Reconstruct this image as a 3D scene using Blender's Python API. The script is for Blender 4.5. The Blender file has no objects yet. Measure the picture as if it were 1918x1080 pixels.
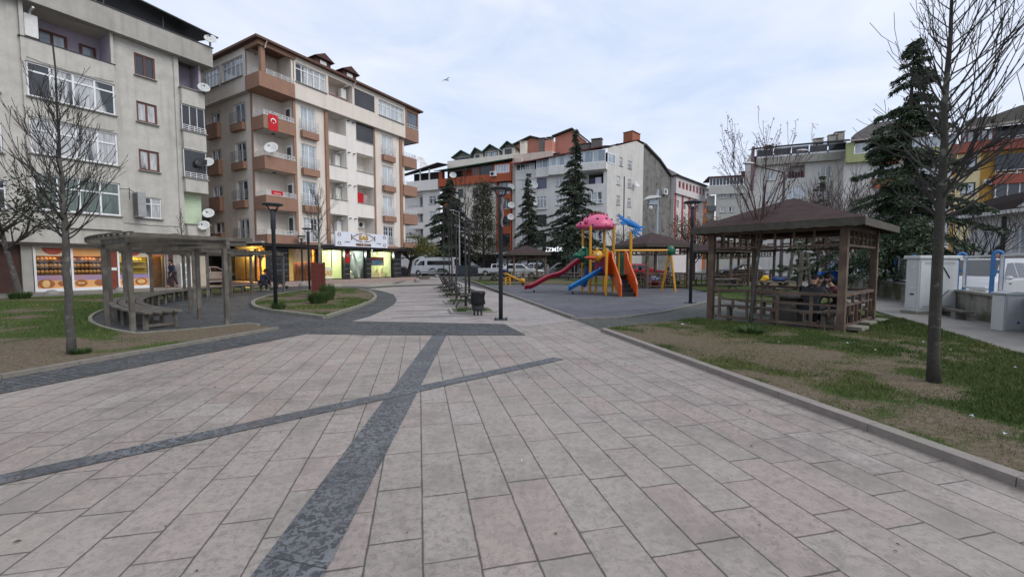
import bpy, math, random
import numpy as np
from mathutils import Vector, Matrix
R = math.radians
sc = bpy.context.scene
col = sc.collection
# ---------------------------------------------------------------- camera, world, sun, exposure
FPX, CAMH, TILT = 780.0, 1.6, R(3.3)
cd = bpy.data.cameras.new('camera'); cam = bpy.data.objects.new('camera', cd); col.objects.link(cam)
cd.sensor_width = 36.0; cd.lens = 36.0 * FPX / 1918.0; cd.clip_end = 2000; cd.clip_start = 0.05
cam.location = (0, 0, CAMH); cam.rotation_euler = (R(90) - TILT, 0, 0); sc.camera = cam
sc.render.resolution_x, sc.render.resolution_y = 1024, 576
sc.view_settings.view_transform = 'Standard'; sc.view_settings.look = 'None'
sc.view_settings.exposure = 0.5; sc.view_settings.gamma = 1.0
SUN_EL, SUN_ROT = R(44), R(118)
w = bpy.data.worlds.new('World'); sc.world = w; w.use_nodes = True
nt = w.node_tree; nt.nodes.clear()
def wn(t, **k):
    n = nt.nodes.new(t)
    for a, b in k.items(): setattr(n, a, b)
    return n
out = wn('ShaderNodeOutputWorld'); bg = wn('ShaderNodeBackground'); sky = wn('ShaderNodeTexSky')
sky.sky_type = 'NISHITA'; sky.sun_disc = False; sky.sun_elevation = SUN_EL; sky.sun_rotation = SUN_ROT
tc = wn('ShaderNodeTexCoord'); mp = wn('ShaderNodeMapping'); mp.inputs['Scale'].default_value = (1.0, 1.0, 2.6)
mp.inputs['Location'].default_value = (3.1, 0.4, 0.2)
ns = wn('ShaderNodeTexNoise'); ns.inputs['Scale'].default_value = 2.7; ns.inputs['Detail'].default_value = 8; ns.inputs['Roughness'].default_value = 0.56
ns.inputs['Distortion'].default_value = 0.4
cr = wn('ShaderNodeValToRGB')
cr.color_ramp.elements[0].position = 0.34; cr.color_ramp.elements[0].color = (0.505, 0.59, 0.75, 1)
cr.color_ramp.elements[1].position = 0.66; cr.color_ramp.elements[1].color = (0.70, 0.735, 0.815, 1)
e = cr.color_ramp.elements.new(0.5); e.color = (0.61, 0.665, 0.785, 1)
mul = wn('ShaderNodeMix', data_type='RGBA', blend_type='MULTIPLY'); mul.inputs[0].default_value = 1.0
mul.inputs[7].default_value = (0.09, 0.09, 0.09, 1)
mx = wn('ShaderNodeMix', data_type='RGBA'); mx.inputs[0].default_value = 0.86
L = nt.links.new
L(tc.outputs['Generated'], mp.inputs[0]); L(mp.outputs[0], ns.inputs['Vector']); L(ns.outputs['Fac'], cr.inputs[0])
L(sky.outputs[0], mul.inputs[6]); L(mul.outputs[2], mx.inputs[6]); L(cr.outputs[0], mx.inputs[7])
L(mx.outputs[2], bg.inputs[0]); bg.inputs[1].default_value = 1.0; L(bg.outputs[0], out.inputs[0])
sd = bpy.data.lights.new('sun', 'SUN'); sd.energy = 1.35; sd.angle = R(40); sd.color = (1.0, 0.96, 0.9)
so = bpy.data.objects.new('sun', sd); col.objects.link(so)
so.rotation_euler = (R(90) - SUN_EL, 0, R(180) - SUN_ROT)

# ---------------------------------------------------------------- pixel of the photograph -> place in the world
def ray(px, py):
    x = (px - 959) / FPX; u = -(py - 540) / FPX
    return (x, math.cos(TILT) + u * math.sin(TILT), -math.sin(TILT) + u * math.cos(TILT))
def G(px, py, z=0.0):
    d = ray(px, py); t = (z - CAMH) / d[2]
    return (d[0] * t, d[1] * t, z)
def D(px, py, Y):
    d = ray(px, py); t = Y / d[1]
    return (d[0] * t, Y, CAMH + d[2] * t)
class Fr:
    """a local frame: origin and a turn about z"""
    def __init__(s, ox=0, oy=0, oz=0, ang=0):
        s.o = (ox, oy, oz); s.a = ang; s.c = math.cos(ang); s.s = math.sin(ang)
    def __call__(s, x, y, z):
        return (s.o[0] + x * s.c - y * s.s, s.o[1] + x * s.s + y * s.c, s.o[2] + z)
    def px(s, px, py, w=0.0):
        d = ray(px, py); ox, oy = -s.o[0], -s.o[1]
        lx, ly = ox * s.c + oy * s.s, -ox * s.s + oy * s.c
        dx, dy = d[0] * s.c + d[1] * s.s, -d[0] * s.s + d[1] * s.c
        t = (w - ly) / dy
        return lx + t * dx, CAMH + t * d[2] - s.o[2]
    def sub(s, x, y, z=0, ang=0):
        p = s(x, y, z); return Fr(p[0], p[1], p[2], s.a + ang)
ID = Fr()

# ---------------------------------------------------------------- materials
MATS = {}
def lin(c):
    return tuple(c) + (1.0,) if len(c) == 3 else tuple(c)
def mat(name, c=(0.5, 0.5, 0.5), rough=0.7, c2=None, scale=4.0, metal=0.0, spec=0.4, bump=0.0, bscale=40.0, streak=0.0,
        sc3=(1, 1, 1), detail=6, lo=0.35, hi=0.65, emit=None, es=1.0, coat=0.0, c3=None, s3=0.6, th3=0.58):
    if name in MATS: return MATS[name]
    m = bpy.data.materials.new(name); m.use_nodes = True; t = m.node_tree; N = t.nodes; K = t.links.new
    b = N['Principled BSDF']; b.inputs['Base Color'].default_value = lin(c); b.inputs['Roughness'].default_value = rough
    b.inputs['Metallic'].default_value = metal; b.inputs['Specular IOR Level'].default_value = spec; b.inputs['Coat Weight'].default_value = coat
    co = N.new('ShaderNodeTexCoord')
    if c2 is not None:
        mp = N.new('ShaderNodeMapping'); mp.inputs['Scale'].default_value = sc3; K(co.outputs['Object'], mp.inputs[0])
        n = N.new('ShaderNodeTexNoise'); n.inputs['Scale'].default_value = scale; n.inputs['Detail'].default_value = detail; n.inputs['Roughness'].default_value = 0.65
        K(mp.outputs[0], n.inputs['Vector'])
        r = N.new('ShaderNodeValToRGB'); r.color_ramp.elements[0].position = lo; r.color_ramp.elements[1].position = hi
        r.color_ramp.elements[0].color = lin(c); r.color_ramp.elements[1].color = lin(c2); K(n.outputs['Fac'], r.inputs[0])
        last = r.outputs[0]
        if c3 is not None:
            n3 = N.new('ShaderNodeTexNoise'); n3.inputs['Scale'].default_value = s3; n3.inputs['Detail'].default_value = 8; K(co.outputs['Object'], n3.inputs['Vector'])
            r3 = N.new('ShaderNodeValToRGB'); r3.color_ramp.elements[0].position = th3 - 0.08; r3.color_ramp.elements[1].position = th3 + 0.08; K(n3.outputs['Fac'], r3.inputs[0])
            x = N.new('ShaderNodeMix'); x.data_type = 'RGBA'; x.inputs[7].default_value = lin(c3); K(r3.outputs[0], x.inputs[0]); K(last, x.inputs[6]); last = x.outputs[2]
        if streak > 0:
            mp2 = N.new('ShaderNodeMapping'); mp2.inputs['Scale'].default_value = (2.2, 2.2, 0.16); K(co.outputs['Object'], mp2.inputs[0])
            n2 = N.new('ShaderNodeTexNoise'); n2.inputs['Scale'].default_value = 1.6; n2.inputs['Detail'].default_value = 7; K(mp2.outputs[0], n2.inputs['Vector'])
            r2 = N.new('ShaderNodeValToRGB'); r2.color_ramp.elements[0].position = 0.5; r2.color_ramp.elements[1].position = 0.8
            r2.color_ramp.elements[0].color = (0, 0, 0, 1); r2.color_ramp.elements[1].color = (streak,) * 3 + (1,); K(n2.outputs['Fac'], r2.inputs[0])
            x = N.new('ShaderNodeMix'); x.data_type = 'RGBA'; x.blend_type = 'MIX'; x.inputs[7].default_value = (c[0] * .35, c[1] * .34, c[2] * .32, 1)
            K(r2.outputs[0], x.inputs[0]); K(last, x.inputs[6]); last = x.outputs[2]
        K(last, b.inputs['Base Color'])
    if bump > 0:
        nb = N.new('ShaderNodeTexNoise'); nb.inputs['Scale'].default_value = bscale; nb.inputs['Detail'].default_value = 4; K(co.outputs['Object'], nb.inputs['Vector'])
        bp = N.new('ShaderNodeBump'); bp.inputs['Strength'].default_value = bump; bp.inputs['Distance'].default_value = 0.02
        K(nb.outputs['Fac'], bp.inputs['Height']); K(bp.outputs[0], b.inputs['Normal'])
    if emit is not None:
        b.inputs['Emission Color'].default_value = lin(emit); b.inputs['Emission Strength'].default_value = es
    MATS[name] = m; return m
def glassmat(name, tint=(1, 1, 1), refl=0.12):
    if name in MATS: return MATS[name]
    m = bpy.data.materials.new(name); m.use_nodes = True; t = m.node_tree; N = t.nodes; K = t.links.new; N.remove(N['Principled BSDF'])
    tr = N.new('ShaderNodeBsdfTransparent'); tr.inputs[0].default_value = lin(tint); gl = N.new('ShaderNodeBsdfGlossy'); gl.inputs['Roughness'].default_value = 0.03
    mxs = N.new('ShaderNodeMixShader'); mxs.inputs[0].default_value = refl
    K(tr.outputs[0], mxs.inputs[1]); K(gl.outputs[0], mxs.inputs[2]); K(mxs.outputs[0], N['Material Output'].inputs[0])
    MATS[name] = m; return m
def panemat(name, dark=(0.03, 0.035, 0.04), curt=(0.55, 0.56, 0.56), amount=0.5, seedloc=0.0, vs=3.0):
    """window pane: net curtain folds seen behind reflecting glass"""
    if name in MATS: return MATS[name]
    m = bpy.data.materials.new(name); m.use_nodes = True; t = m.node_tree; N = t.nodes; K = t.links.new
    b = N['Principled BSDF']; b.inputs['Roughness'].default_value = 0.06; b.inputs['Specular IOR Level'].default_value = 0.75
    co = N.new('ShaderNodeTexCoord'); mp = N.new('ShaderNodeMapping'); mp.inputs['Scale'].default_value = (1, 1, 0.12); mp.inputs['Location'].default_value = (seedloc, seedloc, 0)
    K(co.outputs['Object'], mp.inputs[0])
    n = N.new('ShaderNodeTexNoise'); n.inputs['Scale'].default_value = 0.9; n.inputs['Detail'].default_value = 2; K(mp.outputs[0], n.inputs['Vector'])
    r = N.new('ShaderNodeValToRGB'); r.color_ramp.elements[0].position = 0.62 - amount * 0.3; r.color_ramp.elements[1].position = 0.66 - amount * 0.3; K(n.outputs['Fac'], r.inputs[0])
    f = N.new('ShaderNodeTexNoise'); f.inputs['Scale'].default_value = vs * 4; f.inputs['Detail'].default_value = 2; K(mp.outputs[0], f.inputs['Vector'])
    fr = N.new('ShaderNodeValToRGB'); fr.color_ramp.elements[0].position = 0.3; fr.color_ramp.elements[1].position = 0.7
    fr.color_ramp.elements[0].color = tuple(x * 0.55 for x in curt) + (1,); fr.color_ramp.elements[1].color = lin(curt); K(f.outputs['Fac'], fr.inputs[0])
    x = N.new('ShaderNodeMix'); x.data_type = 'RGBA'; x.inputs[6].default_value = lin(dark); K(r.outputs[0], x.inputs[0]); K(fr.outputs[0], x.inputs[7]); K(x.outputs[2], b.inputs['Base Color'])
    MATS[name] = m; return m

# ---------------------------------------------------------------- mesh builder
class MB:
    def __init__(s, fr=ID): s.v = []; s.f = []; s.m = []; s.fr = fr; s.k = 0
    def P(s, p): s.v.append(s.fr(*p)); return len(s.v) - 1
    def face(s, pts):
        s.f.append([s.P(p) for p in pts]); s.m.append(s.k); return s
    def box(s, x0, x1, y0, y1, z0, z1):
        i = [s.P(p) for p in ((x0, y0, z0), (x1, y0, z0), (x1, y1, z0), (x0, y1, z0), (x0, y0, z1), (x1, y0, z1), (x1, y1, z1), (x0, y1, z1))]
        for q in ((3, 2, 1, 0), (4, 5, 6, 7), (0, 1, 5, 4), (1, 2, 6, 5), (2, 3, 7, 6), (3, 0, 4, 7)):
            s.f.append([i[j] for j in q]); s.m.append(s.k)
        return s
    def bar(s, p, q, wd, ht, up=(0, 0, 1)):
        """square timber from p to q"""
        p, q = Vector(p), Vector(q); d = (q - p).normalized(); u = Vector(up)
        if abs(d.dot(u)) > 0.98: u = Vector((0, 1, 0))
        sd_ = d.cross(u).normalized(); u = sd_.cross(d).normalized(); a, b = sd_ * wd / 2, u * ht / 2
        i = [s.P(tuple(x)) for x in (p - a - b, p + a - b, p + a + b, p - a + b, q - a - b, q + a - b, q + a + b, q - a + b)]
        for f in ((0, 1, 2, 3), (7, 6, 5, 4), (4, 5, 1, 0), (5, 6, 2, 1), (6, 7, 3, 2), (7, 4, 0, 3)):
            s.f.append([i[j] for j in f]); s.m.append(s.k)
        return s
    def tube(s, pts, rad, n=6, cap=True):
        pts = [Vector(p) for p in pts]
        if not isinstance(rad, (list, tuple)): rad = [rad] * len(pts)
        rings = []; u = None
        for j, p in enumerate(pts):
            d = (pts[min(j + 1, len(pts) - 1)] - pts[max(j - 1, 0)])
            d = d.normalized() if d.length > 1e-9 else Vector((0, 0, 1))
            if u is None: u = d.orthogonal().normalized()
            else:
                u = u - d * u.dot(d); u = u.normalized() if u.length > 1e-6 else d.orthogonal().normalized()
            v = d.cross(u)
            rings.append([s.P(tuple(p + (u * math.cos(2 * math.pi * k / n) + v * math.sin(2 * math.pi * k / n)) * rad[j])) for k in range(n)])
        for a, b in zip(rings, rings[1:]):
            for k in range(n):
                s.f.append([a[k], a[(k + 1) % n], b[(k + 1) % n], b[k]]); s.m.append(s.k)
        if cap:
            s.f.append(rings[0][::-1]); s.m.append(s.k); s.f.append(rings[-1]); s.m.append(s.k)
        return s
    def cyl(s, c, r, z0, z1, n=16, r2=None):
        return s.tube([(c[0], c[1], z0), (c[0], c[1], z1)], [r, r if r2 is None else r2], n)
    def lathe(s, c, prof, n=20, a0=0):
        rings = [[s.P((c[0] + r * math.cos(a0 + 2 * math.pi * k / n), c[1] + r * math.sin(a0 + 2 * math.pi * k / n), c[2] + z)) for k in range(n)] for r, z in prof]
        for a, b in zip(rings, rings[1:]):
            for k in range(n): s.f.append([a[k], a[(k + 1) % n], b[(k + 1) % n], b[k]]); s.m.append(s.k)
        if prof[0][0] > 1e-4: s.f.append(rings[0][::-1]); s.m.append(s.k)
        if prof[-1][0] > 1e-4: s.f.append(rings[-1]); s.m.append(s.k)
        return s
    def ell(s, c, rx, ry, rz, n=14, m=8):
        rings = []
        for j in range(1, m):
            t = math.pi * j / m
            rings.append([s.P((c[0] + rx * math.sin(t) * math.cos(2 * math.pi * k / n), c[1] + ry * math.sin(t) * math.sin(2 * math.pi * k / n), c[2] - rz * math.cos(t))) for k in range(n)])
        b, tp = s.P((c[0], c[1], c[2] - rz)), s.P((c[0], c[1], c[2] + rz))
        for k in range(n):
            s.f.append([b, rings[0][(k + 1) % n], rings[0][k]]); s.m.append(s.k)
            s.f.append([tp, rings[-1][k], rings[-1][(k + 1) % n]]); s.m.append(s.k)
        for a, c2 in zip(rings, rings[1:]):
            for k in range(n): s.f.append([a[k], a[(k + 1) % n], c2[(k + 1) % n], c2[k]]); s.m.append(s.k)
        return s
    def prism(s, poly, z0, z1):
        a = [s.P((x, y, z0)) for x, y in poly]; b = [s.P((x, y, z1)) for x, y in poly]; n = len(poly)
        s.f.append(a[::-1]); s.m.append(s.k); s.f.append(b); s.m.append(s.k)
        for k in range(n): s.f.append([a[k], a[(k + 1) % n], b[(k + 1) % n], b[k]]); s.m.append(s.k)
        return s
    def extr(s, poly, y0, y1):
        """outline in x,z pushed along y"""
        a = [s.P((x, y0, z)) for x, z in poly]; b = [s.P((x, y1, z)) for x, z in poly]; n = len(poly)
        s.f.append(a); s.m.append(s.k); s.f.append(b[::-1]); s.m.append(s.k)
        for k in range(n): s.f.append([a[(k + 1) % n], a[k], b[k], b[(k + 1) % n]]); s.m.append(s.k)
        return s
    def build(s, name, mats, parent=None, smooth=False, at=None, sub=0, bevel=0.0):
        o3 = at
        if o3 is None and parent is not None:
            r = parent
            while r.parent is not None: r = r.parent
            o3 = tuple(r.location)
        o3 = o3 or (0, 0, 0)
        me = bpy.data.meshes.new(name)
        me.from_pydata([(x - o3[0], y - o3[1], z - o3[2]) for x, y, z in s.v], [], s.f)
        for m in (mats if isinstance(mats, (list, tuple)) else [mats]): me.materials.append(m)
        if isinstance(mats, (list, tuple)) and len(mats) > 1: me.polygons.foreach_set('material_index', s.m)
        if smooth: me.polygons.foreach_set('use_smooth', [True] * len(me.polygons))
        me.update(); o = bpy.data.objects.new(name, me); col.objects.link(o)
        if parent is not None: o.parent = parent
        elif at is not None: o.location = at
        if bevel: b = o.modifiers.new('edge', 'BEVEL'); b.width = bevel; b.segments = 2; b.limit_method = 'ANGLE'
        if sub: q = o.modifiers.new('smooth', 'SUBSURF'); q.levels = q.render_levels = sub
        return o
def npmesh(name, V, F, m, parent=None, at=None):
    """V (n,3) world coordinates, F (k,3 or 4)"""
    o3 = at
    if o3 is None and parent is not None:
        r = parent
        while r.parent is not None: r = r.parent
        o3 = tuple(r.location)
    o3 = o3 or (0, 0, 0)
    me = bpy.data.meshes.new(name); V = np.asarray(V, dtype=np.float32) - np.array(o3, dtype=np.float32); F = np.asarray(F, dtype=np.int32)
    me.vertices.add(len(V)); me.vertices.foreach_set('co', V.ravel()); k = F.shape[1]
    me.loops.add(F.size); me.loops.foreach_set('vertex_index', F.ravel()); me.polygons.add(len(F))
    me.polygons.foreach_set('loop_start', np.arange(0, F.size, k, dtype=np.int32)); me.polygons.foreach_set('loop_total', np.full(len(F), k, dtype=np.int32))
    me.update(calc_edges=True); me.materials.append(m)
    o = bpy.data.objects.new(name, me); col.objects.link(o)
    if parent is not None: o.parent = parent
    elif at is not None: o.location = at
    return o
def tag(o, label=None, cat=None, group=None, kind=None):
    if label: o['label'] = label
    if cat: o['category'] = cat
    if group: o['group'] = group
    if kind: o['kind'] = kind
    return o
def thing(name, label, cat, loc=(0, 0, 0), group=None):
    o = bpy.data.objects.new(name, None); o.empty_display_size = 0.3; col.objects.link(o); o.location = loc
    return tag(o, label, cat, group)
def struct(name, mb, m): return tag(mb.build(name, m), kind='structure')
def dup(o, loc=None, rz=None, label=None, group=None, scale=None, parent=None):
    c = o.copy(); col.objects.link(c)
    if parent is not None: c.parent = parent
    if loc is not None: c.location = loc
    if rz is not None: c.rotation_euler = (0, 0, rz)
    if scale is not None: c.scale = (scale,) * 3
    if label: c['label'] = label
    if group: c['group'] = group
    for ch in list(o.children): dup(ch, parent=c)
    return c
def text(name, s, fr, x, y, z, size, m, parent, align='CENTER', ext=0.004, sx=1.0, bold=0.0):
    cu = bpy.data.curves.new(name, 'FONT'); cu.body = s; cu.size = size; cu.align_x = align; cu.align_y = 'CENTER'; cu.extrude = ext; cu.offset = bold
    cu.materials.append(m); o = bpy.data.objects.new(name, cu); col.objects.link(o)
    r = parent
    while r.parent is not None: r = r.parent
    me = bpy.data.meshes.new_from_object(o.evaluated_get(bpy.context.evaluated_depsgraph_get())); bpy.data.objects.remove(o); bpy.data.curves.remove(cu)
    o = bpy.data.objects.new(name, me); col.objects.link(o)
    p = Vector(fr(x, y, z)) - Vector(r.location); o.parent = parent; o.location = p; o.rotation_euler = (R(90), 0, fr.a); o.scale = (sx, 1, 1)
    return o
def vnoise(x, y, seed=0):
    """smooth value noise on numpy arrays"""
    x = np.asarray(x, float); y = np.asarray(y, float); xi, yi = np.floor(x).astype(int), np.floor(y).astype(int); xf, yf = x - xi, y - yi
    def h(a, b):
        n = np.sin(a * 127.1 + b * 311.7 + seed * 74.7) * 43758.5453; return n - np.floor(n)
    u, v = xf * xf * (3 - 2 * xf), yf * yf * (3 - 2 * yf)
    return (h(xi, yi) * (1 - u) + h(xi + 1, yi) * u) * (1 - v) + (h(xi, yi + 1) * (1 - u) + h(xi + 1, yi + 1) * u) * v
def fbm(x, y, seed=0):
    return (vnoise(x, y, seed) + .5 * vnoise(x * 2.1, y * 2.1, seed + 1) + .25 * vnoise(x * 4.3, y * 4.3, seed + 2) + .125 * vnoise(x * 8.7, y * 8.7, seed + 3)) / 1.875
GA = R(60.1)          # the street grid of the old apartment blocks
AX = (-0.2176, 0.976) # the long axis of the promenade
# ================================================================= GROUND
class NT:
    """small helper for math nodes"""
    def __init__(s, name, rough=0.75, spec=0.35):
        s.m = bpy.data.materials.new(name); s.m.use_nodes = True; s.t = s.m.node_tree; s.b = s.t.nodes['Principled BSDF']
        s.b.inputs['Roughness'].default_value = rough; s.b.inputs['Specular IOR Level'].default_value = spec
        s.co = s.t.nodes.new('ShaderNodeTexCoord').outputs['Object']; MATS[name] = s.m
        x = s.t.nodes.new('ShaderNodeSeparateXYZ'); s.K(s.co, x.inputs[0]); s.x, s.y, s.z = x.outputs
    def K(s, a, b): s.t.links.new(a, b)
    def op(s, o, a, b=None, c=None, clamp=False):
        n = s.t.nodes.new('ShaderNodeMath'); n.operation = o; n.use_clamp = clamp
        for i, v in enumerate((a, b, c)):
            if v is None: continue
            if isinstance(v, (int, float)): n.inputs[i].default_value = v
            else: s.K(v, n.inputs[i])
        return n.outputs[0]
    def vec(s, a, b, c=0.0):
        n = s.t.nodes.new('ShaderNodeCombineXYZ')
        for i, v in enumerate((a, b, c)):
            if isinstance(v, (int, float)): n.inputs[i].default_value = v
            else: s.K(v, n.inputs[i])
        return n.outputs[0]
    def white(s, v):
        n = s.t.nodes.new('ShaderNodeTexWhiteNoise'); n.noise_dimensions = '3D'; s.K(v, n.inputs['Vector']); return n.outputs['Value']
    def noise(s, scale, detail=4, v=None, dist=0.0, rough=0.6):
        n = s.t.nodes.new('ShaderNodeTexNoise'); n.inputs['Scale'].default_value = scale; n.inputs['Detail'].default_value = detail; n.inputs['Distortion'].default_value = dist
        n.inputs['Roughness'].default_value = rough
        s.K(v if v is not None else s.co, n.inputs['Vector']); return n.outputs['Fac']
    def ramp(s, f, stops):
        n = s.t.nodes.new('ShaderNodeValToRGB'); s.K(f, n.inputs[0]); r = n.color_ramp
        while len(r.elements) < len(stops): r.elements.new(0.5)
        for e, (p, c) in zip(r.elements, stops): e.position = p; e.color = lin(c) if isinstance(c, tuple) else (c, c, c, 1)
        return n.outputs[0]
    def mix(s, f, a, b, bt='MIX'):
        n = s.t.nodes.new('ShaderNodeMix'); n.data_type = 'RGBA'; n.blend_type = bt
        if isinstance(f, (int, float)): n.inputs[0].default_value = f
        else: s.K(f, n.inputs[0])
        for i, v in ((6, a), (7, b)):
            if isinstance(v, tuple): n.inputs[i].default_value = lin(v)
            else: s.K(v, n.inputs[i])
        return n.outputs[2]
    def done(s, colr, height=None, strength=0.4, dist=0.01):
        s.K(colr, s.b.inputs['Base Color'])
        if height is not None:
            bp = s.t.nodes.new('ShaderNodeBump'); bp.inputs['Strength'].default_value = strength; bp.inputs['Distance'].default_value = dist
            s.K(height, bp.inputs['Height']); s.K(bp.outputs[0], s.b.inputs['Normal'])
        return s.m
def slab_mat(name, ax, width, l0, l1, jw, cols, jointc, line_every=None):
    n = NT(name, 0.55, 0.4)
    u = n.op('ADD', n.op('MULTIPLY', n.x, ax[1]), n.op('MULTIPLY', n.y, -ax[0]))
    v = n.op('ADD', n.op('MULTIPLY', n.x, ax[0]), n.op('MULTIPLY', n.y, ax[1]))
    wob = n.op('MULTIPLY', n.op('SUBTRACT', n.noise(9, 3), 0.5), 0.012)
    u = n.op('ADD', u, wob); v = n.op('ADD', v, wob)
    uu = n.op('DIVIDE', u, width); row = n.op('FLOOR', uu); fu = n.op('SUBTRACT', uu, row)
    rr = n.white(n.vec(row, 3.7, 1.1)); ln = n.op('MULTIPLY_ADD', rr, l1 - l0, l0)
    tt = n.op('DIVIDE', n.op('ADD', v, n.op('MULTIPLY', rr, 9.3)), ln); cx = n.op('FLOOR', tt); ft = n.op('SUBTRACT', tt, cx)
    cell = n.white(n.vec(row, cx, 5.5)); cell2 = n.white(n.vec(cx, row, 9.1)); cell3 = n.white(n.vec(row, cx, 21.3))
    du = n.op('MULTIPLY', n.op('MINIMUM', fu, n.op('SUBTRACT', 1.0, fu)), width)
    dv = n.op('MULTIPLY', n.op('MINIMUM', ft, n.op('SUBTRACT', 1.0, ft)), ln)
    dv = n.op('ADD', dv, n.op('MULTIPLY', n.op('GREATER_THAN', cell3, 0.8), 0.004))
    d = n.op('MINIMUM', du, dv)
    jn = n.op('MULTIPLY_ADD', n.noise(6, 3), jw * 1.5, jw * 0.25)
    j = n.op('SUBTRACT', 1.0, n.op('SMOOTH_MIN', n.op('DIVIDE', d, jn), 1.0, 0.3), clamp=True)
    base = n.ramp(cell, [(0.0, cols[0]), (0.55, cols[1]), (0.8, cols[2]), (1.0, cols[3])])
    fine = n.noise(20, 7, rough=0.82, dist=.6); grain = n.noise(150, 3)
    base = n.mix(n.ramp(fine, [(0.485, 0.0), (0.59, 0.7)]), base, tuple(c * .46 for c in cols[1]))
    base = n.mix(n.ramp(grain, [(0.52, 0.0), (0.66, 0.5)]), base, tuple(min(1, c * 1.5) for c in cols[1]))
    base = n.mix(n.ramp(n.noise(300, 2), [(0.62, 0.0), (0.72, 0.5)]), base, tuple(c * .4 for c in cols[1]))
    dirt = n.ramp(n.noise(1.3, 9, rough=0.75), [(0.47, 0.0), (0.64, 0.7)]); base = n.mix(dirt, base, tuple(c * .55 for c in cols[0]))
    blot = n.ramp(n.noise(5.5, 6, rough=.7, dist=.5), [(0.5, 0.0), (0.66, 0.42)]); base = n.mix(blot, base, tuple(c * .58 for c in cols[0]))
    base = n.mix(n.ramp(n.noise(.8, 9, rough=.8), [(0.56, 0.0), (0.62, 0.28)]), base, tuple(c * .5 for c in cols[0]))
    pale = n.ramp(n.noise(0.35, 5), [(0.45, 0.0), (0.7, 0.35)]); base = n.mix(pale, base, tuple(min(1, c * 1.35) for c in cols[1]))
    sp = n.ramp(n.noise(14, 2, dist=1.0), [(0.755, 0.0), (0.775, 0.8)]); base = n.mix(sp, base, (0.09, 0.08, 0.075))
    c = n.mix(n.op('MULTIPLY', j, 0.92), base, jointc)
    return n.done(c, n.op('SUBTRACT', n.op('MULTIPLY', fine, 0.25), j), 0.5, 0.006)
def cobble_mat(name, a, b2, jc, ang, size=0.095, stretch=1.0):
    n = NT(name, 0.7, 0.35)
    mp = n.t.nodes.new('ShaderNodeMapping'); mp.inputs['Rotation'].default_value = (0, 0, ang); mp.inputs['Scale'].default_value = (1, stretch, 1); n.K(n.co, mp.inputs[0])
    vo = n.t.nodes.new('ShaderNodeTexVoronoi'); vo.feature = 'DISTANCE_TO_EDGE'; vo.inputs['Scale'].default_value = 1 / size; vo.inputs['Randomness'].default_value = 0.45; n.K(mp.outputs[0], vo.inputs['Vector'])
    vc = n.t.nodes.new('ShaderNodeTexVoronoi'); vc.inputs['Scale'].default_value = 1 / size; vc.inputs['Randomness'].default_value = 0.45; n.K(mp.outputs[0], vc.inputs['Vector'])
    rnd = n.white(vc.outputs['Color']); j = n.ramp(vo.outputs['Distance'], [(0.03, 1.0), (0.14, 0.0)])
    c = n.ramp(rnd, [(0.0, a), (0.7, b2), (1.0, tuple(x * 1.45 for x in b2))])
    c = n.mix(n.ramp(n.noise(0.7, 6), [(0.4, 0.0), (0.7, 0.55)]), c, tuple(x * 1.5 + .01 for x in b2))
    c = n.mix(n.ramp(n.noise(60, 3), [(0.4, 0.0), (0.7, 0.35)]), c, tuple(x * .5 for x in a))
    c = n.mix(n.op('MULTIPLY', j, 0.85), c, jc)
    return n.done(c, n.op('SUBTRACT', 1.0, j), 0.7, 0.012)
def granite_mat():
    n = NT('granite_band', 0.5, 0.45)
    f = n.noise(25, 3, dist=1.1, rough=0.55)
    msk = n.ramp(f, [(0.485, 0.0), (0.515, 1.0)]); big = n.ramp(n.noise(1.7, 3), [(0.35, 0.35), (0.65, 1.0)])
    c = n.mix(n.op('MULTIPLY', msk, big), (0.042, 0.043, 0.046), (0.165, 0.172, 0.183)); c = n.mix(n.ramp(n.noise(90, 4), [(0.4, 0.0), (0.7, 0.5)]), c, (0.06, 0.06, 0.065))
    
    jf = n.op('FRACT', n.op('DIVIDE', n.op('ADD', n.y, n.op('MULTIPLY', n.x, .25)), 0.93)); jj = n.op('LESS_THAN', n.op('MINIMUM', jf, n.op('SUBTRACT', 1.0, jf)), .006)
    c = n.mix(n.op('MULTIPLY', jj, .8), c, (.015, .015, .015)); c = n.mix(n.ramp(n.noise(2.3, 8), [(.5, 0.0), (.72, .5)]), c, (.13, .125, .115))
    return n.done(c, f, 0.2, 0.004)
PAVE = slab_mat('plaza_slabs', AX, 0.305, 0.42, 0.86, 0.0095, ((.28, .245, .214), (.30, .263, .232), (.30, .235, .21), (.335, .30, .268)), (.018, .016, .014))
PROM = slab_mat('promenade_slabs', (AX[1], -AX[0]), 0.6, 0.5, 1.0, 0.006, ((.30, .265, .25), (.32, .285, .268), (.31, .26, .245), (.37, .335, .315)), (.10, .09, .085))
FORE = slab_mat('forecourt_slabs', (math.cos(GA), math.sin(GA)), 0.5, 0.5, 0.9, 0.008, ((.25, .225, .212), (.275, .245, .23), (.265, .225, .21), (.31, .28, .265)), (.10, .09, .085))
COB = cobble_mat('dark_setts', (.042, .043, .046), (.085, .087, .090), (.018, .02, .016), R(17))
COB2 = cobble_mat('olive_setts', (.05, .052, .046), (.085, .085, .076), (.035, .04, .026), R(-12))
RUBBER = slab_mat('rubber_tiles', (0.9, 0.43), 0.5, 0.5, 0.502, 0.014, ((.088, .089, .104), (.112, .112, .128), (.075, .075, .088), (.135, .135, .152)), (.03, .03, .034))
for _m in (RUBBER,):
    _m.node_tree.nodes['Principled BSDF'].inputs['Roughness'].default_value = 0.8
GRAN = granite_mat()
KERB = mat('kerb_stone', (.22, .20, .175), .8, (.155, .145, .125), 7, bump=.3, c3=(.16, .15, .12), s3=1.3, th3=.62)
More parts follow.
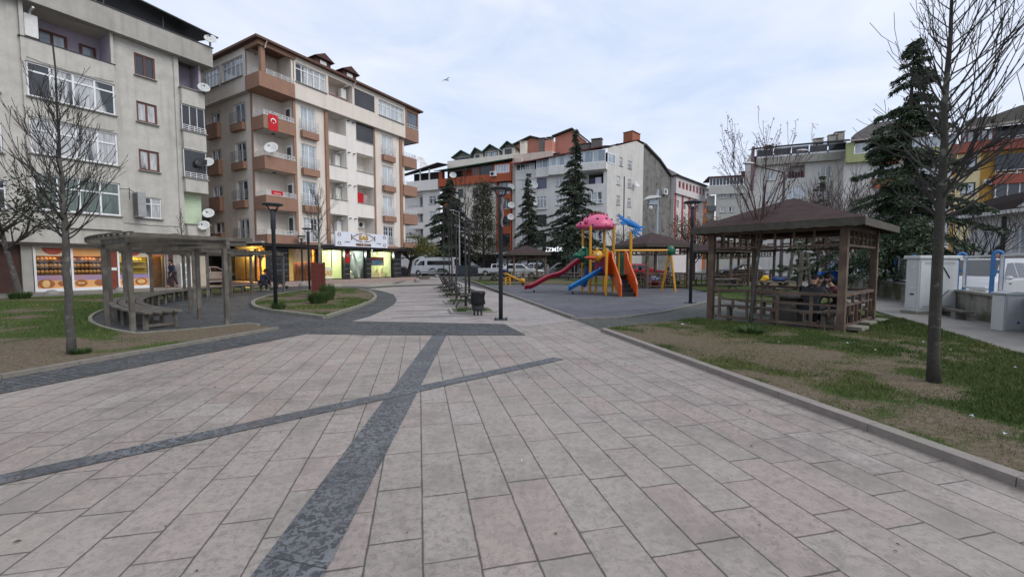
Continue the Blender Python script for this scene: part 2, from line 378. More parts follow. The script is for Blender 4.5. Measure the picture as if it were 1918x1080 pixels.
KERBL = mat('kerb_pale', (.25, .24, .195), .8, (.18, .175, .135), 9, bump=.3)
ASPH = mat('asphalt', (.075, .074, .074), .85, (.05, .05, .05), 3, bump=.3, bscale=160, c3=(.11, .105, .1), s3=.25)
CONC = mat('concrete_walk', (.22, .207, .19), .8, (.165, .157, .145), 2.5, bump=.2, c3=(.2, .19, .17), s3=.8, th3=.6)
SOIL = None
def sheet(name, poly, z, m, th=None):
    b = MB(); b.face([(p[0], p[1], z) for p in poly]); o = struct(name, b, m)
    return o
def kerb(name, pts, wd, z0, z1, m, seg=1.0, closed=False):
    b = MB(); pts = list(pts) + ([pts[0]] if closed else [])
    for p, q in zip(pts, pts[1:]):
        d = math.hypot(q[0] - p[0], q[1] - p[1]); n = max(1, round(d / seg)); g = 0.006 / d
        for i in range(n):
            a0, a1 = i / n + g / 2, (i + 1) / n - g / 2
            A = (p[0] + (q[0] - p[0]) * a0, p[1] + (q[1] - p[1]) * a0, (z0 + z1) / 2); B = (p[0] + (q[0] - p[0]) * a1, p[1] + (q[1] - p[1]) * a1, (z0 + z1) / 2)
            b.bar(A, B, wd, z1 - z0)
    return struct(name, b, m)
def g2(*px): return [G(*p)[:2] for p in px]
b = MB(); b.face([(-300, -60, -.03), (300, -60, -.03), (300, 600, -.03), (-300, 600, -.03)]); struct('ground', b, ASPH)
sheet('plaza_paving', [(-32, -6), (30, -6), (30, 12), (2.2, 12.2), (-9.0, 53.5), (-34, 53.5), (-34, 12)], 0.0, PAVE)
# far promenade of pale cross-laid slabs, right of the dark setts
curve = g2((658.6, 601.5), (690.5, 593.5), (722.4, 579.3), (738, 570), (743.7, 561.6), (736.6, 551), (708, 543), (683, 540.3))
prom = curve + [(-9.5, 31.0), (-12, 53.4), (-9.05, 53.4)] + [(2.05, 12.0)] + g2((990, 612), (945, 607))
sheet('promenade_paving', prom, 0.004, PROM)
sheet('shop_forecourt', [(-12.5, 31.2), (-9.6, 34.5), (-12.1, 53.3), (-15.5, 53.3), (-27, 33.2), (-17, 27.9)], 0.004, FORE)
# strips of dark grooves across the promenade
b = MB()
nx, ny = AX[1], -AX[0]
for i, py in enumerate((593.3, 581.8, 571.3, 564.2, 558.6, 553.2, 549.2, 546, 543.4)):
    p = G(800, py); 
    x0 = {0: -1.75, 1: -3.0, 2: -3.7, 3: -4.0, 4: -4.2, 5: -4.1, 6: -4.0, 7: -4.2, 8: -4.4}[i] - .2
    x1 = 2.2
    b.face([(p[0] + nx * s_ + AX[0] * o_, p[1] + ny * s_ + AX[1] * o_, .008) for s_, o_ in ((x0 + .9, -.045), (x1, -.045), (x1, .045), (x0 + .9, .045))])
struct('paving_strip', b, mat('strip_dark', (.07, .066, .065), .8, (.11, .10, .095), 6))
# dark setts: verge by the left kerb, court of the pergola, band across the walk
cob = [(-8.3, -.2), (-6.33, 5.06), (-4.73, 9.54)] + g2((700, 627.5), (985, 627.6), (945, 607), (800, 604)) + curve + \
      g2((660, 537.4), (625, 536.4)) + [(-13.5, 31.2), (-18, 29), (-17.5, 20), (-15, 12), (-12, 9.5), (-10, 8), (-7.0, 8), (-7.1, 5.9), (-9.3, -.2)]
sheet('setts_paving', cob, 0.008, COB)
sheet('setts_band', g2((640, 537.6), (690, 540.8), (740, 537.2), (845, 533.8), (845, 531.4), (740, 534.2), (690, 537.2), (640, 535.8)), 0.012, COB)
# two crossing bands of mottled granite
sheet('granite_strip', [(-1.12, -1.5), (-.72, -1.5), (-1.485, 9.36), (-1.80, 9.36)], 0.004, GRAN)
sheet('granite_strip_oblique', [(-7.9, -.42), (-7.76, -.56), (.88, 6.93), (.72, 7.1)], 0.0075, GRAN)
# kerbs
kerb('kerb_left', [(-9.2, -.4), (-7.15, 5.73), (-6.67, 7.36), (-5.77, 10.17)], .11, 0, .07, KERB, .8)
kr = [(-5.7, 47.3)] + [tuple(G(*p)[:2]) for p in ((876, 524.5), (1075, 598))]
kerb('kerb_playground', kr, .12, 0, .09, KERB, .9)
kerb('kerb_right', [(2.19, 9.93), (3.7, 2.93), (4.62, -1.3)], .14, 0, .075, mat('kerb_pink', (.26, .225, .2), .75, (.20, .173, .157), 7, bump=.3, c3=(.22, .2, .17), s3=1.5, th3=.6), 1.0)
# playground
play = g2((1075, 598), (1160, 596), (1247, 584), (1317, 567), (1345, 556.5), (1340, 549), (1290, 541), (1200, 536), (1000, 532), (905, 533.5), (890, 530))
sheet('playground_floor', play, 0.012, RUBBER)
kerb('kerb_playground_edge', [tuple(p) for p in g2((1075, 598.6), (1160, 596.6), (1247, 584.6), (1317, 567.4), (1345, 556.7))], .1, 0, .05, KERB, .7)
path = g2((1077, 599), (1130, 619.8), (1215, 612), (1312, 600.5)) + [(6.2, 11.3), (7.7, 9.4), (10.2, 11.4), (11.2, 14.5), (9.8, 17.5), (10.4, 22)] + g2((1378, 549), (1360, 546), (1346, 556), (1318, 567.6), (1247, 585), (1160, 597))
sheet('setts_path', path, 0.006, COB2)

# ---------------------------------------------------------------- lawns
def lawn_mat():
    n = NT('lawn_soil', 0.95, 0.1)
    at = n.t.nodes.new('ShaderNodeAttribute'); at.attribute_name = 'cover'
    green = n.mix(n.noise(9, 6, rough=.75), (.028, .058, .012), (.075, .10, .028)); 
    soil = n.mix(n.ramp(n.noise(14, 8, rough=.75), [(.35, 0.0), (.7, 1.0)]), (.082, .064, .044), (.20, .16, .115))
    soil = n.mix(n.ramp(n.noise(45, 3), [(.62, 0.0), (.7, .5)]), soil, (.05, .035, .022))
    fac = n.op('ADD', at.outputs['Fac'], n.op('MULTIPLY', n.op('SUBTRACT', n.noise(22, 4), .5), 1.1))
    c = n.mix(n.ramp(fac, [(.4, 0.0), (.62, 1.0)]), soil, green)
    return n.done(c, n.noise(35, 5), .6, .03)
SOIL = lawn_mat()
def inside(px, py, poly):
    r = np.zeros(px.shape, bool); n = len(poly)
    for i in range(n):
        x0, y0 = poly[i]; x1, y1 = poly[(i + 1) % n]
        c = ((y0 > py) != (y1 > py)) & (px < (x1 - x0) * (py - y0) / ((y1 - y0) if y1 != y0 else 1e-9) + x0); r ^= c
    return r
def snap(px, py, poly):
    best = np.full(px.shape, 1e9); bx, by = px.copy(), py.copy(); n = len(poly)
    for i in range(n):
        x0, y0 = poly[i]; x1, y1 = poly[(i + 1) % n]; dx, dy = x1 - x0, y1 - y0; l2 = dx * dx + dy * dy + 1e-12
        t = np.clip(((px - x0) * dx + (py - y0) * dy) / l2, 0, 1); qx, qy = x0 + t * dx, y0 + t * dy; d = (px - qx) ** 2 + (py - qy) ** 2
        m = d < best; best[m] = d[m]; bx[m] = qx[m]; by[m] = qy[m]
    return bx, by
GRASS_P = []
def lawn(name, poly, z, coverf, step=.14, blades=0, hmax=.07, seed=1):
    P = np.array(poly); x0, y0 = P.min(0) - step; x1, y1 = P.max(0) + step
    nx_, ny_ = int((x1 - x0) / step) + 2, int((y1 - y0) / step) + 2
    gx, gy = np.meshgrid(x0 + np.arange(nx_) * step, y0 + np.arange(ny_) * step); ins = inside(gx, gy, poly)
    idx = np.arange(nx_ * ny_).reshape(ny_, nx_); q = np.stack([idx[:-1, :-1], idx[:-1, 1:], idx[1:, 1:], idx[1:, :-1]], -1).reshape(-1, 4)
    q = q[ins.ravel()[q].any(1)]; sx, sy = snap(gx, gy, poly); X = np.where(ins, gx, sx).ravel(); Y = np.where(ins, gy, sy).ravel()
    Z = z + .035 * (fbm(X * .7, Y * .7, seed + 5) - .5) * ins.ravel(); used = np.unique(q); rem = -np.ones(nx_ * ny_, int); rem[used] = np.arange(len(used))
    o = npmesh(name, np.stack([X, Y, Z], 1)[used], rem[q], SOIL); tag(o, kind='structure')
    cov = np.clip(coverf(X[used], Y[used]), 0, 1); a = o.data.attributes.new('cover', 'FLOAT', 'POINT'); a.data.foreach_set('value', cov.astype(np.float32))
    o.data.polygons.foreach_set('use_smooth', [True] * len(o.data.polygons))
    if blades:
        rg = np.random.default_rng(seed); bx = rg.uniform(x0, x1, blades * 4); by = rg.uniform(y0, y1, blades * 4)
        # more, finer blades near the eye
        d = np.hypot(bx, by); keep = inside(bx, by, poly) & (rg.random(bx.size) < np.clip(coverf(bx, by) * 1.15 - .12 + .5 * (vnoise(bx * 9, by * 9, 3) - .5), 0.22, 1)) & (rg.random(bx.size) < np.clip((9.0 / np.maximum(d, 1)) ** 1.5, .1, 1))
        bx, by = bx[keep][:blades], by[keep][:blades]; GRASS_P.append((bx, by, z, hmax, coverf(bx, by)))
    return o
def cov_right(x, y):
    f = fbm(x * .55 + 3.3, y * .55 + 1.2, 11); edge = (.976 * x + .2176 * y) - 4.29   # metres in from the kerb
    c = .52 + (f - .5) * 1.9 + (vnoise(x * 3.1, y * 3.1, 9) - .5) * .7 + np.clip(edge - 2.0, -.9, 1.0) * .32
    c -= 1.0 * np.exp(-((x - 5.3) ** 2 + (y - 5.2) ** 2) / .25); c -= .8 * np.exp(-((x - 3.3) ** 2 + (y - 8.6) ** 2) / .5)
    c -= .55 * np.exp(-((x - 4.4) ** 2 + (y - 7.6) ** 2) / .6)
    c += .9 * np.exp(-((x - 6.2) ** 2 + (y - 10.6) ** 2) / .2)
    return c
lawn('lawn_right', [(2.24, 9.96), (3.75, 2.94), (4.67, -1.3), (4.9, -1.3), (8.78, 7.06), (11.4, 12.35), (10.5, 12.5), (7.7, 9.2), (5.5, 11.6), (5.3, 11.85)], .065, cov_right, .1, 150000, .06, 3)
def cov_left(x, y):
    f = fbm(x * .5, y * .5, 21); dk = np.abs(.955 * (x + 7.15) - .297 * (y - 5.73))        # metres in from the left kerb
    c = .27 + (f - .5) * 2.1 + (vnoise(x * 2.6, y * 2.6, 29) - .5) * .6 + np.clip(dk - 3.2, -2.0, 2.0) * .3
    rr = np.hypot(x + 2.5, y - 21.5); c += .75 * np.exp(-((rr - 14.1) / .45) ** 2) * (y < 14)
    c += .8 * np.exp(-((x + 7.35) ** 2 + (y - 7.3) ** 2) / .12)
    return c
PC = (-2.5, 21.5)
def ring(r, a): return (PC[0] + r * math.cos(R(a)), PC[1] + r * math.sin(R(a)))
arc = [ring(13.65, a) for a in range(158, 245, 4)] + [ring(13.65, 244.6)]
leftpoly = [(-7.22, 5.73), (-9.35, -.3), (-32, -.3), (-32, 3.2), (-18.1, 27.1), (-16.9, 28.6)] + arc + [(-7.55, 9.9), (-6.97, 10.72), (-6.5, 10.55), (-5.85, 10.17), (-6.74, 7.36)]
lawn('lawn_left', leftpoly, .06, cov_left, .16, 75000, .07, 7)
kerb('kerb_pergola', [ring(13.6, a) for a in range(160, 245, 3)] + [(-7.55, 9.98), (-6.97, 10.8), (-6.5, 10.62)], .08, 0, .075, KERBL, .6)
isl = g2((473.5, 570), (476, 566), (484, 562), (507, 555), (540, 549.5), (582, 544.6), (632, 542), (673, 543), (692, 547.5), (701, 553), (704, 558.5), (698, 565.5), (673, 576), (609, 597), (562, 591), (512, 585), (484, 579), (476, 575))
def cov_isl(x, y):
    f = fbm(x * .8 + 9, y * .8, 31); c = .62 + (f - .5) * 2.2; c -= .75 * np.exp(-((x + 8.0) ** 2 + (y - 21.2) ** 2) / 4.5); c -= .5 * np.exp(-((x + 8.8) ** 2 + (y - 15.2) ** 2) / 2.0)
    return c
lawn('island_lawn', isl, .075, cov_isl, .14, 26000, .07, 13)
kerb('kerb_island', [tuple(p) for p in isl], .13, 0, .1, KERBL, .6, closed=True)
def cov_park(x, y): return .62 + (fbm(x * .3, y * .3, 41) - .5) * 1.6
lawn('park_lawn', [tuple(p) for p in g2((1346, 556), (1360, 546), (1378, 549))] + [(10.4, 22), (9.8, 17.5), (11.2, 14.5), (11.0, 12.6), (11.55, 12.5), (12.3, 14), (15.5, 20.4), (27, 40.5), (27, 44), (-5.4, 45.5), (-4.4, 42.2)] + [tuple(p) for p in g2((890, 529.5), (905, 533), (1000, 531.5), (1200, 535.5), (1290, 540.5), (1340, 548.5))], .03, cov_park, .3, 30000, .09, 17)
sheet('walk_right', [(4.95, -1.4), (8.82, 7.04), (12.17, 13.8), (15.6, 20.4), (27.5, 41), (31, 41), (18.5, 20.6), (16.7, 17.5), (12.4, 10.0), (5.9, -1.4)], .012, CONC)
kerb('kerb_walk', [(4.9, -1.4), (8.8, 7.05), (12.15, 13.81), (15.55, 20.4)], .06, 0, .07, CONC, 1.5)
# pavements by the buildings
def fa(t, o): return (-21.25 - .498 * t + .867 * o, 29.04 - .867 * t - .498 * o)
b = MB(); b.prism([fa(-.2, 3.6), fa(26, 3.6), fa(26, -.3), fa(-.2, -.3)], -.02, .12); struct('pavement_left', b, CONC)
kerb('kerb_pavement_left', [fa(-.3, 3.65), fa(20, 3.65)], .15, -.02, .135, KERB, 1.0)
# grass
gx = np.concatenate([g[0] for g in GRASS_P]); gy = np.concatenate([g[1] for g in GRASS_P]); gz = np.concatenate([np.full(len(g[0]), g[2]) for g in GRASS_P])
gh = np.concatenate([g[3] * (.35 + .65 * np.clip(g[4], 0, 1)) for g in GRASS_P]); rg = np.random.default_rng(5); n = len(gx); gh = gh * rg.uniform(.4, 1.15, n); a = rg.uniform(0, 6.283, n)
dd = np.hypot(gx, gy); wd = np.clip(.0016 * dd * .38, .003, .012); ln = gh * rg.uniform(.3, 1.1, n); b2 = rg.uniform(0, 6.283, n)
A = np.stack([gx - np.cos(a) * wd, gy - np.sin(a) * wd, gz - .01], 1); B = np.stack([gx + np.cos(a) * wd, gy + np.sin(a) * wd, gz - .01], 1); C = np.stack([gx + np.cos(b2) * ln, gy + np.sin(b2) * ln, gz + gh], 1)
GR = NT('grass_blades', .7, .2); att = GR.t.nodes.new('ShaderNodeAttribute'); att.attribute_name = 'tint'
GR.done(GR.ramp(att.outputs['Fac'], [(0, (.042, .074, .018)), (.45, (.085, .115, .032)), (.7, (.15, .145, .05)), (1, (.25, .205, .10))]))
o = npmesh('grass', np.concatenate([A, B, C]), np.stack([np.arange(n), np.arange(n) + n, np.arange(n) + 2 * n], 1), GR.m); tag(o, kind='stuff')
gc = np.concatenate([g[4] for g in GRASS_P]); tn = np.clip(.45 * rg.random(n) + .8 * (fbm(gx * .9, gy * .9, 51) - .3) + .75 * np.clip(.42 - gc, 0, .7), 0, 1); at_ = o.data.attributes.new('tint', 'FLOAT', 'POINT'); at_.data.foreach_set('value', np.concatenate([tn, tn, tn]).astype(np.float32))
# ================================================================= BUILDINGS
PL_A = mat('grey_render', (.52, .50, .455), .9, (.44, .42, .382), 1.6, bump=.6, bscale=14, streak=.34, c3=(.36, .34, .31), s3=.5, th3=.66)
PL_A2 = mat('grey_render_dark', (.40, .38, .345), .9, (.33, .315, .285), 1.2, bump=.4, bscale=14, streak=.4)
PL_LILAC = mat('lilac_render', (.42, .37, .45), .9, (.36, .32, .39), 2, bump=.2)
PL_MINT = mat('mint_render', (.55, .66, .48), .9, (.49, .6, .42), 2)
PL_B = mat('cream_render', (.70, .63, .555), .9, (.645, .58, .51), .8, bump=.25, bscale=20, streak=.22)
PL_BP = mat('cream_panel', (.76, .72, .67), .9, (.70, .665, .615), .8, bump=.2, bscale=20, streak=.2)
BROWN = mat('brown_render', (.31, .18, .125), .9, (.27, .155, .107), 1.2, bump=.2, bscale=20, streak=.2)
BROWN2 = mat('brown_trim', (.13, .07, .05), .85, (.11, .06, .042), 2)
SOFFIT = mat('soffit', (.52, .48, .44), .95, (.45, .42, .38), 1)
WHITEF = mat('white_pvc', (.78, .79, .80), .35, (.70, .71, .72), 8)
BROWNF = mat('mahogany_frame', (.14, .042, .028), .5, (.10, .03, .02), 12)
DARKF = mat('dark_frame', (.03, .03, .033), .5)
STEEL = mat('grey_rail', (.30, .31, .33), .5, metal=.3)
RAILW = mat('white_rail', (.72, .72, .72), .5, (.6, .6, .6), 6)
P_CURT = panemat('pane_net', amount=.75); P_CURT2 = panemat('pane_net_part', amount=.35, seedloc=3.3); P_DARK = panemat('pane_dark', amount=-.2, seedloc=1.7)
P_GREEN = panemat('pane_greenish', dark=(.06, .085, .07), curt=(.12, .16, .135), amount=.5, seedloc=5)
P_BLIND = panemat('pane_pale', dark=(.35, .40, .43), curt=(.62, .66, .68), amount=.8, seedloc=2, vs=2)
P_SKY = panemat('pane_sky', dark=(.22, .27, .31), curt=(.5, .56, .6), amount=.55, seedloc=7, vs=1)
DGL = mat('tinted_glazing', (.028, .03, .034), .12, (.045, .047, .05), .6, spec=.5)
ROOFD = mat('dark_red_tile', (.085, .036, .032), .8, (.06, .028, .026), 6, bump=.4, bscale=30)
ROOFB = mat('black_sheet', (.012, .012, .013), .6, (.02, .02, .02), 3)
ROOFG = mat('green_sheet', (.05, .095, .06), .7, (.035, .065, .045), 4)
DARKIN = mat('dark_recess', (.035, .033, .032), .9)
DISHW = mat('dish_white', (.66, .66, .64), .45, (.55, .55, .53), 5)
METD = mat('dark_metal', (.035, .036, .04), .5, (.05, .05, .055), 8, metal=.4)
UNITW = mat('appliance_white', (.72, .72, .70), .4, (.62, .62, .6), 5)
def wallgrid(mb, x0, x1, z0, z1, holes, y=0.0, d=.18, back=False):
    xs = sorted({x0, x1, *[min(max(h[i], x0), x1) for h in holes for i in (0, 1)]}); zs = sorted({z0, z1, *[min(max(h[i], z0), z1) for h in holes for i in (2, 3)]})
    def hole(x, z): return any(h[0] < x < h[1] and h[2] < z < h[3] for h in holes)
    for a, b_ in zip(xs, xs[1:]):
        z = 0
        while z < len(zs) - 1:
            if hole((a + b_) / 2, (zs[z] + zs[z + 1]) / 2): z += 1; continue
            e = z
            while e + 1 < len(zs) - 1 and not hole((a + b_) / 2, (zs[e + 1] + zs[e + 2]) / 2): e += 1
            mb.face([(a, y, zs[z]), (b_, y, zs[z]), (b_, y, zs[e + 1]), (a, y, zs[e + 1])]); z = e + 1
    for h in holes:
        a, b_, c, e = h[:4]; q = y + (h[4] if len(h) > 4 else d)
        mb.face([(a, y, c), (b_, y, c), (b_, q, c), (a, q, c)]); mb.face([(b_, y, e), (a, y, e), (a, q, e), (b_, q, e)])
        mb.face([(a, y, e), (a, y, c), (a, q, c), (a, q, e)]); mb.face([(b_, y, c), (b_, y, e), (b_, q, e), (b_, q, c)])
        if back or len(h) > 4: mb.face([(a, q, c), (b_, q, c), (b_, q, e), (a, q, e)])
    return mb
def win(fr, par, x0, x1, z0, z1, y, fm=None, pm=None, cols=2, tr=None, wd=.06, sill=True, name='window', fr_list=None, dp=.06, grid=None):
    fm = fm or WHITEF; pm = pm or P_CURT; b = MB(fr)
    b.box(x0, x0 + wd, y, y + dp, z0, z1); b.box(x1 - wd, x1, y, y + dp, z0, z1); b.box(x0 + wd, x1 - wd, y, y + dp, z0, z0 + wd); b.box(x0 + wd, x1 - wd, y, y + dp, z1 - wd, z1)
    ms = fr_list or [i / cols for i in range(1, cols)]
    for f in ms: b.box(x0 + (x1 - x0) * f - wd / 2, x0 + (x1 - x0) * f + wd / 2, y + .004, y + dp, z0 + wd, z1 - wd)
    if tr:
        zz = z0 + (z1 - z0) * tr; ed = [0] + list(ms) + [1]
        for a, c in zip(ed, ed[1:]): b.box(x0 + (x1 - x0) * a + wd / 2, x0 + (x1 - x0) * c - wd / 2, y + .004, y + dp, zz - wd / 2, zz + wd / 2)
    if grid:
        for i in range(1, grid[0]): b.box(x0 + (x1 - x0) * i / grid[0] - .012, x0 + (x1 - x0) * i / grid[0] + .012, y + .012, y + dp * .9, z0 + wd, z1 - wd)
        for i in range(1, grid[1]): b.box(x0 + wd, x1 - wd, y + .016, y + dp * .9, z0 + (z1 - z0) * i / grid[1] - .012, z0 + (z1 - z0) * i / grid[1] + .012)
    o = b.build(name, fm, par)
    p = MB(fr); p.face([(x0 + wd * .5, y + dp * .7, z0 + wd * .5), (x1 - wd * .5, y + dp * .7, z0 + wd * .5), (x1 - wd * .5, y + dp * .7, z1 - wd * .5), (x0 + wd * .5, y + dp * .7, z1 - wd * .5)]); p.build('pane', pm, o)
    if sill: q = MB(fr); q.box(x0 - .06, x1 + .06, y - .2, y - .002, z0 - .07, z0 - .015); q.build('sill', SILL, o)
    return o
SILL = mat('sill_stone', (.28, .265, .245), .8, (.2, .19, .175), 6)
def rail(fr, par, x0, x1, z0, h, y, m, nv=5, nh=2, name='railing', r=.018, ret=0.0):
    b = MB(fr)
    for i in range(nh + 1): z = z0 + h * (1 - i / max(nh, 1) * .72); b.bar((x0, y, z), (x1, y, z), r * 2, r * 2)
    for i in range(nv + 1): x = x0 + (x1 - x0) * i / nv; b.bar((x, y, z0), (x, y, z0 + h - r), r * 1.8, r * 1.8)
    if ret:
        for x in (x0, x1):
            for i in range(nh + 1): z = z0 + h * (1 - i / max(nh, 1) * .72); b.bar((x, y + r, z), (x, y + ret, z), r * 2, r * 2)
    return b.build(name, m, par)
def dish(p, label, r=.42, az=0.0, group='satellite dishes on the buildings', m=None, arm=.35, tilt=.45):
    """bowl on an arm; az = heading of the open side"""
    t = thing('satellite_dish', label, 'satellite dish', p, group)
    d = Vector((math.cos(az) * math.cos(tilt), math.sin(az) * math.cos(tilt), math.sin(tilt))); u = d.orthogonal().normalized(); v = d.cross(u); c = Vector(p)
    b = MB(); n = 18; rings = []
    for j in range(0, 5):
        q = r * j / 4; hh = .5 * q * q / r
        rings.append([b.P(tuple(c + d * hh * .5 + (u * math.cos(6.2832 * k / n) + v * math.sin(6.2832 * k / n)) * max(q, .01))) for k in range(n)])
    for a, e in zip(rings, rings[1:]):
        for k in range(n): b.f.append([a[k], a[(k + 1) % n], e[(k + 1) % n], e[k]]); b.m.append(0)
    o = b.build('bowl', m or DISHW, t, smooth=True); s = o.modifiers.new('thick', 'SOLIDIFY'); s.thickness = .025
    b = MB(); tip = c + d * r * 1.05 - Vector((0, 0, r * .25)); b.tube([tuple(c - v * r * .9), tuple(tip)], .014, 5); b.ell(tuple(tip), .05, .05, .06, 8, 6); b.build('feed_arm', METD, t)
    b = MB(); k = c - d * .1; b.tube([tuple(c - d * .02), tuple(k), (k.x, k.y, k.z - arm)], .025, 6); b.build('bracket', METD, t)
    return t
def acunit(fr, par, x, y, z, w=.8, h=.55, d=.3):
    b = MB(fr); b.box(x, x + w, y - d, y, z, z + h); o = b.build('air_conditioner', UNITW, par, bevel=.02)
    f = MB(fr); f.tube([(x + w * .38, y - d - .004, z + h * .5), (x + w * .38, y - d - .02, z + h * .5)], [h * .38] * 2, 18); f.build('fan', DARKF, o)
    return o
def boiler(fr, par, x, y, z, h=.9, w=.5): 
    b = MB(fr); b.box(x, x + w, y, y + .4, z, z + h); o = b.build('boiler', UNITW, par, bevel=.02)
    p = MB(fr); p.tube([(x + w / 2, y + .1, z + h), (x + w / 2, y + .1, z + h + .15), (x + w / 2, y - .5, z + h + .2)], .05, 6); p.build('flue', UNITW, o)

# ----------------------------------------------------------------- A: grey rendered block on the left, bakery below
FA = Fr(-21.25, 29.04, 0, GA)
rootA = thing('apartment_block', 'tall grey rendered apartment block with a bakery below and a black roof awning', 'building', FA.o)
b = MB(FA)
h1 = [(-3.44, -2.42, z, z + dz) for z, dz in ((13.16, 1.3), (10.38, 1.22), (7.44, 1.26), (4.5, 1.3))]
h1 += [(-10.4, -8.85, z, z + 1.45) for z in (13.1, 10.2, 7.22, 4.4)] + [(-13.9, -12.2, z, z + 1.45) for z in (13.1, 10.2, 7.22, 4.4)]
wallgrid(b, -26, -8.06, 2.75, 16.3, [h for h in h1 if h[0] < -8.1], d=.14); wallgrid(b, -4.42, -1.22, 2.75, 15.05, h1[:4], d=.14)
b.box(-26, .1, 1.62, 11, 2.76, 16.0); b.box(-26, -8.1, .3, 1.6, 2.77, 16.0); b.box(-4.4, -1.25, .3, 1.6, 2.77, 15.04); b.box(-8.0, -4.46, .3, 1.6, 2.77, 12.9)
b.build('wall', PL_A, rootA)
b = MB(FA)   # bay
zb = ((10.34, 12.12), (7.42, 9.3), (4.48, 6.4))
wallgrid(b, -8.06, -4.42, 3.62, 13.2, [(-7.93, -4.45, a, c) for a, c in zb], y=-.16, d=.13)
b.face([(-8.06, -.16, 3.62), (-4.42, -.16, 3.62), (-4.42, .3, 3.62), (-8.06, .3, 3.62)]); b.face([(-8.06, .3, 3.62), (-8.06, .3, 15.05), (-8.06, -.16, 15.05), (-8.06, -.16, 3.62)])
b.face([(-4.42, -.16, 3.62), (-4.42, -.16, 15.05), (-4.42, .3, 15.05), (-4.42, .3, 3.62)])
b.box(-8.06, -7.9, -.16, .3, 13.21, 15.05); b.box(-4.55, -4.421, -.158, .3, 13.21, 15.05); b.box(-8.06, -4.42, -.158, .02, 13.201, 13.26)
b.box(-8.06, .3, -.02, .34, 2.75, 3.6)
b.build('bay', PL_A, rootA)
b = MB(FA); b.box(-8.12, -4.36, -.2, .1, 13.26, 13.3); b.build('coping', METD, rootA)
# open balcony of the top floor
b = MB(FA); b.k = 0
b.face([(-8.0, 1.5, 13.2), (-4.45, 1.5, 13.2), (-4.45, 1.5, 15.04), (-8.0, 1.5, 15.04)]); b.face([(-4.56, .02, 13.26), (-4.56, .02, 15.04), (-4.56, 1.5, 15.04), (-4.56, 1.5, 13.26)])
b.face([(-7.89, 1.5, 13.26), (-7.89, 1.5, 15.04), (-7.89, .02, 15.04), (-7.89, .02, 13.26)])
b.build('balcony_wall', PL_LILAC, rootA)
b = MB(FA); b.face([(-8.0, -.1, 15.035), (-4.45, -.1, 15.035), (-4.45, 1.5, 15.035), (-8.0, 1.5, 15.035)]); b.build('balcony_ceiling', SOFFIT, rootA)
win(FA, rootA, -7.15, -5.95, 12.6, 14.55, 1.42, BROWNF, P_SKY, 2, sill=False, wd=.12); win(FA, rootA, -5.45, -4.75, 12.8, 14.45, 1.42, BROWNF, P_SKY, 1, sill=False, wd=.12)
boiler(FA, rootA, -7.85, .05, 13.45, 1.15, .5)
# windows
for i, (a, c) in enumerate(zb):
    win(FA, rootA, -7.93, -4.45, a, c, -.08, WHITEF, (P_CURT2, P_CURT, P_GREEN)[i], 4, .74 if i == 0 else .66, wd=.085, name='window')
for i, h in enumerate(h1[:4]):
    win(FA, rootA, h[0], h[1], h[2], h[3], .06, BROWNF if i < 3 else WHITEF, P_CURT if i else P_CURT2, 2, None if i < 3 else .68, wd=.1 if i < 3 else .06)
for i, h in enumerate(h1[4:12]): win(FA, rootA, h[0], h[1], h[2], h[3], .06, BROWNF if i in (0, 1, 4) else WHITEF, P_CURT, 2, .7)
# pilaster and balcony stack at the right end
b = MB(FA); b.box(-1.46, -1.2, -.1, .3, 2.76, 15.04); b.build('pilaster', PL_A, rootA)
for z0, z1 in ((12.1, 13.12), (9.22, 10.36), (6.42, 7.3), (2.76, 4.25)):
    MB(FA).box(-1.2, .12, -.38, .36, z0, z0 + .15).box(-1.2, .12, -.379, .0, z0 + .1, z1).build('balcony_front', PL_A, rootA)
for z in (13.16, 10.4, 7.34, 4.29): MB(FA).box(-1.26, .2, -.46, .02, z - .04, z + .03).build('balcony_coping', SILL, rootA)
b = MB(FA); b.box(-1.2, .1, 1.2, 1.3, 12.2, 15.04); b.box(-.02, .1, .0, 1.2, 13.1, 15.04); b.build('balcony_back', PL_LILAC, rootA)
b = MB(FA); b.box(-1.2, -.05, .3, .34, 4.3, 6.4); b.build('mint_wall', PL_MINT, rootA)
for z0, z1, k in ((10.42, 12.08, 3), (7.36, 9.2, 1)):
    f = MB(FA); 
    for i in range(k + 1): f.box(-1.2 + 1.28 * i / k - .02, -1.2 + 1.28 * i / k + .02, -.3, -.24, z0, z1)
    f.box(-1.2, .1, -.29, -.25, z1 - .05, z1 - .002); f.box(-1.2, .1, -.29, -.25, z0 + .002, z0 + .05); o = f.build('glazing_frame', RAILW, rootA)
    g = MB(FA); g.box(-1.2, .08, -.27, -.255, z0 + .01, z1 - .01); g.build('glazing', DGL, o)
    rail(FA, rootA, -1.22, .12, z0 + .02, .32, -.36, RAILW, 4, 2)
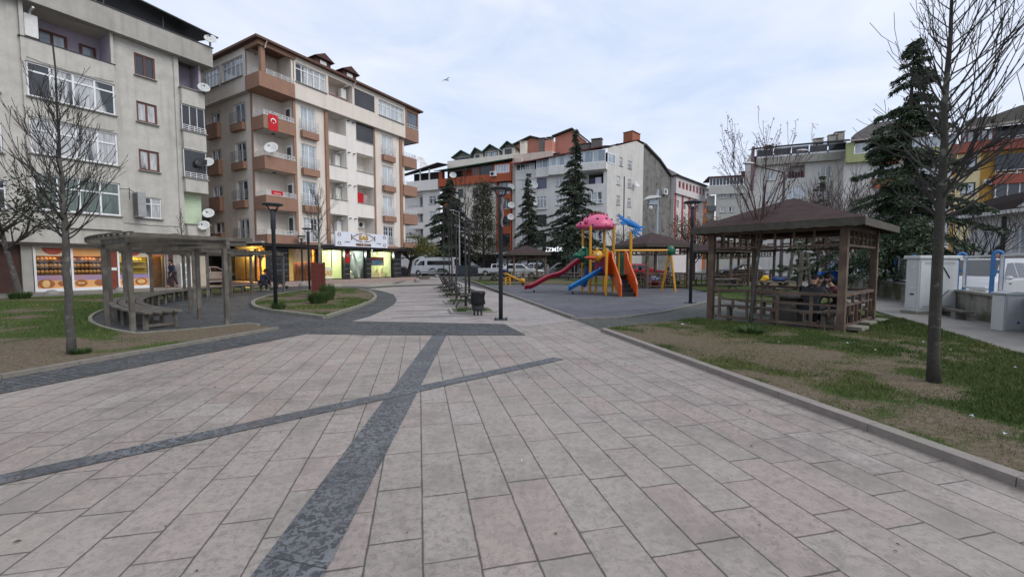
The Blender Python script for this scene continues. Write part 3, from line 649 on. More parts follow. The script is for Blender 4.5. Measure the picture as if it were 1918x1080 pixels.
# projecting parapet of the roof terrace, its window and black awning
b = MB(FA); b.box(-26, .66, -.5, .5, 15.05, 16.32); b.box(.1, .66, .5, 10, 15.05, 16.32); b.build('parapet', PL_A2, rootA)
b = MB(FA); b.box(-26, .72, -.56, -.3, 16.325, 16.37); b.build('parapet_coping', METD, rootA)
b = MB(FA); b.box(-26, -4.95, .2, 8, 16.1, 17.55); b.build('penthouse', PL_A, rootA)
win(FA, rootA, -8.3, -5.0, 16.36, 17.6, .1, WHITEF, P_CURT, 4, wd=.08, sill=False); win(FA, rootA, -13, -9, 16.36, 17.6, .1, WHITEF, P_CURT, 4, wd=.08, sill=False)
b = MB(FA); b.face([(-26, -.75, 17.5), (-4.4, -.75, 17.5), (.95, -.75, 17.12), (.95, 9, 19.0), (-26, 9, 19.6)]); b.face([(-26, -.74, 17.42), (-4.4, -.74, 17.42), (.94, -.74, 17.04), (.94, 9, 18.9), (-26, 9, 19.5)])
b.face([(-26, -.75, 17.42), (-4.4, -.75, 17.42), (-4.4, -.75, 17.5), (-26, -.75, 17.5)]); b.face([(-4.4, -.75, 17.42), (.95, -.75, 17.04), (.95, -.75, 17.12), (-4.4, -.75, 17.5)])
b.face([(.95, -.75, 17.04), (.95, 9, 18.9), (.95, 9, 19.0), (.95, -.75, 17.12)])
b.build('awning', ROOFB, rootA)
b = MB(FA); b.box(-4.9, .3, 2.5, 2.6, 16.1, 17.6); b.build('terrace_shade_sheet', DARKIN, rootA)  # dark sheet standing in for the shade under the awning
for x in (-4.8, -2.0, .6): MB(FA).bar((x, -.3, 16.37), (x, -.3, 17.15), .05, .05).build('awning_post', METD, rootA)
b = MB(FA); b.tube([(-3.6, .1, 5.95), (-4.1, -.35, 6.1), (-4.55, -.35, 6.05)], .02, 5); b.tube([(-4.1, -.35, 5.5), (-4.1, -.35, 6.2)], .02, 5); b.build('cable_bracket', METD, rootA)
CAB = mat('cable_black', (.02, .02, .022), .7)
for x0, x1, z, sg, y in ((-7.9, -4.5, 12.28, .12, -.2), (-7.6, -4.6, 9.42, .1, -.2), (-4.3, .6, 14.98, .25, -.54), (-8.0, -4.4, 15.02, .2, -.54), (-4.3, -1.5, 4.1, .04, -.03), (-1.1, .1, 14.85, .3, -.1)):
    MB(FA).tube([(x0 + (x1 - x0) * i / 12, y, z - sg * 4 * (i / 12) * (1 - i / 12) + .02 * math.sin(i * 2.1)) for i in range(13)], .012, 4).build('cable', CAB, rootA)
# ground floor: bakery front
b = MB(FA)
b.box(-26, .1, .5, .6, .12, 2.75)
b.box(-8.5, -8.12, -.05, .5, .12, 2.75); b.box(-2.42, -2.2, .0, .5, .12, 2.75); b.box(-1.9, .1, .1, .49, .12, 2.74)
b.build('ground_floor_wall', PL_A2, rootA)
b = MB(FA); b.box(-26, .1, -.35, -.02, 2.62, 2.76); b.build('canopy_slab', mat('canopy_dark', (.06, .045, .04), .8), rootA)
BREDBR = mat('shutter_brown', (.085, .04, .03), .7, (.06, .028, .022), 3)
b = MB(FA); b.box(-14, -8.52, .1, .2, .14, 2.6); 
for i in range(22): b.box(-14, -8.53, .09, .1, .2 + i * .108, .25 + i * .108)
b.build('shutter', BREDBR, rootA)
b = MB(FA); b.box(-8.1, -2.5, -.02, .12, 2.5, 2.62); b.build('shutter_box', mat('box_grey', (.5, .49, .47), .7, (.42, .41, .4), 4), rootA)
TILE_R = mat('red_tile', (.16, .035, .022), .5, (.22, .05, .03), 5)
b = MB(FA)
for i in range(9): b.box(-5.06, -4.75, -.04, .3, .16 + i * .26, .16 + i * .26 + .25)
b.build('tiled_pier', TILE_R, rootA)
b = MB(FA); b.box(-5.04, -4.77, -.06, -.041, 1.25, 1.42); b.build('notice', UNITW, rootA)
POST_V = mat('poster_violet', (.26, .22, .42), .6, (.42, .22, .2), 1.3); POST_O = mat('poster_orange', (.72, .30, .10), .6, (.66, .40, .16), 2)
BREAD = mat('bread_crust', (.42, .17, .055), .8, (.26, .09, .03), 9, bump=.3); BREADI = mat('bread_inside', (.75, .50, .22), .9, (.66, .38, .13), 12)
POST_W = mat('poster_cream', (.62, .55, .42), .6, (.55, .45, .32), 3); POST_R = mat('poster_red', (.32, .05, .035), .6, (.42, .1, .05), 6)
BAYS = ((-8.08, -6.72), (-6.68, -5.1), (-4.72, -3.2))
for i, (x0, x1) in enumerate(BAYS):
    b = MB(FA); b.box(x0, x1, -.03, .06, .13, .3); b.box(x0, x0 + .09, -.03, .06, .3, 2.5); b.box(x1 - .06, x1, -.03, .06, .3, 2.5); o = b.build('shop_window', WHITEF, rootA)
    b = MB(FA); b.face([(x0 + .09, .03, 1.02), (x1 - .06, .03, 1.02), (x1 - .06, .03, 2.06), (x0 + .09, .03, 2.06)]); b.build('pane', glassmat('shop_glass', (.9, .9, .88), .10), o)
    b = MB(FA); b.k = 0; b.box(x0 + .09, x1 - .06, .02, .05, .72, 1.02); b.k = 1; b.box(x0 + .09, x1 - .06, .02, .05, .3, .72)
    b.k = 2
    for cx, rx in (((x0 + .42, .33), (x0 + 1.05, .2)) if i == 0 else ((x0 + .38, .26), (x0 + 1.15, .24)) if i == 1 else ((x1 - .42, .3), (x0 + .35, .2))):
        b.ell((cx, .02, .55), rx, .012, rx * .78); 
    b.k = 3
    for cx, rx in (((x0 + .42, .15),) if i == 0 else ((x0 + .3, .07), (x0 + .45, .07), (x0 + .38, .06)) if i == 1 else ((x1 - .42, .2),)): b.ell((cx, .012, .55), rx, .014, rx * (1.35 if i == 0 else .7))
    b.build('poster', [POST_V, POST_O, BREAD, BREADI], rootA)
    b = MB(FA); b.k = 0; b.box(x0 + .09, x1 - .06, .02, .05, 2.06, 2.5)
    if i != 1: b.k = 1; b.ell((x0 + .75, .02, 2.46), .42, .012, .34)
    b.build('header_poster', [(POST_W, POST_O, POST_W)[i], POST_R], rootA)
    # inside: shelves and loaves
    b = MB(FA); b.box(x0, x1, .47, .49, .14, 2.6); b.build('shop_back', mat('shop_back_wood' if i < 2 else 'shop_back_yellow', (.14, .06, .03) if i < 2 else (.38, .27, .04), .8), rootA)
    b = MB(FA)
    for z in (1.06, 1.4, 1.74): b.box(x0 + .08, x1 - .08, .14, .46, z, z + .03)
    o = b.build('shelf', mat('shelf_wood' if i < 2 else 'shelf_yellow', (.24, .12, .05) if i < 2 else (.75, .6, .08), .7), rootA)
    b = MB(FA); rr = random.Random(i)
    for z in (1.09, 1.43, 1.77):
        if i == 2 and z != 1.77: continue
        x = x0 + .18
        while x < x1 - .2:
            if rr.random() < .92: b.ell((x, .24, z + .105), .088, .15, .11, 8, 6)
            x += .165
    b.build('bread', mat('loaf', (.66, .38, .13), .7, (.5, .24, .07), 12) if i < 2 else mat('banana_yellow', (.75, .6, .03), .6, (.6, .45, .03), 9), o)
b = MB(FA); b.box(-3.14, -2.44, .44, .46, .14, 2.1); b.box(-3.16, -2.42, -.02, .06, 2.1, 2.5); b.box(-2.5, -2.42, -.02, .06, .14, 2.1); b.build('shop_doorway', mat('doorway_wood', (.16, .075, .03), .8, (.1, .05, .02), 4), rootA)
b = MB(FA); b.box(-3.13, -2.5, -.03, -.021, 2.13, 2.48); o = b.build('door_header', mat('header_red', (.45, .10, .055), .6, (.55, .2, .08), 4), rootA)
text('lettering', 'Halk Fırını', FA, -2.81, -.036, 2.3, .17, POST_R, o)
b = MB(FA); b.box(-2.36, -1.95, .0, .12, .14, 2.6); b.build('door_leaf', mat('door_maroon', (.09, .03, .035), .6), rootA)
def plight(name, p, e, c, r=.15):
    l = bpy.data.lights.new(name, 'POINT'); l.energy = e; l.color = c; l.shadow_soft_size = r; o = bpy.data.objects.new(name, l); col.objects.link(o); o.location = p; return o
for x, e, c in ((-7.4, 10, (1, .66, .34)), (-5.9, 9, (1, .6, .3)), (-4.0, 14, (1, .85, .3)), (-2.8, 7, (1, .6, .25))): plight('shop_lamp', FA(x, .2, 2.3), e, c, .05)
# things hung on A
b = MB(FA); b.box(-3.86, -3.48, -.8, -.03, 4.48, 5.95); t = b.build('light_box_sign', mat('sign_box_grey', (.35, .35, .35), .6, (.28, .28, .28), 3), at=FA(-3.67, -.4, 4.5)); tag(t, 'blank grey light box sign jutting from the grey block beside a small white window', 'sign')
b = MB(FA); b.box(-3.869, -3.861, -.72, -.1, 4.56, 5.87); b.build('face', mat('sign_face', (.075, .075, .075), .4, (.13, .13, .13), 2), t)
dish(FA(.45, -.75, 16.75), 'white satellite dish on the roof parapet corner of the grey block', .36, R(-60)); dish(FA(.02, -.55, 13.42), 'greenish satellite dish at the lilac balcony of the grey block', .36, R(-50), m=mat('dish_grey', (.5, .52, .5), .5))
dish(FA(.08, -.65, 8.5), 'white satellite dish on the railing of the dark glazed balcony', .35, R(-75)); dish(FA(-.02, -.6, 5.05), 'white satellite dish with a black mark, upper of the pair by the mint balcony', .36, R(-70)); dish(FA(-.32, -.6, 4.2), 'white satellite dish, lower of the pair by the mint balcony', .36, R(-75))
dish(FA(-.3, -.5, 8.4), 'black satellite dish behind a white one on the dark glazed balcony', .36, R(-65), m=METD)

# ----------------------------------------------------------------- B: cream and brown corner block with the curtain shop
FB = Fr(-17.83, 30.5, 0, GA); FL = Fr(-17.83, 30.5, 0, GA - R(90))
rootB = thing('apartment_block', 'cream apartment block with brown corner balconies and a curtain shop below', 'building', FB.o)
zk = [13.9 - 2.87 * k for k in range(4)]     # heads of the tall windows
rec = [(12.6, 14.2), (9.9, 11.5), (7.1, 8.7), (4.23, 5.85)]
b = MB(FB)
holes = [(2.87, 4.15, z - 1.9, z) for z in zk] + [(11.07, 12.43, z - 1.9, z) for z in zk]
rh = [(5.22, 7.06, a, c, 1.3) for a, c in rec] + [(8.12, 10.03, a, c, 1.3) for a, c in rec]
wallgrid(b, 2.3, 5.2, 3.3, 14.2, [h for h in holes if h[1] < 5], d=.16); wallgrid(b, 10.08, 14.0, 3.3, 14.2, [h for h in holes if h[0] > 10], d=.16)
b.face([(2.3, 1.35, 3.3), (2.3, 0, 3.3), (2.3, 0, 14.2), (2.3, 1.35, 14.2)]); b.face([(0, 1.35, 3.3), (2.3, 1.35, 3.3), (2.3, 1.35, 14.2), (0, 1.35, 14.2)])
b.box(14.0, 14.1, 1.4, 11, 3.3, 14.2)
b.fr = FL
lh = [(-3.86, -2.33, z - 1.75, z - .22) for z in zk] + [(-7.4, -5.9, z - 1.2, z - .3) for z in zk]
wallgrid(b, -13.5, -1.35, 3.3, 14.2, lh, d=.16); b.face([(-13.5, .2, 3.3), (-13.5, .2, 14.2), (-13.5, 12, 14.2), (-13.5, 12, 3.3)])
b.build('wall', PL_B, rootB)
b = MB(FB); wallgrid(b, 5.2, 10.08, 3.3, 14.2, rh, y=-.004); b.build('balcony_bay', PL_BP, rootB)
b = MB(FB); 
for f_, q in ((FB, (2.22, 2.42, -.1)), (FB, (4.93, 5.2, -.16)), (FB, (10.04, 10.2, -.08)), (FB, (13.3, 13.66, -.1)), (FL, (-1.5, -1.3, -.06))): MB(f_).box(*q, -.005, 3.3, 14.2).build('pilaster', BROWN, rootB)
for k, z in enumerate(zk):
    pm = (P_DARK, P_CURT2, P_CURT, P_CURT2)[k]
    win(FB, rootB, 2.87, 4.15, z - 1.9, z, .08, WHITEF, P_SKY if k < 3 else P_CURT2, 2, wd=.08, sill=False, grid=(4, 4)); win(FB, rootB, 11.07, 12.43, z - 1.9, z, .08, WHITEF, P_BLIND if k < 3 else P_DARK, 2, wd=.09, sill=False, grid=None if k < 3 else (4, 4))
    win(FL, rootB, -3.86, -2.33, z - 1.75, z - .22, .08, WHITEF, P_SKY if k == 0 else P_CURT2, 2, wd=.09, sill=False); win(FL, rootB, -7.4, -5.9, z - 1.2, z - .3, .08, WHITEF, P_CURT2, 2, wd=.09, sill=False)
    for f_, q in ((FB, (2.8, 4.22, -.34, -.002, z - 2.45, z - 1.92)), (FB, (11.0, 12.5, -.34, -.002, z - 2.45, z - 1.92)), (FL, (-3.95, -2.25, -.3, -.002, z - 2.3, z - 1.77)), (FL, (-7.5, -5.8, -.3, -.002, z - 2.35, z - 1.22))): MB(f_).box(*q).build('flower_box', BROWN, rootB)
    rail(FB, rootB, 2.78, 4.24, z - 1.92, .85, -.32, RAILW, 7, 4, r=.014, ret=.3); rail(FB, rootB, 10.98, 12.52, z - 1.92, .85, -.32, RAILW, 6, 3, r=.014, ret=.3); rail(FL, rootB, -3.97, -2.23, z - 1.77, .8, -.3, STEEL, 6, 4, r=.016, ret=.28)
# recessed balconies: doors, boilers, flues, screens
for k, (a, c) in enumerate(rec):
    for q0, q1 in ((5.26, 5.7), (8.16, 8.66)): o = MB(FB).box(q0, q1, 1.26, 1.298, a - .4, c - .28).build('balcony_door', WHITEF, rootB); MB(FB).box(q0 + .04, q1 - .12, 1.25, 1.259, a - .3, c - .37).build('pane', P_DARK, o)
    if k > 0: boiler(FB, rootB, 6.5, .75, a + .1, 1.05, .48)
    if k: MB(FB).box(5.2, 7.1, -.05, .05, a - .035, a + .03).build('coping', SILL, rootB)
    MB(FB).box(8.1, 10.05, -.05, .05, a - .035, a + .03).build('coping', SILL, rootB)
    for x in (7.2, 7.75): MB(FB).tube([(x, -.005, c - .25), (x + .02, -.16, c - .22), (x + .12, -.2, c - .25)], .045, 6).build('flue', METD, rootB)
b = MB(FB); b.box(8.13, 10.02, .03, .06, 12.64, 14.18); b.box(5.23, 7.05, 0.05, .08, 12.64, 14.18); o = None
b = MB(FB); b.box(8.13, 10.02, .03, .06, 12.64, 14.18); b.build('screen_glazing', DGL, rootB)
acunit(FB, rootB, 8.9, 1.22, 5.0, .8, .55, .3)
LAUN = mat('red_cloth', (.50, .012, .02), .85, (.4, .01, .015), 4)
b = MB(FB); b.box(8.25, 8.95, .2, .23, 7.05, 8.05); b.k = 1; b.ell((9.25, .25, 7.55), .22, .06, .42, 8, 6); t = b.build('laundry', [LAUN, mat('print_cloth', (.55, .45, .45), .9, (.2, .12, .14), 18)], at=FB(8.6, .2, 7.1)); tag(t, 'red and patterned laundry hanging in a recessed balcony of the cream block', 'laundry')
# corner balconies
def corner_balcony(zb_, zt, flag=None):
    b = MB(FB); b.box(-.08, 2.3, -.16, -.02, zb_, zt); b.box(-.08, .06, -.019, 1.35, zb_, zt); b.k = 1; b.box(.062, 2.3, -.018, 1.35, zb_ + .002, zb_ + .18); o = b.build('corner_balcony', [BROWN, SOFFIT], rootB)
    r_ = MB(FB)
    for i in range(3):
        z = zt + .12 + i * .115; r_.bar((-.02, -.09, z), (2.28, -.09, z), .03, .03); r_.bar((-.01, -.07, z), (-.01, 1.34, z), .03, .03)
    for x in (0, .46, .92, 1.38, 1.84, 2.24): r_.bar((x, -.09, zt), (x, -.09, zt + .335), .03, .03)
    for y in (.45, .9, 1.3): r_.bar((-.01, y, zt), (-.01, y, zt + .335), .03, .03)
    r_.build('railing', RAILW, o)
    r_ = MB(FB); r_.box(-.1, 2.3, -.19, 0, zt + .002, zt + .03); r_.build('coping', RAILW, o)
    d_ = MB(FB); d_.box(2.24, 2.29, .25, .95, zb_ + .2, zb_ + 2.25); o2 = d_.build('balcony_door', WHITEF, rootB); d_ = MB(FB); d_.box(2.225, 2.239, .36, .84, zb_ + .9, zb_ + 2.1); d_.build('pane', P_DARK, o2)
    l_ = MB(FB); l_.cyl((1.1, .7), .12, zb_ - .06, zb_, 10); l_.build('ceiling_lamp', METD, rootB)
for zb_, zt in ((11.36, 12.3), (8.5, 9.45), (5.64, 6.62), (3.1, 3.8)): corner_balcony(zb_, zt)
for zb_, zt in ((11.45, 12.45), (8.58, 9.58), (5.7, 6.7), (3.3, 3.8)):
    b = MB(FB); b.box(13.66, 15.6, -.2, -.06, zb_, zt); b.box(15.46, 15.6, -.058, 1.3, zb_, zt); b.k = 1; b.box(13.66, 15.455, -.055, 1.4, zb_ + .002, zb_ + .18); o = b.build('end_balcony', [BROWN, SOFFIT], rootB)
    rail(FB, o, 13.68, 15.56, zt, .4, -.13, RAILW, 4, 2); 
    r_ = MB(FB)
    for i in range(3): r_.bar((15.53, -.1, zt + .12 + i * .13), (15.53, 1.3, zt + .12 + i * .13), .03, .03)
    r_.build('railing', RAILW, o)
# overhanging top floor
b = MB(FB)
th = [(2.35, 4.95, 15.45, 16.85), (10.45, 13.6, 15.45, 16.85)]; to = [(5.15, 7.5, 15.4, 16.9, 1.2), (7.72, 9.95, 15.4, 16.85, .3)]
wallgrid(b, 2.2, 13.85, 14.2, 17.25, th + to, y=-.36, d=.14)
b.build('top_floor_wall', PL_B, rootB); b = MB(FL); tl = [(-4.7, -1.75, 15.3, 16.75), (-7.6, -5.0, 15.3, 16.75), (-10.6, -8.0, 15.3, 16.75)]; wallgrid(b, -13.9, -1.35, 14.2, 17.25, tl, y=-.36, d=.14)
b.build('top_floor_wall', PL_B, rootB)
b = MB(FB); b.box(2.2, 15.7, -.36, 1.4, 14.15, 14.2); b.box(0, 2.2, -.3, 1.4, 14.16, 14.2); b.build('soffit', SOFFIT, rootB); b = MB(FL).box(-13.9, -1.2, -.36, .5, 14.15, 14.195); b.build('soffit', SOFFIT, rootB)
for i, h in enumerate(th): win(FB, rootB, h[0], h[1], h[2], h[3], -.26, WHITEF, (P_CURT, P_BLIND)[i], (5, 6)[i], .72, wd=.07)
for h in tl: win(FL, rootB, h[0], h[1], h[2], h[3], -.26, WHITEF, P_BLIND, 5, .7, wd=.07)
b = MB(FB); b.box(7.74, 9.93, -.3, -.27, 15.42, 16.83); b.build('screen_glazing', DGL, rootB)
boiler(FB, rootB, 6.75, .1, 15.5, 1.1, .5)
b = MB(FB); rr = random.Random(4)
for i in range(9): b.ell((5.4 + i * .2, -.2, 15.5), .12, .1, .12 + .08 * rr.random(), 7, 5)
b.build('potted_plants', mat('plant_dull', (.09, .11, .05), .9, (.3, .12, .2), 9), rootB)
b = MB(FB); b.box(-.45, 2.2, -.45, -.3, 14.1, 15.1); b.box(-.45, -.3, -.299, 1.35, 14.1, 15.1); b.box(-.28, 2.2, -.29, 1.34, 14.1, 14.15); b.box(-.2, .1, -.3, .0, 15.11, 17.0); b.box(-.45, 2.3, -.45, -.28, 16.95, 17.25); b.box(-.44, -.28, -.27, 1.35, 16.95, 17.25)
b.build('corner_loggia', BROWN, rootB); b = MB(FB); b.box(13.85, 15.7, -.4, -.28, 14.1, 15.3); b.box(15.58, 15.7, -.279, 3, 14.1, 17.25); b.box(13.85, 14.05, -.4, -.25, 15.301, 17.25); b.box(15.5, 15.7, -.38, -.28, 15.301, 17.25); b.box(14.05, 15.5, -.38, -.26, 16.9, 17.25); b.build('corner_loggia', BROWN, rootB)
b = MB(FB); b.box(14.05, 15.5, -.3, -.27, 15.3, 16.9); o = b.build('loggia_glazing', mat('blue_glazing', (.07, .085, .115), .1, (.14, .16, .2), .8), rootB); rail(FB, rootB, 14.06, 15.49, 15.3, .32, -.38, RAILW, 4, 1)
b = MB(FB); b.box(2.02, 2.19, -.3, 1.35, 14.2, 17.3); b.box(-.28, 2.0, 1.35, 1.4, 14.2, 17.3); b.build('loggia_wall', PL_B, rootB)
b = MB(FB)
for i in range(3): z = 15.2 + i * .12; b.bar((.1, -.38, z), (2.2, -.38, z), .03, .03); b.bar((-.38, .0, z), (-.38, 1.34, z), .03, .03)
for x in (.12, .65, 1.2, 1.7, 2.18): b.bar((x, -.38, 15.1), (x, -.38, 15.44), .03, .03)
b.build('loggia_railing', RAILW, rootB)
# roof
b = MB(FB); ov = .38
b.k = 0
x0, x1, y0, y1, ze, zr = -.36 - ov, 15.7 + ov, -.36 - ov, 13.9, 17.3, 18.95
A_, B_, C_, D_ = (x0, y0, ze), (x1, y0, ze), (x1, y1, ze), (x0, y1, ze); M1, M2 = (x0 + 6.5, 6.3, zr), (x1 - 6.5, 6.3, zr)
for f in ((A_, B_, M2, M1), (B_, C_, M2), (C_, D_, M1, M2), (D_, A_, M1)): b.face([(p[0], p[1], p[2] + .1) for p in f])
b.k = 1; b.box(x0, x1, y0, y0 + .06, ze - .06, ze + .1); b.box(x0, x0 + .06, y0 + .06, y1, ze - .06, ze + .1); b.box(x1 - .06, x1, y0 + .06, y1, ze - .06, ze + .1); b.face([(x0 + .06, y0 + .06, ze - .03), (x1 - .06, y0 + .06, ze - .03), (x1 - .06, y1, ze - .03), (x0 + .06, y1, ze - .03)])
roof = b.build('roof', [ROOFD, BROWN2], rootB)
for px0, px1 in ((590, 616), (636, 668)):
    xc = FB.px((px0 + px1) / 2, 130, 1.2)[0]; b = MB(FB); b.k = 0; b.box(xc - .7, xc + .7, 1.0, 4, 17.7, 18.75); b.k = 1; b.extr([(xc - .95, 18.7), (xc + .95, 18.7), (xc, 19.2)], .75, 4.6); b.k = 2; b.box(xc - .3, xc + .3, .985, .999, 18.25, 18.6); b.build('dormer', [ROOFD, ROOFD, UNITW], roof)
for x in (.05, 7.62): MB(FB).tube([(x, -.7, 17.25), (x, -.5, 17.05), (x, -.44, 16.85)], .045, 6).build('downpipe', PL_B, rootB)
# shop level
BLK = mat('black_fascia', (.012, .011, .012), .35, (.02, .018, .018), 4); BLKT = mat('black_tile', (.02, .021, .025), .25, (.04, .04, .045), 2)
b = MB(FB); b.box(-.9, 14.6, -.9, 1.0, 3.04, 3.12); b.box(-.9, -.5, 1.0, 8, 3.04, 3.12); b.box(0.3, 14.4, .3, 1.2, 2.86, 3.039); b.box(-.88, 14.58, -.88, -.8, 2.9, 3.039); b.box(-.88, -.8, -.79, 10, 2.9, 3.039); b.fr = FL; b.box(-13, -1.0, -.3, 1, 3.042, 3.118); b.build('fascia', BLK, rootB)
b = MB(FB); b.box(-.6, 14.4, -1.0, .3, -.02, .3); b.box(-.6, 14.4, -1.35, -1.001, -.02, .15); b.fr = FL; b.box(-13, -.301, -.7, .3, -.02, .3); b.build('terrace', mat('terrace_tile', (.34, .25, .22), .7, (.27, .21, .19), 4), rootB)
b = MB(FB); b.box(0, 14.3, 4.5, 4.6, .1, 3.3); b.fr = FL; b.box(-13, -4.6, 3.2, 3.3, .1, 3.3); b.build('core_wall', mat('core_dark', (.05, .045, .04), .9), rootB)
b = MB(FB); b.box(-.3, 14.3, .2, 4.6, 3.12, 3.3); b.fr = FL; b.box(-13, -.3, .2, 4, 3.121, 3.299); b.build('shop_ceiling', mat('ceiling_pale', (.5, .48, .44), .9), rootB)
GLZ = glassmat('shop_glass', (.9, .9, .88), .10)
def shopbay(fr, x0, x1, z0, z1, y, depth, back, lamp, lc, le, frames=2, door=None):
    b = MB(fr); b.box(x0, x0 + .06, y, y + .06, z0, z1); b.box(x1 - .06, x1, y, y + .06, z0, z1); b.box(x0 + .06, x1 - .06, y, y + .06, z0, z0 + .07); b.box(x0 + .06, x1 - .06, y, y + .06, z1 - .06, z1)
    for i in range(1, frames): xx = x0 + (x1 - x0) * i / frames; b.box(xx - .03, xx + .03, y, y + .06, z0 + .07, z1 - .06)
    o = b.build('shop_window', DARKF, rootB); b = MB(fr); b.face([(x0 + .03, y + .03, z0 + .03), (x1 - .03, y + .03, z0 + .03), (x1 - .03, y + .03, z1 - .03), (x0 + .03, y + .03, z1 - .03)]); b.build('pane', GLZ, o)
    b = MB(fr); b.box(x0, x1, y + depth, y + depth + .05, z0, z1); b.box(x0 - .05, x0, y + .08, y + depth, z0, z1); b.box(x1, x1 + .05, y + .08, y + depth, z0, z1); b.box(x0, x1, y + .08, y + depth, z0 - .04, z0); b.build('showroom', back, rootB)
    c = fr((x0 + x1) / 2, y + depth * .45, z1 - .35); plight('shop_lamp', c, le, lc, .12)
    l = MB(fr)
    for i in range(3): l.ell(((x0 * (3 - i) + x1 * (i + 1)) / 4, y + depth * .6, z1 - .25), .07, .07, .07, 8, 6)
    l.build('chandelier', mat('lamp_glow_' + lamp, (1, 1, 1), .5, emit=lc, es=9), rootB)
    return o
def drape(fr, pts, y, m, wv=.03, n=40, name='curtain'):
    """pts: rows of (z, xl, xr)"""
    b = MB(fr); rows = []
    for z, xl, xr in pts: rows.append([b.P((xl + (xr - xl) * i / n, y + wv * math.sin(i * 1.35) + wv * .5 * math.sin(i * .55), z)) for i in range(n + 1)])
    for a, c in zip(rows, rows[1:]):
        for i in range(n): b.f.append([a[i], a[i + 1], c[i + 1], c[i]]); b.m.append(0)
    return b.build(name, m, rootB, smooth=True)
YB = mat('ochre_back', (.70, .48, .16), .9, (.6, .38, .1), 2); GB_ = mat('pale_green_back', (.58, .62, .42), .9, (.5, .55, .38), 2); WCUR = mat('white_voile', (.85, .85, .8), .9); YCUR = mat('gold_voile', (.85, .62, .22), .9, (.7, .48, .15), 6); BCUR = mat('brown_velvet', (.10, .05, .025), .9, (.16, .085, .04), 9)
WARM, COOL = (1, .6, .14), (.95, 1, .72)
shopbay(FL, -6.2, -2.3, .32, 2.8, .3, 2.4, YB, 'warm', WARM, 420, 3); shopbay(FL, -2.2, -.34, .32, 2.8, .3, 1.8, YB, 'warm', WARM, 380, 1)
b = MB(FB); b.box(.3, 1.66, .12, .9, .3, 2.86); b.fr = FL
b.build('column', BLKT, rootB)
b = MB(FB)
for z in (.7, 1.15, 1.6, 2.05): b.box(.29, 1.67, .11, .119, z, z + .02)
b.build('column_band', STEEL, rootB)
shopbay(FB, 1.72, 4.15, .32, 2.86, .3, 1.6, YB, 'warm', WARM, 420, 1)
b = MB(FB); b.box(4.16, 4.5, .1, .5, .3, 2.86); b.build('pier', mat('pier_maroon', (.07, .02, .02), .5), rootB)
shopbay(FB, 4.52, 6.6, .32, 2.86, .3, 2.6, GB_, 'cool', COOL, 130, 2); shopbay(FB, 7.14, 8.95, .32, 2.86, .3, 2.2, mat('slate_back', (.10, .12, .12), .8, (.2, .22, .2), 3), 'cool', (.9, 1, .9), 150, 1); shopbay(FB, 9.5, 12.35, .32, 2.86, .3, 2.6, GB_, 'cool', COOL, 120, 1)
for x0, x1 in ((6.62, 7.12), (8.97, 9.48), (12.37, 13.3)):
    b = MB(FB); b.box(x0, x1, -.05, .6, .1 if x1 < 12 else .3, 2.86); o = b.build('column', BLKT, rootB); b = MB(FB)
    for z in (.75, 1.2, 1.65, 2.1): b.box(x0 - .008, x1 + .008, -.062, -.051, z, z + .025)
    b.build('band', STEEL, o)
drape(FB, [(2.82, 1.8, 4.1), (1.75, 1.8, 4.1)], .75, YCUR); drape(FB, [(1.8, 1.8, 4.1), (.35, 1.8, 4.1)], .9, BCUR)
drape(FL, [(2.75, -2.1, -1.3), (2.2, -2.1, -1.5), (1.7, -2.05, -1.9), (.4, -2.05, -1.8)], .6, YCUR); drape(FL, [(2.75, -1.3, -.4), (2.1, -1.05, -.4), (1.6, -.65, -.4), (1.3, -.5, -.4)], .62, YCUR); drape(FL, [(2.75, -3.2, -2.5), (.4, -3.0, -2.55)], .9, YCUR)
drape(FB, [(2.6, 7.75, 8.02), (1.7, 7.4, 7.75), (1.0, 7.2, 7.45), (.4, 7.2, 7.35)], .8, WCUR, .02); drape(FB, [(2.6, 8.05, 8.3), (1.7, 8.3, 8.65), (1.0, 8.6, 8.85), (.4, 8.7, 8.88)], .8, WCUR, .02)
FURN = mat('furniture_cream', (.7, .62, .45), .6, (.6, .5, .35), 5)
b = MB(FL)
b.box(-1.6, -.7, 1.2, 1.6, 1.0, 1.06); b.box(-1.5, -1.4, 1.3, 1.5, .34, 1.0); b.box(-.85, -.75, 1.3, 1.5, .34, 1.0); b.ell((-1.9, 1.0, .6), .2, .2, .28); b.ell((-.6, 1.0, .6), .18, .2, .26); b.fr = FB
for x, z, r in ((4.9, .9, .22), (5.6, 1.0, .18), (7.9, .75, .25), (8.2, .6, .25), (9.9, .8, .2), (10.5, .9, .22), (11.2, .8, .25), (11.9, .9, .2)): b.box(x - r, x + r, 1.1, 1.4, .34, z); b.ell((x, 1.2, z + .2), r * .6, r * .6, .22)
b.build('display_furniture', FURN, rootB)
b = MB(FB); b.box(10.0, 11.8, .8, .83, 1.5, 2.3); b.k = 1; b.box(10.3, 11.6, .77, .8, 1.55, 2.0); b.build('display_cloth', [mat('cloth_red', (.45, .08, .05), .9, (.3, .05, .05), 5), mat('cloth_blue', (.12, .3, .5), .9, (.2, .4, .6), 5)], rootB)
GOLD = mat('gold_letter', (.62, .36, .05), .4, metal=.3); 
b = MB(FB); b.box(4.6, 5.6, .24, .27, .4, 1.35); o = b.build('window_board', mat('board_cream', (.72, .72, .5), .7), rootB); text('lettering', 'SAS', FB, 5.1, .225, .85, .62, GOLD, o, ext=.01, sx=.8, bold=.012)
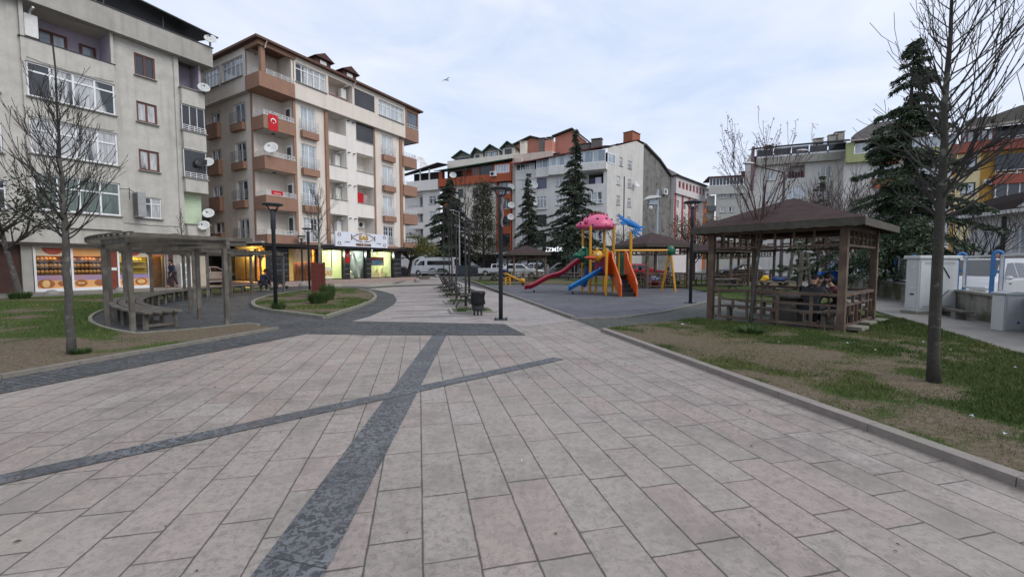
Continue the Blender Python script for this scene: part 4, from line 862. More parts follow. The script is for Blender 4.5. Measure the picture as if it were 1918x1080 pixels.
# flag on the column and flags on balconies
RED = mat('flag_red', (.55, .008, .018), .75, (.46, .006, .014), 3); WHT = mat('flag_white', (.8, .8, .8), .8)
def flag(fr, x0, x1, z0, z1, y, label, vertical=False):
    t = MB(fr); n = 14; rows = []
    for j in range(9):
        z = z0 + (z1 - z0) * j / 8; rows.append([t.P((x0 + (x1 - x0) * i / n, y - .012 * math.sin(i * 1.2 + j * .4), z)) for i in range(n + 1)])
    for a, c in zip(rows, rows[1:]):
        for i in range(n): t.f.append([a[i], a[i + 1], c[i + 1], c[i]]); t.m.append(0)
    o = t.build('flag', RED, at=fr((x0 + x1) / 2, y, z0)); tag(o, label, 'flag', 'red crescent flags')
    e = MB(fr); cx, cz, r = (x0 + x1) / 2, z0 + (z1 - z0) * .6, (x1 - x0) * .28; pts = []
    for k in range(21): a = R(-145 + 290 * k / 20) + R(90); pts.append((cx + r * math.cos(a), cz + r * math.sin(a)))
    pin = []
    for k in range(21): a = R(-128 + 256 * k / 20) + R(90); pin.append((cx + r * .8 * math.cos(a), cz - r * .0 + r * .22 * -1 + r * .8 * math.sin(a)))
    for k in range(20): e.face([(pts[k][0], y - .03, pts[k][1]), (pts[k + 1][0], y - .03, pts[k + 1][1]), (pin[k + 1][0], y - .03, pin[k + 1][1]), (pin[k][0], y - .03, pin[k][1])])
    st = []
    for k in range(10): a = R(36 * k + 90); q = r * (.34 if k % 2 == 0 else .14); st.append((cx + q * math.cos(a), y - .03, cz - r * .75 + q * math.sin(a)))
    e.face(st); e.build('emblem', WHT, o); return o
xf = [FB.px(503, 230, -.2)[0], FB.px(521, 240, -.2)[0]]
flag(FB, xf[0], xf[1], 11.3, 12.45, -.2, 'red crescent and star flag draped over a brown corner balcony')
flag(FB, 6.62, 7.12, 1.75, 2.75, -.1, 'dark red crescent flag hung on the black shop column')
b = MB(FB); b.box(.35, 1.2, -.13, -.115, 6.7, 7.0); t = b.build('flag', RED, at=FB(.8, -.13, 6.7)); tag(t, 'red banner with white letters tied along a corner balcony rail', 'banner')
text('lettering', 'TÜRKİYE', FB, .78, -.14, 6.8, .13, WHT, t)
# shop sign board
b = MB(FB); b.box(5.0, 10.65, -.98, -.86, 3.12, 4.33); sg = b.build('sign_board', mat('sign_white', (.70, .73, .80), .4, (.64, .67, .75), 2), rootB)
DGOLD = mat('dark_gold', (.20, .10, .025), .45, metal=.3); BKK = mat('ink_black', (.02, .02, .025), .5)
text('lettering', 'SAS', FB, 7.85, -1.03, 3.92, .55, GOLD, sg, ext=.02, sx=1.15, bold=.012); text('lettering', 'PERDE HOME', FB, 7.85, -1.0, 3.3, .27, DGOLD, sg, ext=.015, bold=.015)
text('lettering', 'Lavins', FB, 6.15, -.99, 3.5, .22, BKK, sg); text('lettering', 'Lavins', FB, 9.6, -.99, 3.5, .22, BKK, sg)
b = MB(FB)
for sx in (-1, 1):
    for sz in (-1, 1): b.tube([(7.85 + sx * .1, -1.0, 3.92 + sz * .36), (7.85 + sx * .7, -1.0, 3.92 + sz * .27), (7.85 + sx * .95, -1.0, 3.92 + sz * .12), (7.85 + sx * 1.25, -1.0, 3.92 + sz * .04)], .03, 5)
    b.tube([(7.85 + sx * 1.27, -1.0, 3.68), (7.85 + sx * 1.27, -1.0, 4.16)], .035, 5)
    for sz in (-1, 1):
        for q in range(5): b.ell((7.82 + sx * (2.45 + .14 * math.cos(q * 1.3)), -.99, 3.73 + sz * (.36 + .12 * math.sin(q * 1.3))), .07, .01, .05, 7, 5)
b.build('ornament', DGOLD, sg)
# dishes on B
dish(FB(6.4, 2.0, 19.2), 'white satellite dish on the dark red roof of the cream block', .45, R(-70)); dish(FB(9.0, 3.5, 19.1), 'satellite dish half hidden behind the roof ridge of the cream block', .42, R(-70))
dish(FB(.35, -.3, 9.95), 'large white satellite dish on the second corner balcony of the cream block', .48, R(-80)); dish(FB(.15, .2, 16.35), 'grey tilted satellite dish in the open loggia under the roof corner', .45, R(-120), m=mat('dish_bluegrey', (.28, .31, .34), .5))
# ================================================================= FARTHER BUILDINGS
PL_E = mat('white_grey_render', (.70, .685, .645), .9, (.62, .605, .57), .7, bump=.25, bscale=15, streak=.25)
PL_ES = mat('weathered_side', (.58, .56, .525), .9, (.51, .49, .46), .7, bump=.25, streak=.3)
STAIN = mat('stained_concrete', (.20, .195, .18), .95, (.14, .135, .125), .8, bump=.4, bscale=9, streak=.7, c3=(.075, .072, .067), s3=.9, th3=.6)
PL_D = mat('ivory_render', (.74, .68, .58), .9, (.68, .62, .53), .8, streak=.25)
ORANGE = mat('orange_render', (.42, .105, .045), .9, (.37, .09, .04), 1, streak=.25)
SALMON = mat('salmon_render', (.55, .235, .17), .9, (.49, .21, .15), 1, streak=.25)
GREYTIN = mat('grey_board', (.20, .19, .17), .9, (.14, .135, .12), 2)
BRICKC = mat('chimney_brick', (.16, .145, .13), .9, (.11, .10, .09), 6)
REDTIN = mat('red_sheet', (.13, .022, .022), .7, (.09, .018, .018), 3)
def chimney(par, fr, x, y, z0, z1, wd=1.0, dp=.7, m=None):
    b = MB(fr); b.box(x - wd / 2, x + wd / 2, y, y + dp, z0, z1 - .22); 
    for q in (-1, 1): b.box(x + q * (wd / 2 - .1) - .08, x + q * (wd / 2 - .1) + .08, y, y + dp, z1 - .22, z1 - .08)
    b.box(x - wd / 2 - .08, x + wd / 2 + .08, y - .08, y + dp + .08, z1 - .08, z1); return b.build('chimney', m or BRICKC, par)
# ----------------------------------------------------------------- E: long white block with a stained flank
FE = Fr(13.99, 62, 0, R(-23)); FS = Fr(13.99, 62, 0, R(46))
rootE = thing('apartment_block', 'white apartment block in the middle distance with glazed attic and stained grey flank', 'building', FE.o)
b = MB(FE); rows = [(13.64, 14.95), (10.75, 12.25), (7.8, 9.3), (4.95, 6.4)]
eh = []
for a, c in rows: eh += [(-13.6, -12.0, a, c), (-7.85, -6.25, a, c)]
bal = [(-11.0, -9.32, a - .25, c + .1) for a, c in rows] + [(-3.8, -.55, rows[0][0] - .1, rows[0][1] + .35, 1.4)]
b2 = [(-3.2, -.6, a - .1, c + .15) for a, c in rows[1:]]
wallgrid(b, -14.6, .0, 3.9, 15.6, eh + bal + b2, d=.2); b.box(-14.6, -.4, 1.5, 1.6, .0, 15.4); b.build('wall', PL_E, rootE)
for h in eh: win(FE, rootE, h[0], h[1], h[2], h[3], .08, WHITEF, P_CURT, 3, .68, wd=.1)
for i, h in enumerate(bal[:4]):
    if i in (0, 3): MB(FE).box(h[0], h[1], .05, .09, h[2], h[3]).build('glazing', DGL if i else mat('violet_screen', (.10, .11, .17), .3, (.16, .17, .25), 4), rootE)
    elif i == 1: win(FE, rootE, h[0], h[1], h[2] - .3, h[3], .02, WHITEF, P_CURT2, 3, .75, wd=.1)
    else: MB(FE).box(h[0], h[1], .15, .19, h[2], h[3]).build('glazing', P_DARK, rootE)
for h in b2: win(FE, rootE, h[0], h[1], h[2], h[3], .02, WHITEF, P_CURT2, 3, .3, wd=.1)
b = MB(FE); b.box(-3.0, -.7, 1.3, 1.36, 13.8, 15.2); b.k = 1; b.box(-2.6, -1.9, .2, .26, 13.5, 14.4); b.k = 2; b.box(-1.8, -.9, .2, .26, 13.55, 14.5); t = b.build('laundry', [DARKIN, mat('cloth_dark', (.05, .05, .09), .9), mat('cloth_pale', (.6, .55, .58), .9, (.4, .4, .5), 9)], at=FE(-1.8, .3, 13.5)); tag(t, 'dark and pale washing on the open balcony of the white block', 'laundry')
# attic: bays of white framed glazing over parapet blocks
for x0, x1, y in ((-14.5, -11.3, 0.0), (-10.9, -8.9, -.45), (-8.7, -6.2, -.9), (-6.1, -3.9, -.9), (-3.7, -.1, -.95)):
    MB(FE).box(x0 - .1, x1 + .1, y - .1, .25, 14.99 + (x1 + 14) * .03, 16.45).build('attic_parapet', PL_E, rootE); win(FE, rootE, x0, x1, 16.45, 17.5 + (x0 + 14.5) * .065, y - .06, WHITEF, P_SKY if x0 > -12 else P_CURT2, 4 if x0 < -12 else 2, wd=.11, sill=False)
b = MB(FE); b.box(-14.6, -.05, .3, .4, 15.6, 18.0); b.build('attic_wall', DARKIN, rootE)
b = MB(FE); b.face([(-14.9, -1.3, 17.35), (-.2, -1.3, 18.65), (-.2, 9, 21.3), (-14.9, 9, 21.3)]); b.face([(-14.9, -1.3, 17.2), (-.2, -1.3, 18.5), (-.2, 9, 21.1), (-14.9, 9, 21.1)]); b.face([(-14.9, -1.3, 17.2), (-.2, -1.3, 18.5), (-.2, -1.3, 18.65), (-14.9, -1.3, 17.35)]); rf = b.build('roof', REDTIN, rootE)
for x, y, z in ((-8.5, 1.4, 19.6), (-5.4, 1.2, 20.0), (-3.6, 1.0, 20.5), (-1.8, .6, 20.9)): chimney(rf, FE, x, y, 17.5, z - .55, 1.5, 1.0)
b = MB(FS); wh = [(2.68, 3.72, 13.75, 15.0), (2.7, 3.75, 10.72, 12.1), (2.68, 3.75, 7.85, 9.15), (2.7, 3.75, 4.9, 6.2), (3.4, 4.38, 16.66, 17.95), (6.02, 7.2, 16.7, 17.9), (6.1, 7.2, 13.75, 15.05), (6.1, 7.2, 10.75, 12.1), (6.1, 7.2, 7.85, 9.15), (6.1, 7.2, 4.9, 6.2)]
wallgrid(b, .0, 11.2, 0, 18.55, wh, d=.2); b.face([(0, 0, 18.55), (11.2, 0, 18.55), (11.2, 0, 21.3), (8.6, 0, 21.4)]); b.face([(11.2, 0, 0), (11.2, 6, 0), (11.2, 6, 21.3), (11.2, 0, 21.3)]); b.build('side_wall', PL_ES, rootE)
for h in wh: win(FS, rootE, *h, .08, WHITEF, P_CURT2, 3, .7, wd=.09)
win(FS, rootE, .1, 2.2, 16.5, 18.0, -.06, WHITEF, P_SKY, 2, wd=.12, sill=False)
MB(FS).tube([(4.9, -.06, 0), (4.9, -.06, 15.2)], .07, 6).build('downpipe', METD, rootE)
MB(FS).face([(-.6, -.2, 18.7), (8.7, -.2, 21.6), (11.4, -.2, 21.6), (11.4, .5, 21.6), (8.7, .5, 21.6), (-.6, .5, 18.7)]).build('verge', REDTIN, rootE)
chimney(rootE, FS, 9.0, .2, 20.4, 22.9, 2.6, 1.6, mat('brick_orange', (.34, .12, .065), .9, (.26, .09, .05), 5))
b = MB(FS); b.face([(11.2, .6, 0), (23.6, .6, 0), (23.6, .6, 17.7), (18.2, .6, 20.0), (12.6, .6, 21.5), (11.2, .6, 21.3)]); b.build('flank_wall', STAIN, rootE)
b = MB(FS); b.face([(11.2, .3, 21.6), (12.7, .3, 21.9), (18.3, .3, 20.4), (23.8, .3, 18.0), (23.8, 6, 20), (12.7, 6, 23)]); b.face([(11.2, .28, 21.35), (12.6, .28, 21.55), (18.2, .28, 20.05), (23.8, .28, 17.7), (23.8, .28, 18.0), (18.3, .28, 20.4), (12.7, .28, 21.9), (11.2, .28, 21.6)]); b.build('flank_roof', mat('roof_brownblack', (.045, .035, .03), .8, (.03, .025, .022), 2), rootE)
acunit(FS, rootE, 19.6, .55, 14.3, 1.4, 1.0, .5)
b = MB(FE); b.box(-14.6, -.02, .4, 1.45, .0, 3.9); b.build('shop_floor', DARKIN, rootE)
IZ = mat('lit_letters', (1, 1, 1), .5, emit=(.9, .95, 1), es=.5)
b = MB(FE); b.box(-9.6, -4.4, -.75, -.55, 2.95, 4.6); o = b.build('sign_board', mat('sign_black', (.012, .012, .014), .4), rootE); text('lettering', 'İZMİR', FE, -7.85, -.8, 3.85, 0.85, IZ, o, sx=1.15, bold=.02)
MB(FE).box(-14.4, -9.5, -.05, .38, .1, 2.6).build('shop_window', P_BLIND, rootE)
dish(FE(-11.2, -.5, 13.9), 'white satellite dish left of the violet screened balcony of the white block', .6, R(-80)); dish(FE(-11.2, -.5, 11.2), 'white satellite dish one floor below the violet screened balcony', .55, R(-80)); dish(FS(8.0, -.5, 14.3), 'small white satellite dish on the plain side wall of the white block', .5, R(-60))
# pink-white block farther along the same street
FF = Fr(*FS(23.6, 0, 0)[:2], 0, R(46))
rootF = thing('apartment_block', 'white block with pink red window panels beyond the stained grey flank', 'building', FF.o)
PINKW = mat('white_pinkish', (.60, .56, .555), .9, (.55, .51, .505), 1, streak=.25); PRED = mat('panel_red', (.36, .075, .06), .8, (.3, .06, .05), 3)
b = MB(FF); wf = [(1.0 + i * 1.75, 2.1 + i * 1.75, 16.0 + i * .02, 17.3 + i * .02) for i in range(8)]; wallgrid(b, 0, 15, 14.9, 18.0, wf, y=-.4, d=.2); wallgrid(b, 0, 15, 0, 14.9, [(1 + i * 3.4, 2.3 + i * 3.4, z, z + 1.4) for i in range(4) for z in (12.4, 9.6, 6.8)], d=.3); b.face([(0, -.4, 14.9), (15, -.4, 14.9), (15, 0, 14.9), (0, 0, 14.9)]); b.face([(0, 6, 0), (0, 0, 0), (0, 0, 18.0), (0, 6, 18.0)]); b.face([(0, 0, 14.9), (0, -.4, 14.9), (0, -.4, 18.0), (0, 0, 18.0)]); b.build('wall', PINKW, rootF)
for h in wf: win(FF, rootF, h[0], h[1], h[2], h[3], -.3, PRED, P_DARK, 1, wd=.3, sill=False)
for i in range(4):
    MB(FF).box(.2 + i * 3.4, .9 + i * 3.4, -.1, -.002, 4, 14.9).build('panel', PRED, rootF)
    for z in (12.4, 9.6, 6.8): win(FF, rootF, 1 + i * 3.4, 2.3 + i * 3.4, z, z + 1.4, .1, WHITEF, P_CURT2, 2, sill=False)
MB(FF).box(-.3, 15.4, -.8, 6, 18.0, 18.25).build('eaves', mat('eaves_dark', (.03, .028, .026), .8), rootF)
b = MB(FF); b.extr([(0, 18.25), (10.8, 18.25), (10.6, 19.3), (0, 19.9)], 1.6, 5); b.build('roof', STAIN, rootF)
# ----------------------------------------------------------------- D: ivory and orange block with green gables
FD = Fr(.4, 68.3, 0, R(-23.4))
rootD = thing('apartment_block', 'ivory and orange apartment block with green gabled attic windows', 'building', FD.o)
b = MB(FD); rd = [(13.1, 14.5), (10.3, 11.65), (7.5, 8.85), (4.7, 6.05)]; cols = [(-10.55, -9.5), (-7.72, -6.7), (-5.0, -4.0)]
dh = [(c[0], c[1], r[0], r[1]) for c in cols for r in rd]; wallgrid(b, -11.6, -3.2, 3.6, 15.1, dh, d=.2); b.box(-13.9, -.3, 2, 2.1, 0, 20); b.build('wall', PL_D, rootD)
for h in dh: win(FD, rootD, *h, .08, DARKF, P_CURT2, 2, wd=.09)
for z0, z1 in ((15.05, 16.25),):
    b = MB(FD); b.box(-14.0, -.3, -.7, -.5, z0, z1 + .12); b.box(-14.0, -13.8, -.499, 2, z0, z1); b.box(-.5, -.3, -.499, 2, z0, 18.1); b.box(-14.0, -13.3, -.69, -.4, z1 + .121, 17.6); b.box(-3.6, -.31, -.45, -.4, z1 + .121, 18.0); b.box(-10.2, -8.3, 1.0, 1.1, z1, 17.8); o = b.build('orange_storey', ORANGE, rootD)
win(FD, rootD, -3.3, -.7, 16.35, 17.75, -.5, WHITEF, P_BLIND, 5, wd=.1, sill=False); MB(FD).box(-5.9, -3.7, -.48, -.44, 16.4, 17.7).build('glazing', DGL, rootD); win(FD, rootD, -7.6, -6.2, 16.3, 17.7, -.4, mat('frame_rust', (.28, .10, .06), .7), P_DARK, 3, wd=.14, sill=False)
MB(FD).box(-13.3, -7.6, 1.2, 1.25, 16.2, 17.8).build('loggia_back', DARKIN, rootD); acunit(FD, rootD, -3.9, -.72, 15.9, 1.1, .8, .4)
b = MB(FD); b.face([(-14.6, -1.2, 17.75), (0, -1.2, 18.45), (0, 2.6, 18.9), (-14.6, 2.6, 18.3)]); b.face([(-14.6, -1.2, 17.6), (0, -1.2, 18.3), (0, -1.2, 18.45), (-14.6, -1.2, 17.75)]); rfD = b.build('roof', ROOFG, rootD)
b = MB(FD)
for z0, z1 in ((12.3, 13.0), (9.4, 10.6), (6.6, 7.9)): b.box(-3.15, -.5, -.3, .0, z0, z1)
b.box(-3.16, -2.9, -.29, .3, 3.6, 15.05); b.box(-.72, -.45, -.29, .3, 3.6, 15.05); b.build('orange_bay', ORANGE, rootD)
for z0, z1 in ((13.02, 15.04), (10.62, 12.28), (7.92, 9.38), (5.0, 6.58)): win(FD, rootD, -2.88, -.74, z0, z1, .0, WHITEF if z0 == 10.62 else DARKF, P_DARK if z0 < 13 else P_SKY, 3, wd=.07, sill=False)
b = MB(FD); b.box(-.3, 1.3, -.2, 2, 3.0, 18.6); b.box(-.5, 6.2, .6, 3, 15.5, 19.4); b.build('party_wall', mat('ivory_pink', (.60, .50, .43), .9, (.55, .46, .39), 1, streak=.3), rootD)
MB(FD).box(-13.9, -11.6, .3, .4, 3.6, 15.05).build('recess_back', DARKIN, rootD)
for z in (6.2, 9.0, 11.8): MB(FD).box(-13.9, -11.61, -.4, -.2, z, z + 1.0).build('balcony_front', ORANGE if z > 10 else PL_D, rootD)
# gabled attic
for px0, px1, pk, ptop, pbot, mm in ((848, 884, 866, 283, 306, DGL), (884, 908, 892, 278, 304, P_CURT2), (905, 938, 920, 272, 300, P_SKY), (938, 968, 952, 266, 298, P_CURT2)):
    x0, x1, xm = FD.px(px0, 300, 2.5)[0], FD.px(px1, 300, 2.5)[0], FD.px(pk, 290, 2.5)[0]; zt = FD.px(pk, ptop, 2.5)[1]; ze = zt - 1.0
    b = MB(FD); b.box(x0 + .35, x1 - .35, 2.5, 5, 17.6, ze); g = b.build('gable', PL_D, rootD)
    MB(FD).face([(x0 + .35, 2.49, ze), (x1 - .35, 2.49, ze), (xm, 2.49, zt - .2)]).build('gable_board', GREYTIN, g)
    b = MB(FD); b.bar((x0, 3.4, ze - .12), (xm, 3.4, zt), 3.0, .16); b.bar((xm, 3.4, zt + .004), (x1, 3.4, ze - .12), 3.0, .16); b.build('gable_roof', ROOFG, g)
    if mm is DGL: MB(FD).box(x0 + .45, x1 - .45, 2.42, 2.48, ze - 1.7, ze - .1).build('window', DGL, g)
    else: win(FD, g, xm - .6 if mm is P_CURT2 else x0 + .6, xm + .6 if mm is P_CURT2 else x1 - .6, ze - 1.6, ze - .15, 2.42, DARKF, mm, 2, wd=.08, sill=False)
b = MB(FD); b.extr([(-2.6, 20.3), (4.6, 20.3), (4.6, 22.0), (.8, 23.3), (-2.6, 22.2)], 5.5, 7.0); b.extr([(5.2, 18.5), (10.4, 18.5), (10.4, 21.6), (8.2, 23.6), (5.2, 22.8)], 5.2, 8); b.extr([(4.3, 18.5), (5.6, 18.5), (5.6, 21.6), (4.3, 21.6)], 2.4, 4); b.build('salmon_gable', SALMON, rootD)
b = MB(FD); b.bar((-3.2, 5.4, 22.2), (.8, 5.4, 23.45), 1.2, .18); b.bar((.8, 5.4, 23.46), (4.9, 5.4, 22.1), 1.2, .18); b.bar((4.8, 5.0, 22.9), (8.2, 5.0, 23.75), 1, .18); b.bar((8.2, 5.0, 23.76), (11.8, 5.0, 20.6), 1, .18); b.build('salmon_verge', mat('verge_green', (.04, .055, .04), .7), rootD)
for x, z in ((.4, 22.0), (3.7, 22.2), (5.0, 22.2)): chimney(rootD, FD, x, 2.6, 18.5, z, 1.0, .8, PL_D if x < 3 else None)
b = MB(FD); b.box(-13.9, -.3, .5, .6, 0, 3.6); b.k = 1; b.box(-13.9, -.3, -.5, .5, 3.3, 3.6); b.build('shop_floor', [DARKIN, UNITW], rootD)
MB(FD).box(-3.4, -.6, .3, .45, .2, 2.6).build('shop_window', P_BLIND, rootD); MB(FD).box(-8.0, -7.0, -.2, .4, 0, 3.3).build('column', UNITW, rootD)
for i, (px, py) in enumerate(((958, 351), (958, 385), (957, 407))): 
    x, z = FD.px(px, py, -.5); dish(FD(x, -.6, z), ('white satellite dish highest of three on the orange bay edge', 'white satellite dish middle of three on the orange bay edge', 'white satellite dish lowest of three on the orange bay edge')[i], .6, R(-80))
x, z = FD.px(849, 329, -1); dish(FD(x, -1.1, z), 'white satellite dish before the dark loggia of the orange storey', .6, R(-80))
# ----------------------------------------------------------------- C: white block between the cream block and the ivory one
FC = Fr(*FD(-14.1, 0, 0)[:2], 0, R(-23.4))
rootC = thing('apartment_block', 'small white apartment block with open balconies beside the brown corner of the cream block', 'building', FC.o)
b = MB(FC); x_ = lambda px, w=0: FC.px(px, 400, w)[0]
rows = [(12.3, 13.7), (9.6, 11.0), (6.8, 8.2), (4, 5.4)]
xa, xb, xc_ = x_(767), x_(793), -.1; hc = [(x_(804), x_(817), a, c) for a, c in rows]
wallgrid(b, xb, xc_, 0, 14.6, hc, d=.2); b.box(xa - 12, xb, 1.6, 1.7, 0, 14.6); b.box(xb - .1, xb, .0, 1.6, 0, 14.6); b.build('wall', PL_BP, rootC)
for h in hc: win(FC, rootC, *h, .08, WHITEF, P_CURT2, 2, .7, wd=.1)
for a, c in rows: MB(FC).box(xa, xb - .11, -.3, 1.59, a - 1.6, a - .5).build('balcony', PL_BP, rootC); rail(FC, rootC, xa, xb - .1, a - .5, .35, -.2, STEEL, 5, 1, r=.03); win(FC, rootC, xb - 1.7, xb - .5, a - .6, c + .2, 1.5, DARKF, P_CURT2, 2, sill=False)
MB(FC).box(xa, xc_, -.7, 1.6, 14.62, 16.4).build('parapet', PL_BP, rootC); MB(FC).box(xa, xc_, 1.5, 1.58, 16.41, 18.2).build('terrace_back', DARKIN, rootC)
for x in (x_(791), x_(808)): MB(FC).bar((x, -.5, 16.4), (x, -.5, 18.4), .18, .18).build('post', UNITW, rootC)
b = MB(FC); b.face([(xa - 3, -1.2, 17.2), (.2, -1.2, 19.1), (.2, 3, 19.6), (xa - 3, 3, 18.4)]); b.face([(xa - 3, -1.2, 17.0), (.2, -1.2, 18.9), (.2, -1.2, 19.1), (xa - 3, -1.2, 17.2)]); b.build('roof', mat('eaves_dark', (.03, .028, .026), .8), rootC)
x = x_(789); dish(FC(x, 0, 20.1), 'masted satellite dish, left of two on the dark roof beside the brown corner', .7, R(-60), arm=1.2); x = x_(795); dish(FC(x, 0, 19.2), 'low satellite dish, right of two on the dark roof beside the brown corner', .7, R(-60))
# ----------------------------------------------------------------- right side
FI = Fr(44, 55, 0, R(-22.4)); FH = Fr(48.8, 84, 0, R(-15)); FK = Fr(55, 45, 0, R(-26)); FJ = Fr(49.5, 47.7, 0, R(-26))
rootI = thing('apartment_block', 'pale grey block with a dark glazed top storey behind the big gazebo', 'building', FI.o)
PL_I = mat('pale_grey_render', (.62, .595, .55), .9, (.55, .53, .49), .7, streak=.35); PL_I2 = mat('parapet_grey', (.36, .345, .30), .9, (.30, .285, .25), 1, streak=.5)
b = MB(FI); hi = [(-9.5, -8.45, 13.2, 14.4), (-9.5, -8.45, 10.4, 11.6), (-3.25, -1.95, 13.3, 14.65), (-3.25, -1.95, 10.5, 11.8), (-6.95, -4.9, 13.3, 15.0, 1.3), (-6.95, -4.9, 10.5, 12.2)]
wallgrid(b, -11.0, -.5, 0, 15.2, hi, d=.2); b.box(-11, -.5, 1.5, 1.6, 0, 17); b.face([(-11.0, 0, 0), (-11.0, 0, 17.8), (-11, 9, 17.8), (-11, 9, 0)]); b.build('wall', PL_I, rootI)
for h in hi[:4]: win(FI, rootI, *h, .08, WHITEF, P_CURT, 2, wd=.1)
win(FI, rootI, -6.95, -4.9, 10.5, 12.2, .05, WHITEF, P_BLIND, 3, wd=.09); MB(FI).box(-10.8, -.5, -.6, 0, 15.21, 16.2).build('parapet', PL_I2, rootI)
for i in range(5): q0, q1 = -10.7 + i * 2.04, -10.7 + i * 2.04 + 1.9; MB(FI).box(q0, q1, -.5, -.44, 16.22, 17.4).build('glazing', DGL, rootI); MB(FI).box(q0, q1, -.54, -.501, 16.22, 16.42).box(q0, q1, -.54, -.501, 17.25, 17.4).build('glazing_rail', RAILW, rootI)
b = MB(FI); b.box(-11.2, -.4, -.9, -.7, 17.42, 17.6); b.k = 1; b.face([(-11.2, -.9, 17.62), (-.4, -.9, 17.62), (-.4, 6, 19.0), (-11.2, 6, 19.0)]); b.build('roof', [DARKF, mat('roof_pinkish', (.42, .33, .32), .8, (.34, .26, .25), 2)], rootI)
for x, z in ((-3.2, 19.0), (-1.6, 19.3), (-.9, 19.6), (-9, 18.7)): chimney(rootI, FI, x, 1.2, 17.6, z - .35, 1.0, .8, PL_I2)
MB(FI).box(-11.3, -11.0, -.6, .4, 12, 17.9).build('side_panel', mat('panel_plum', (.2, .12, .13), .8), rootI)
b = MB(FI); rr = random.Random(2)
for i in range(5): b.k = i % 2; b.box(-6.7 + i * .34, -6.45 + i * .34, .3, .36, 13.35, 14.1 + .2 * rr.random())
t = b.build('laundry', [mat('cloth_plum', (.10, .02, .03), .9), mat('cloth_black', (.02, .02, .03), .9)], at=FI(-6, .3, 13.4)); tag(t, 'dark washing on a balcony of the pale grey block', 'laundry')
dish(FI(-4.0, 1, 20.2), 'tall masted satellite dish on the roof of the pale grey block', .55, R(-50), arm=1.8)
rootH = thing('apartment_block', 'low pale grey block with white shuttered windows behind the gazebo roof', 'building', FH.o)
PL_H = mat('sage_grey_render', (.49, .49, .45), .9, (.45, .45, .41), .7, streak=.2)
b = MB(FH); hh = [(x, x + 1.05, z, z + 1.1) for x in (-6.55, -5.0, -2.85, -1.4) for z in (15.05, 12.2, 9.4)]; wallgrid(b, -7.4, 0, 0, 15.8, hh, d=.2); b.box(-8.9, -7.4, 1.2, 1.3, 0, 15.8); b.build('wall', PL_H, rootH)
for h in hh: win(FH, rootH, *h, .08, WHITEF, P_CURT, 2, wd=.12)
MB(FH).box(-8.9, 0, -.5, 0, 15.82, 17.5).build('parapet', PL_H, rootH); win(FH, rootH, -8.8, 0, 17.5, 19.1, -.3, WHITEF, P_DARK, 14, wd=.14, sill=False); MB(FH).box(-9.1, 0, -.8, 5, 19.12, 19.35).build('roof', mat('eaves_plum', (.09, .04, .04), .8), rootH)
for z in (6.5, 9.5, 12.5): MB(FH).box(-8.9, -7.41, -.2, 1.19, z, z + 1.1).build('balcony', mat('balcony_grey', (.12, .13, .135), .8), rootH)
chimney(rootH, FH, -2.0, .5, 19.3, 20.3, 1.2, .8, mat('chimney_plum', (.10, .05, .045), .9))
rootK = thing('apartment_block', 'yellow apartment block with red balcony bands at the right edge', 'building', FK.o)
YEL = mat('ochre_yellow', (.50, .28, .06), .9, (.45, .25, .05), 1, streak=.2); PY = mat('pale_yellow', (.66, .55, .32), .9, (.6, .5, .28), 1, streak=.2); REDR = mat('brick_red_render', (.33, .095, .065), .9, (.28, .08, .055), 1, streak=.25)
b = MB(FK); hk = [(-5.2, -4.0, 12.3, 13.5), (-5.2, -4.0, 9.4, 10.7), (-5.2, -4, 6.6, 7.9)]; wallgrid(b, -5.6, -3.7, 0, 13.9, hk, d=.2); b.build('bay_wall', PY, rootK)
b = MB(FK); b.box(-3.7, 8, .2, .3, 0, 13.9); b.box(-6.3, -5.6, .05, .15, 0, 13.9); b.build('wall', YEL, rootK)
for h in hk: win(FK, rootK, *h, .08, DARKF, P_BLIND, 2, fr_list=[.45], wd=.1)
b = MB(FK); b.box(-6.4, 8, -.6, .3, 13.92, 14.95); b.build('red_band', REDR, rootK)
for z in (11.25, 8.4, 5.5):
    MB(FK).box(-2.8, 2.2, -.6, .19, z - .1 - (.7 if z < 11 else .9), z).build('balcony', REDR, rootK); rail(FK, rootK, -2.7, 2.2, z, .45, -.5, RAILW, 6, 1, r=.03)
    MB(FK).box(-2.7, 2.1, -.3, -.25, z + .5, z + 2.2).build('glazing', DGL if z > 10 else P_DARK, rootK)
    if z < 10:
        for i in range(6): MB(FK).box(-2.6 + i * .92, -2.5 + i * .92, -.36, -.31, z + .4, z + 2.0).build('mullion', RAILW, rootK)
acunit(FK, rootK, -3.4, .18, 10.3, .9, .6, .4)
win(FK, rootK, -5.6, -2.9, 14.98, 16.3, -.4, BROWNF, P_BLIND, 5, wd=.14, sill=False); MB(FK).box(-2.6, 8, .3, .35, 15, 16.6).build('loggia_back', DGL, rootK); rail(FK, rootK, -2.6, 6, 14.95, .3, -.5, RAILW, 9, 1, r=.03)
b = MB(FK); b.face([(-6.8, -1.0, 16.3), (8, -1.0, 16.9), (8, 3, 18.3), (-6.8, 3, 17.4)]); b.face([(-6.8, -1.0, 16.15), (8, -1.0, 16.75), (8, -1.0, 16.9), (-6.8, -1.0, 16.3)]); b.box(-4.0, -2.5, 1.5, 3, 17, 18.1); b.extr([(-2.2, 17.3), (3, 17.3), (3, 18.9), (-.2, 18.9), (-2.2, 18.2)], 1.5, 3); b.build('roof', mat('roof_greybrown', (.14, .125, .105), .85, (.10, .09, .075), 1.5), rootK)
rootJ = thing('apartment_block', 'lime green block with orange panels half hidden by the dark cedar', 'building', FJ.o)
LIME = mat('lime_render', (.40, .42, .20), .9, (.36, .38, .18), 1, streak=.2)
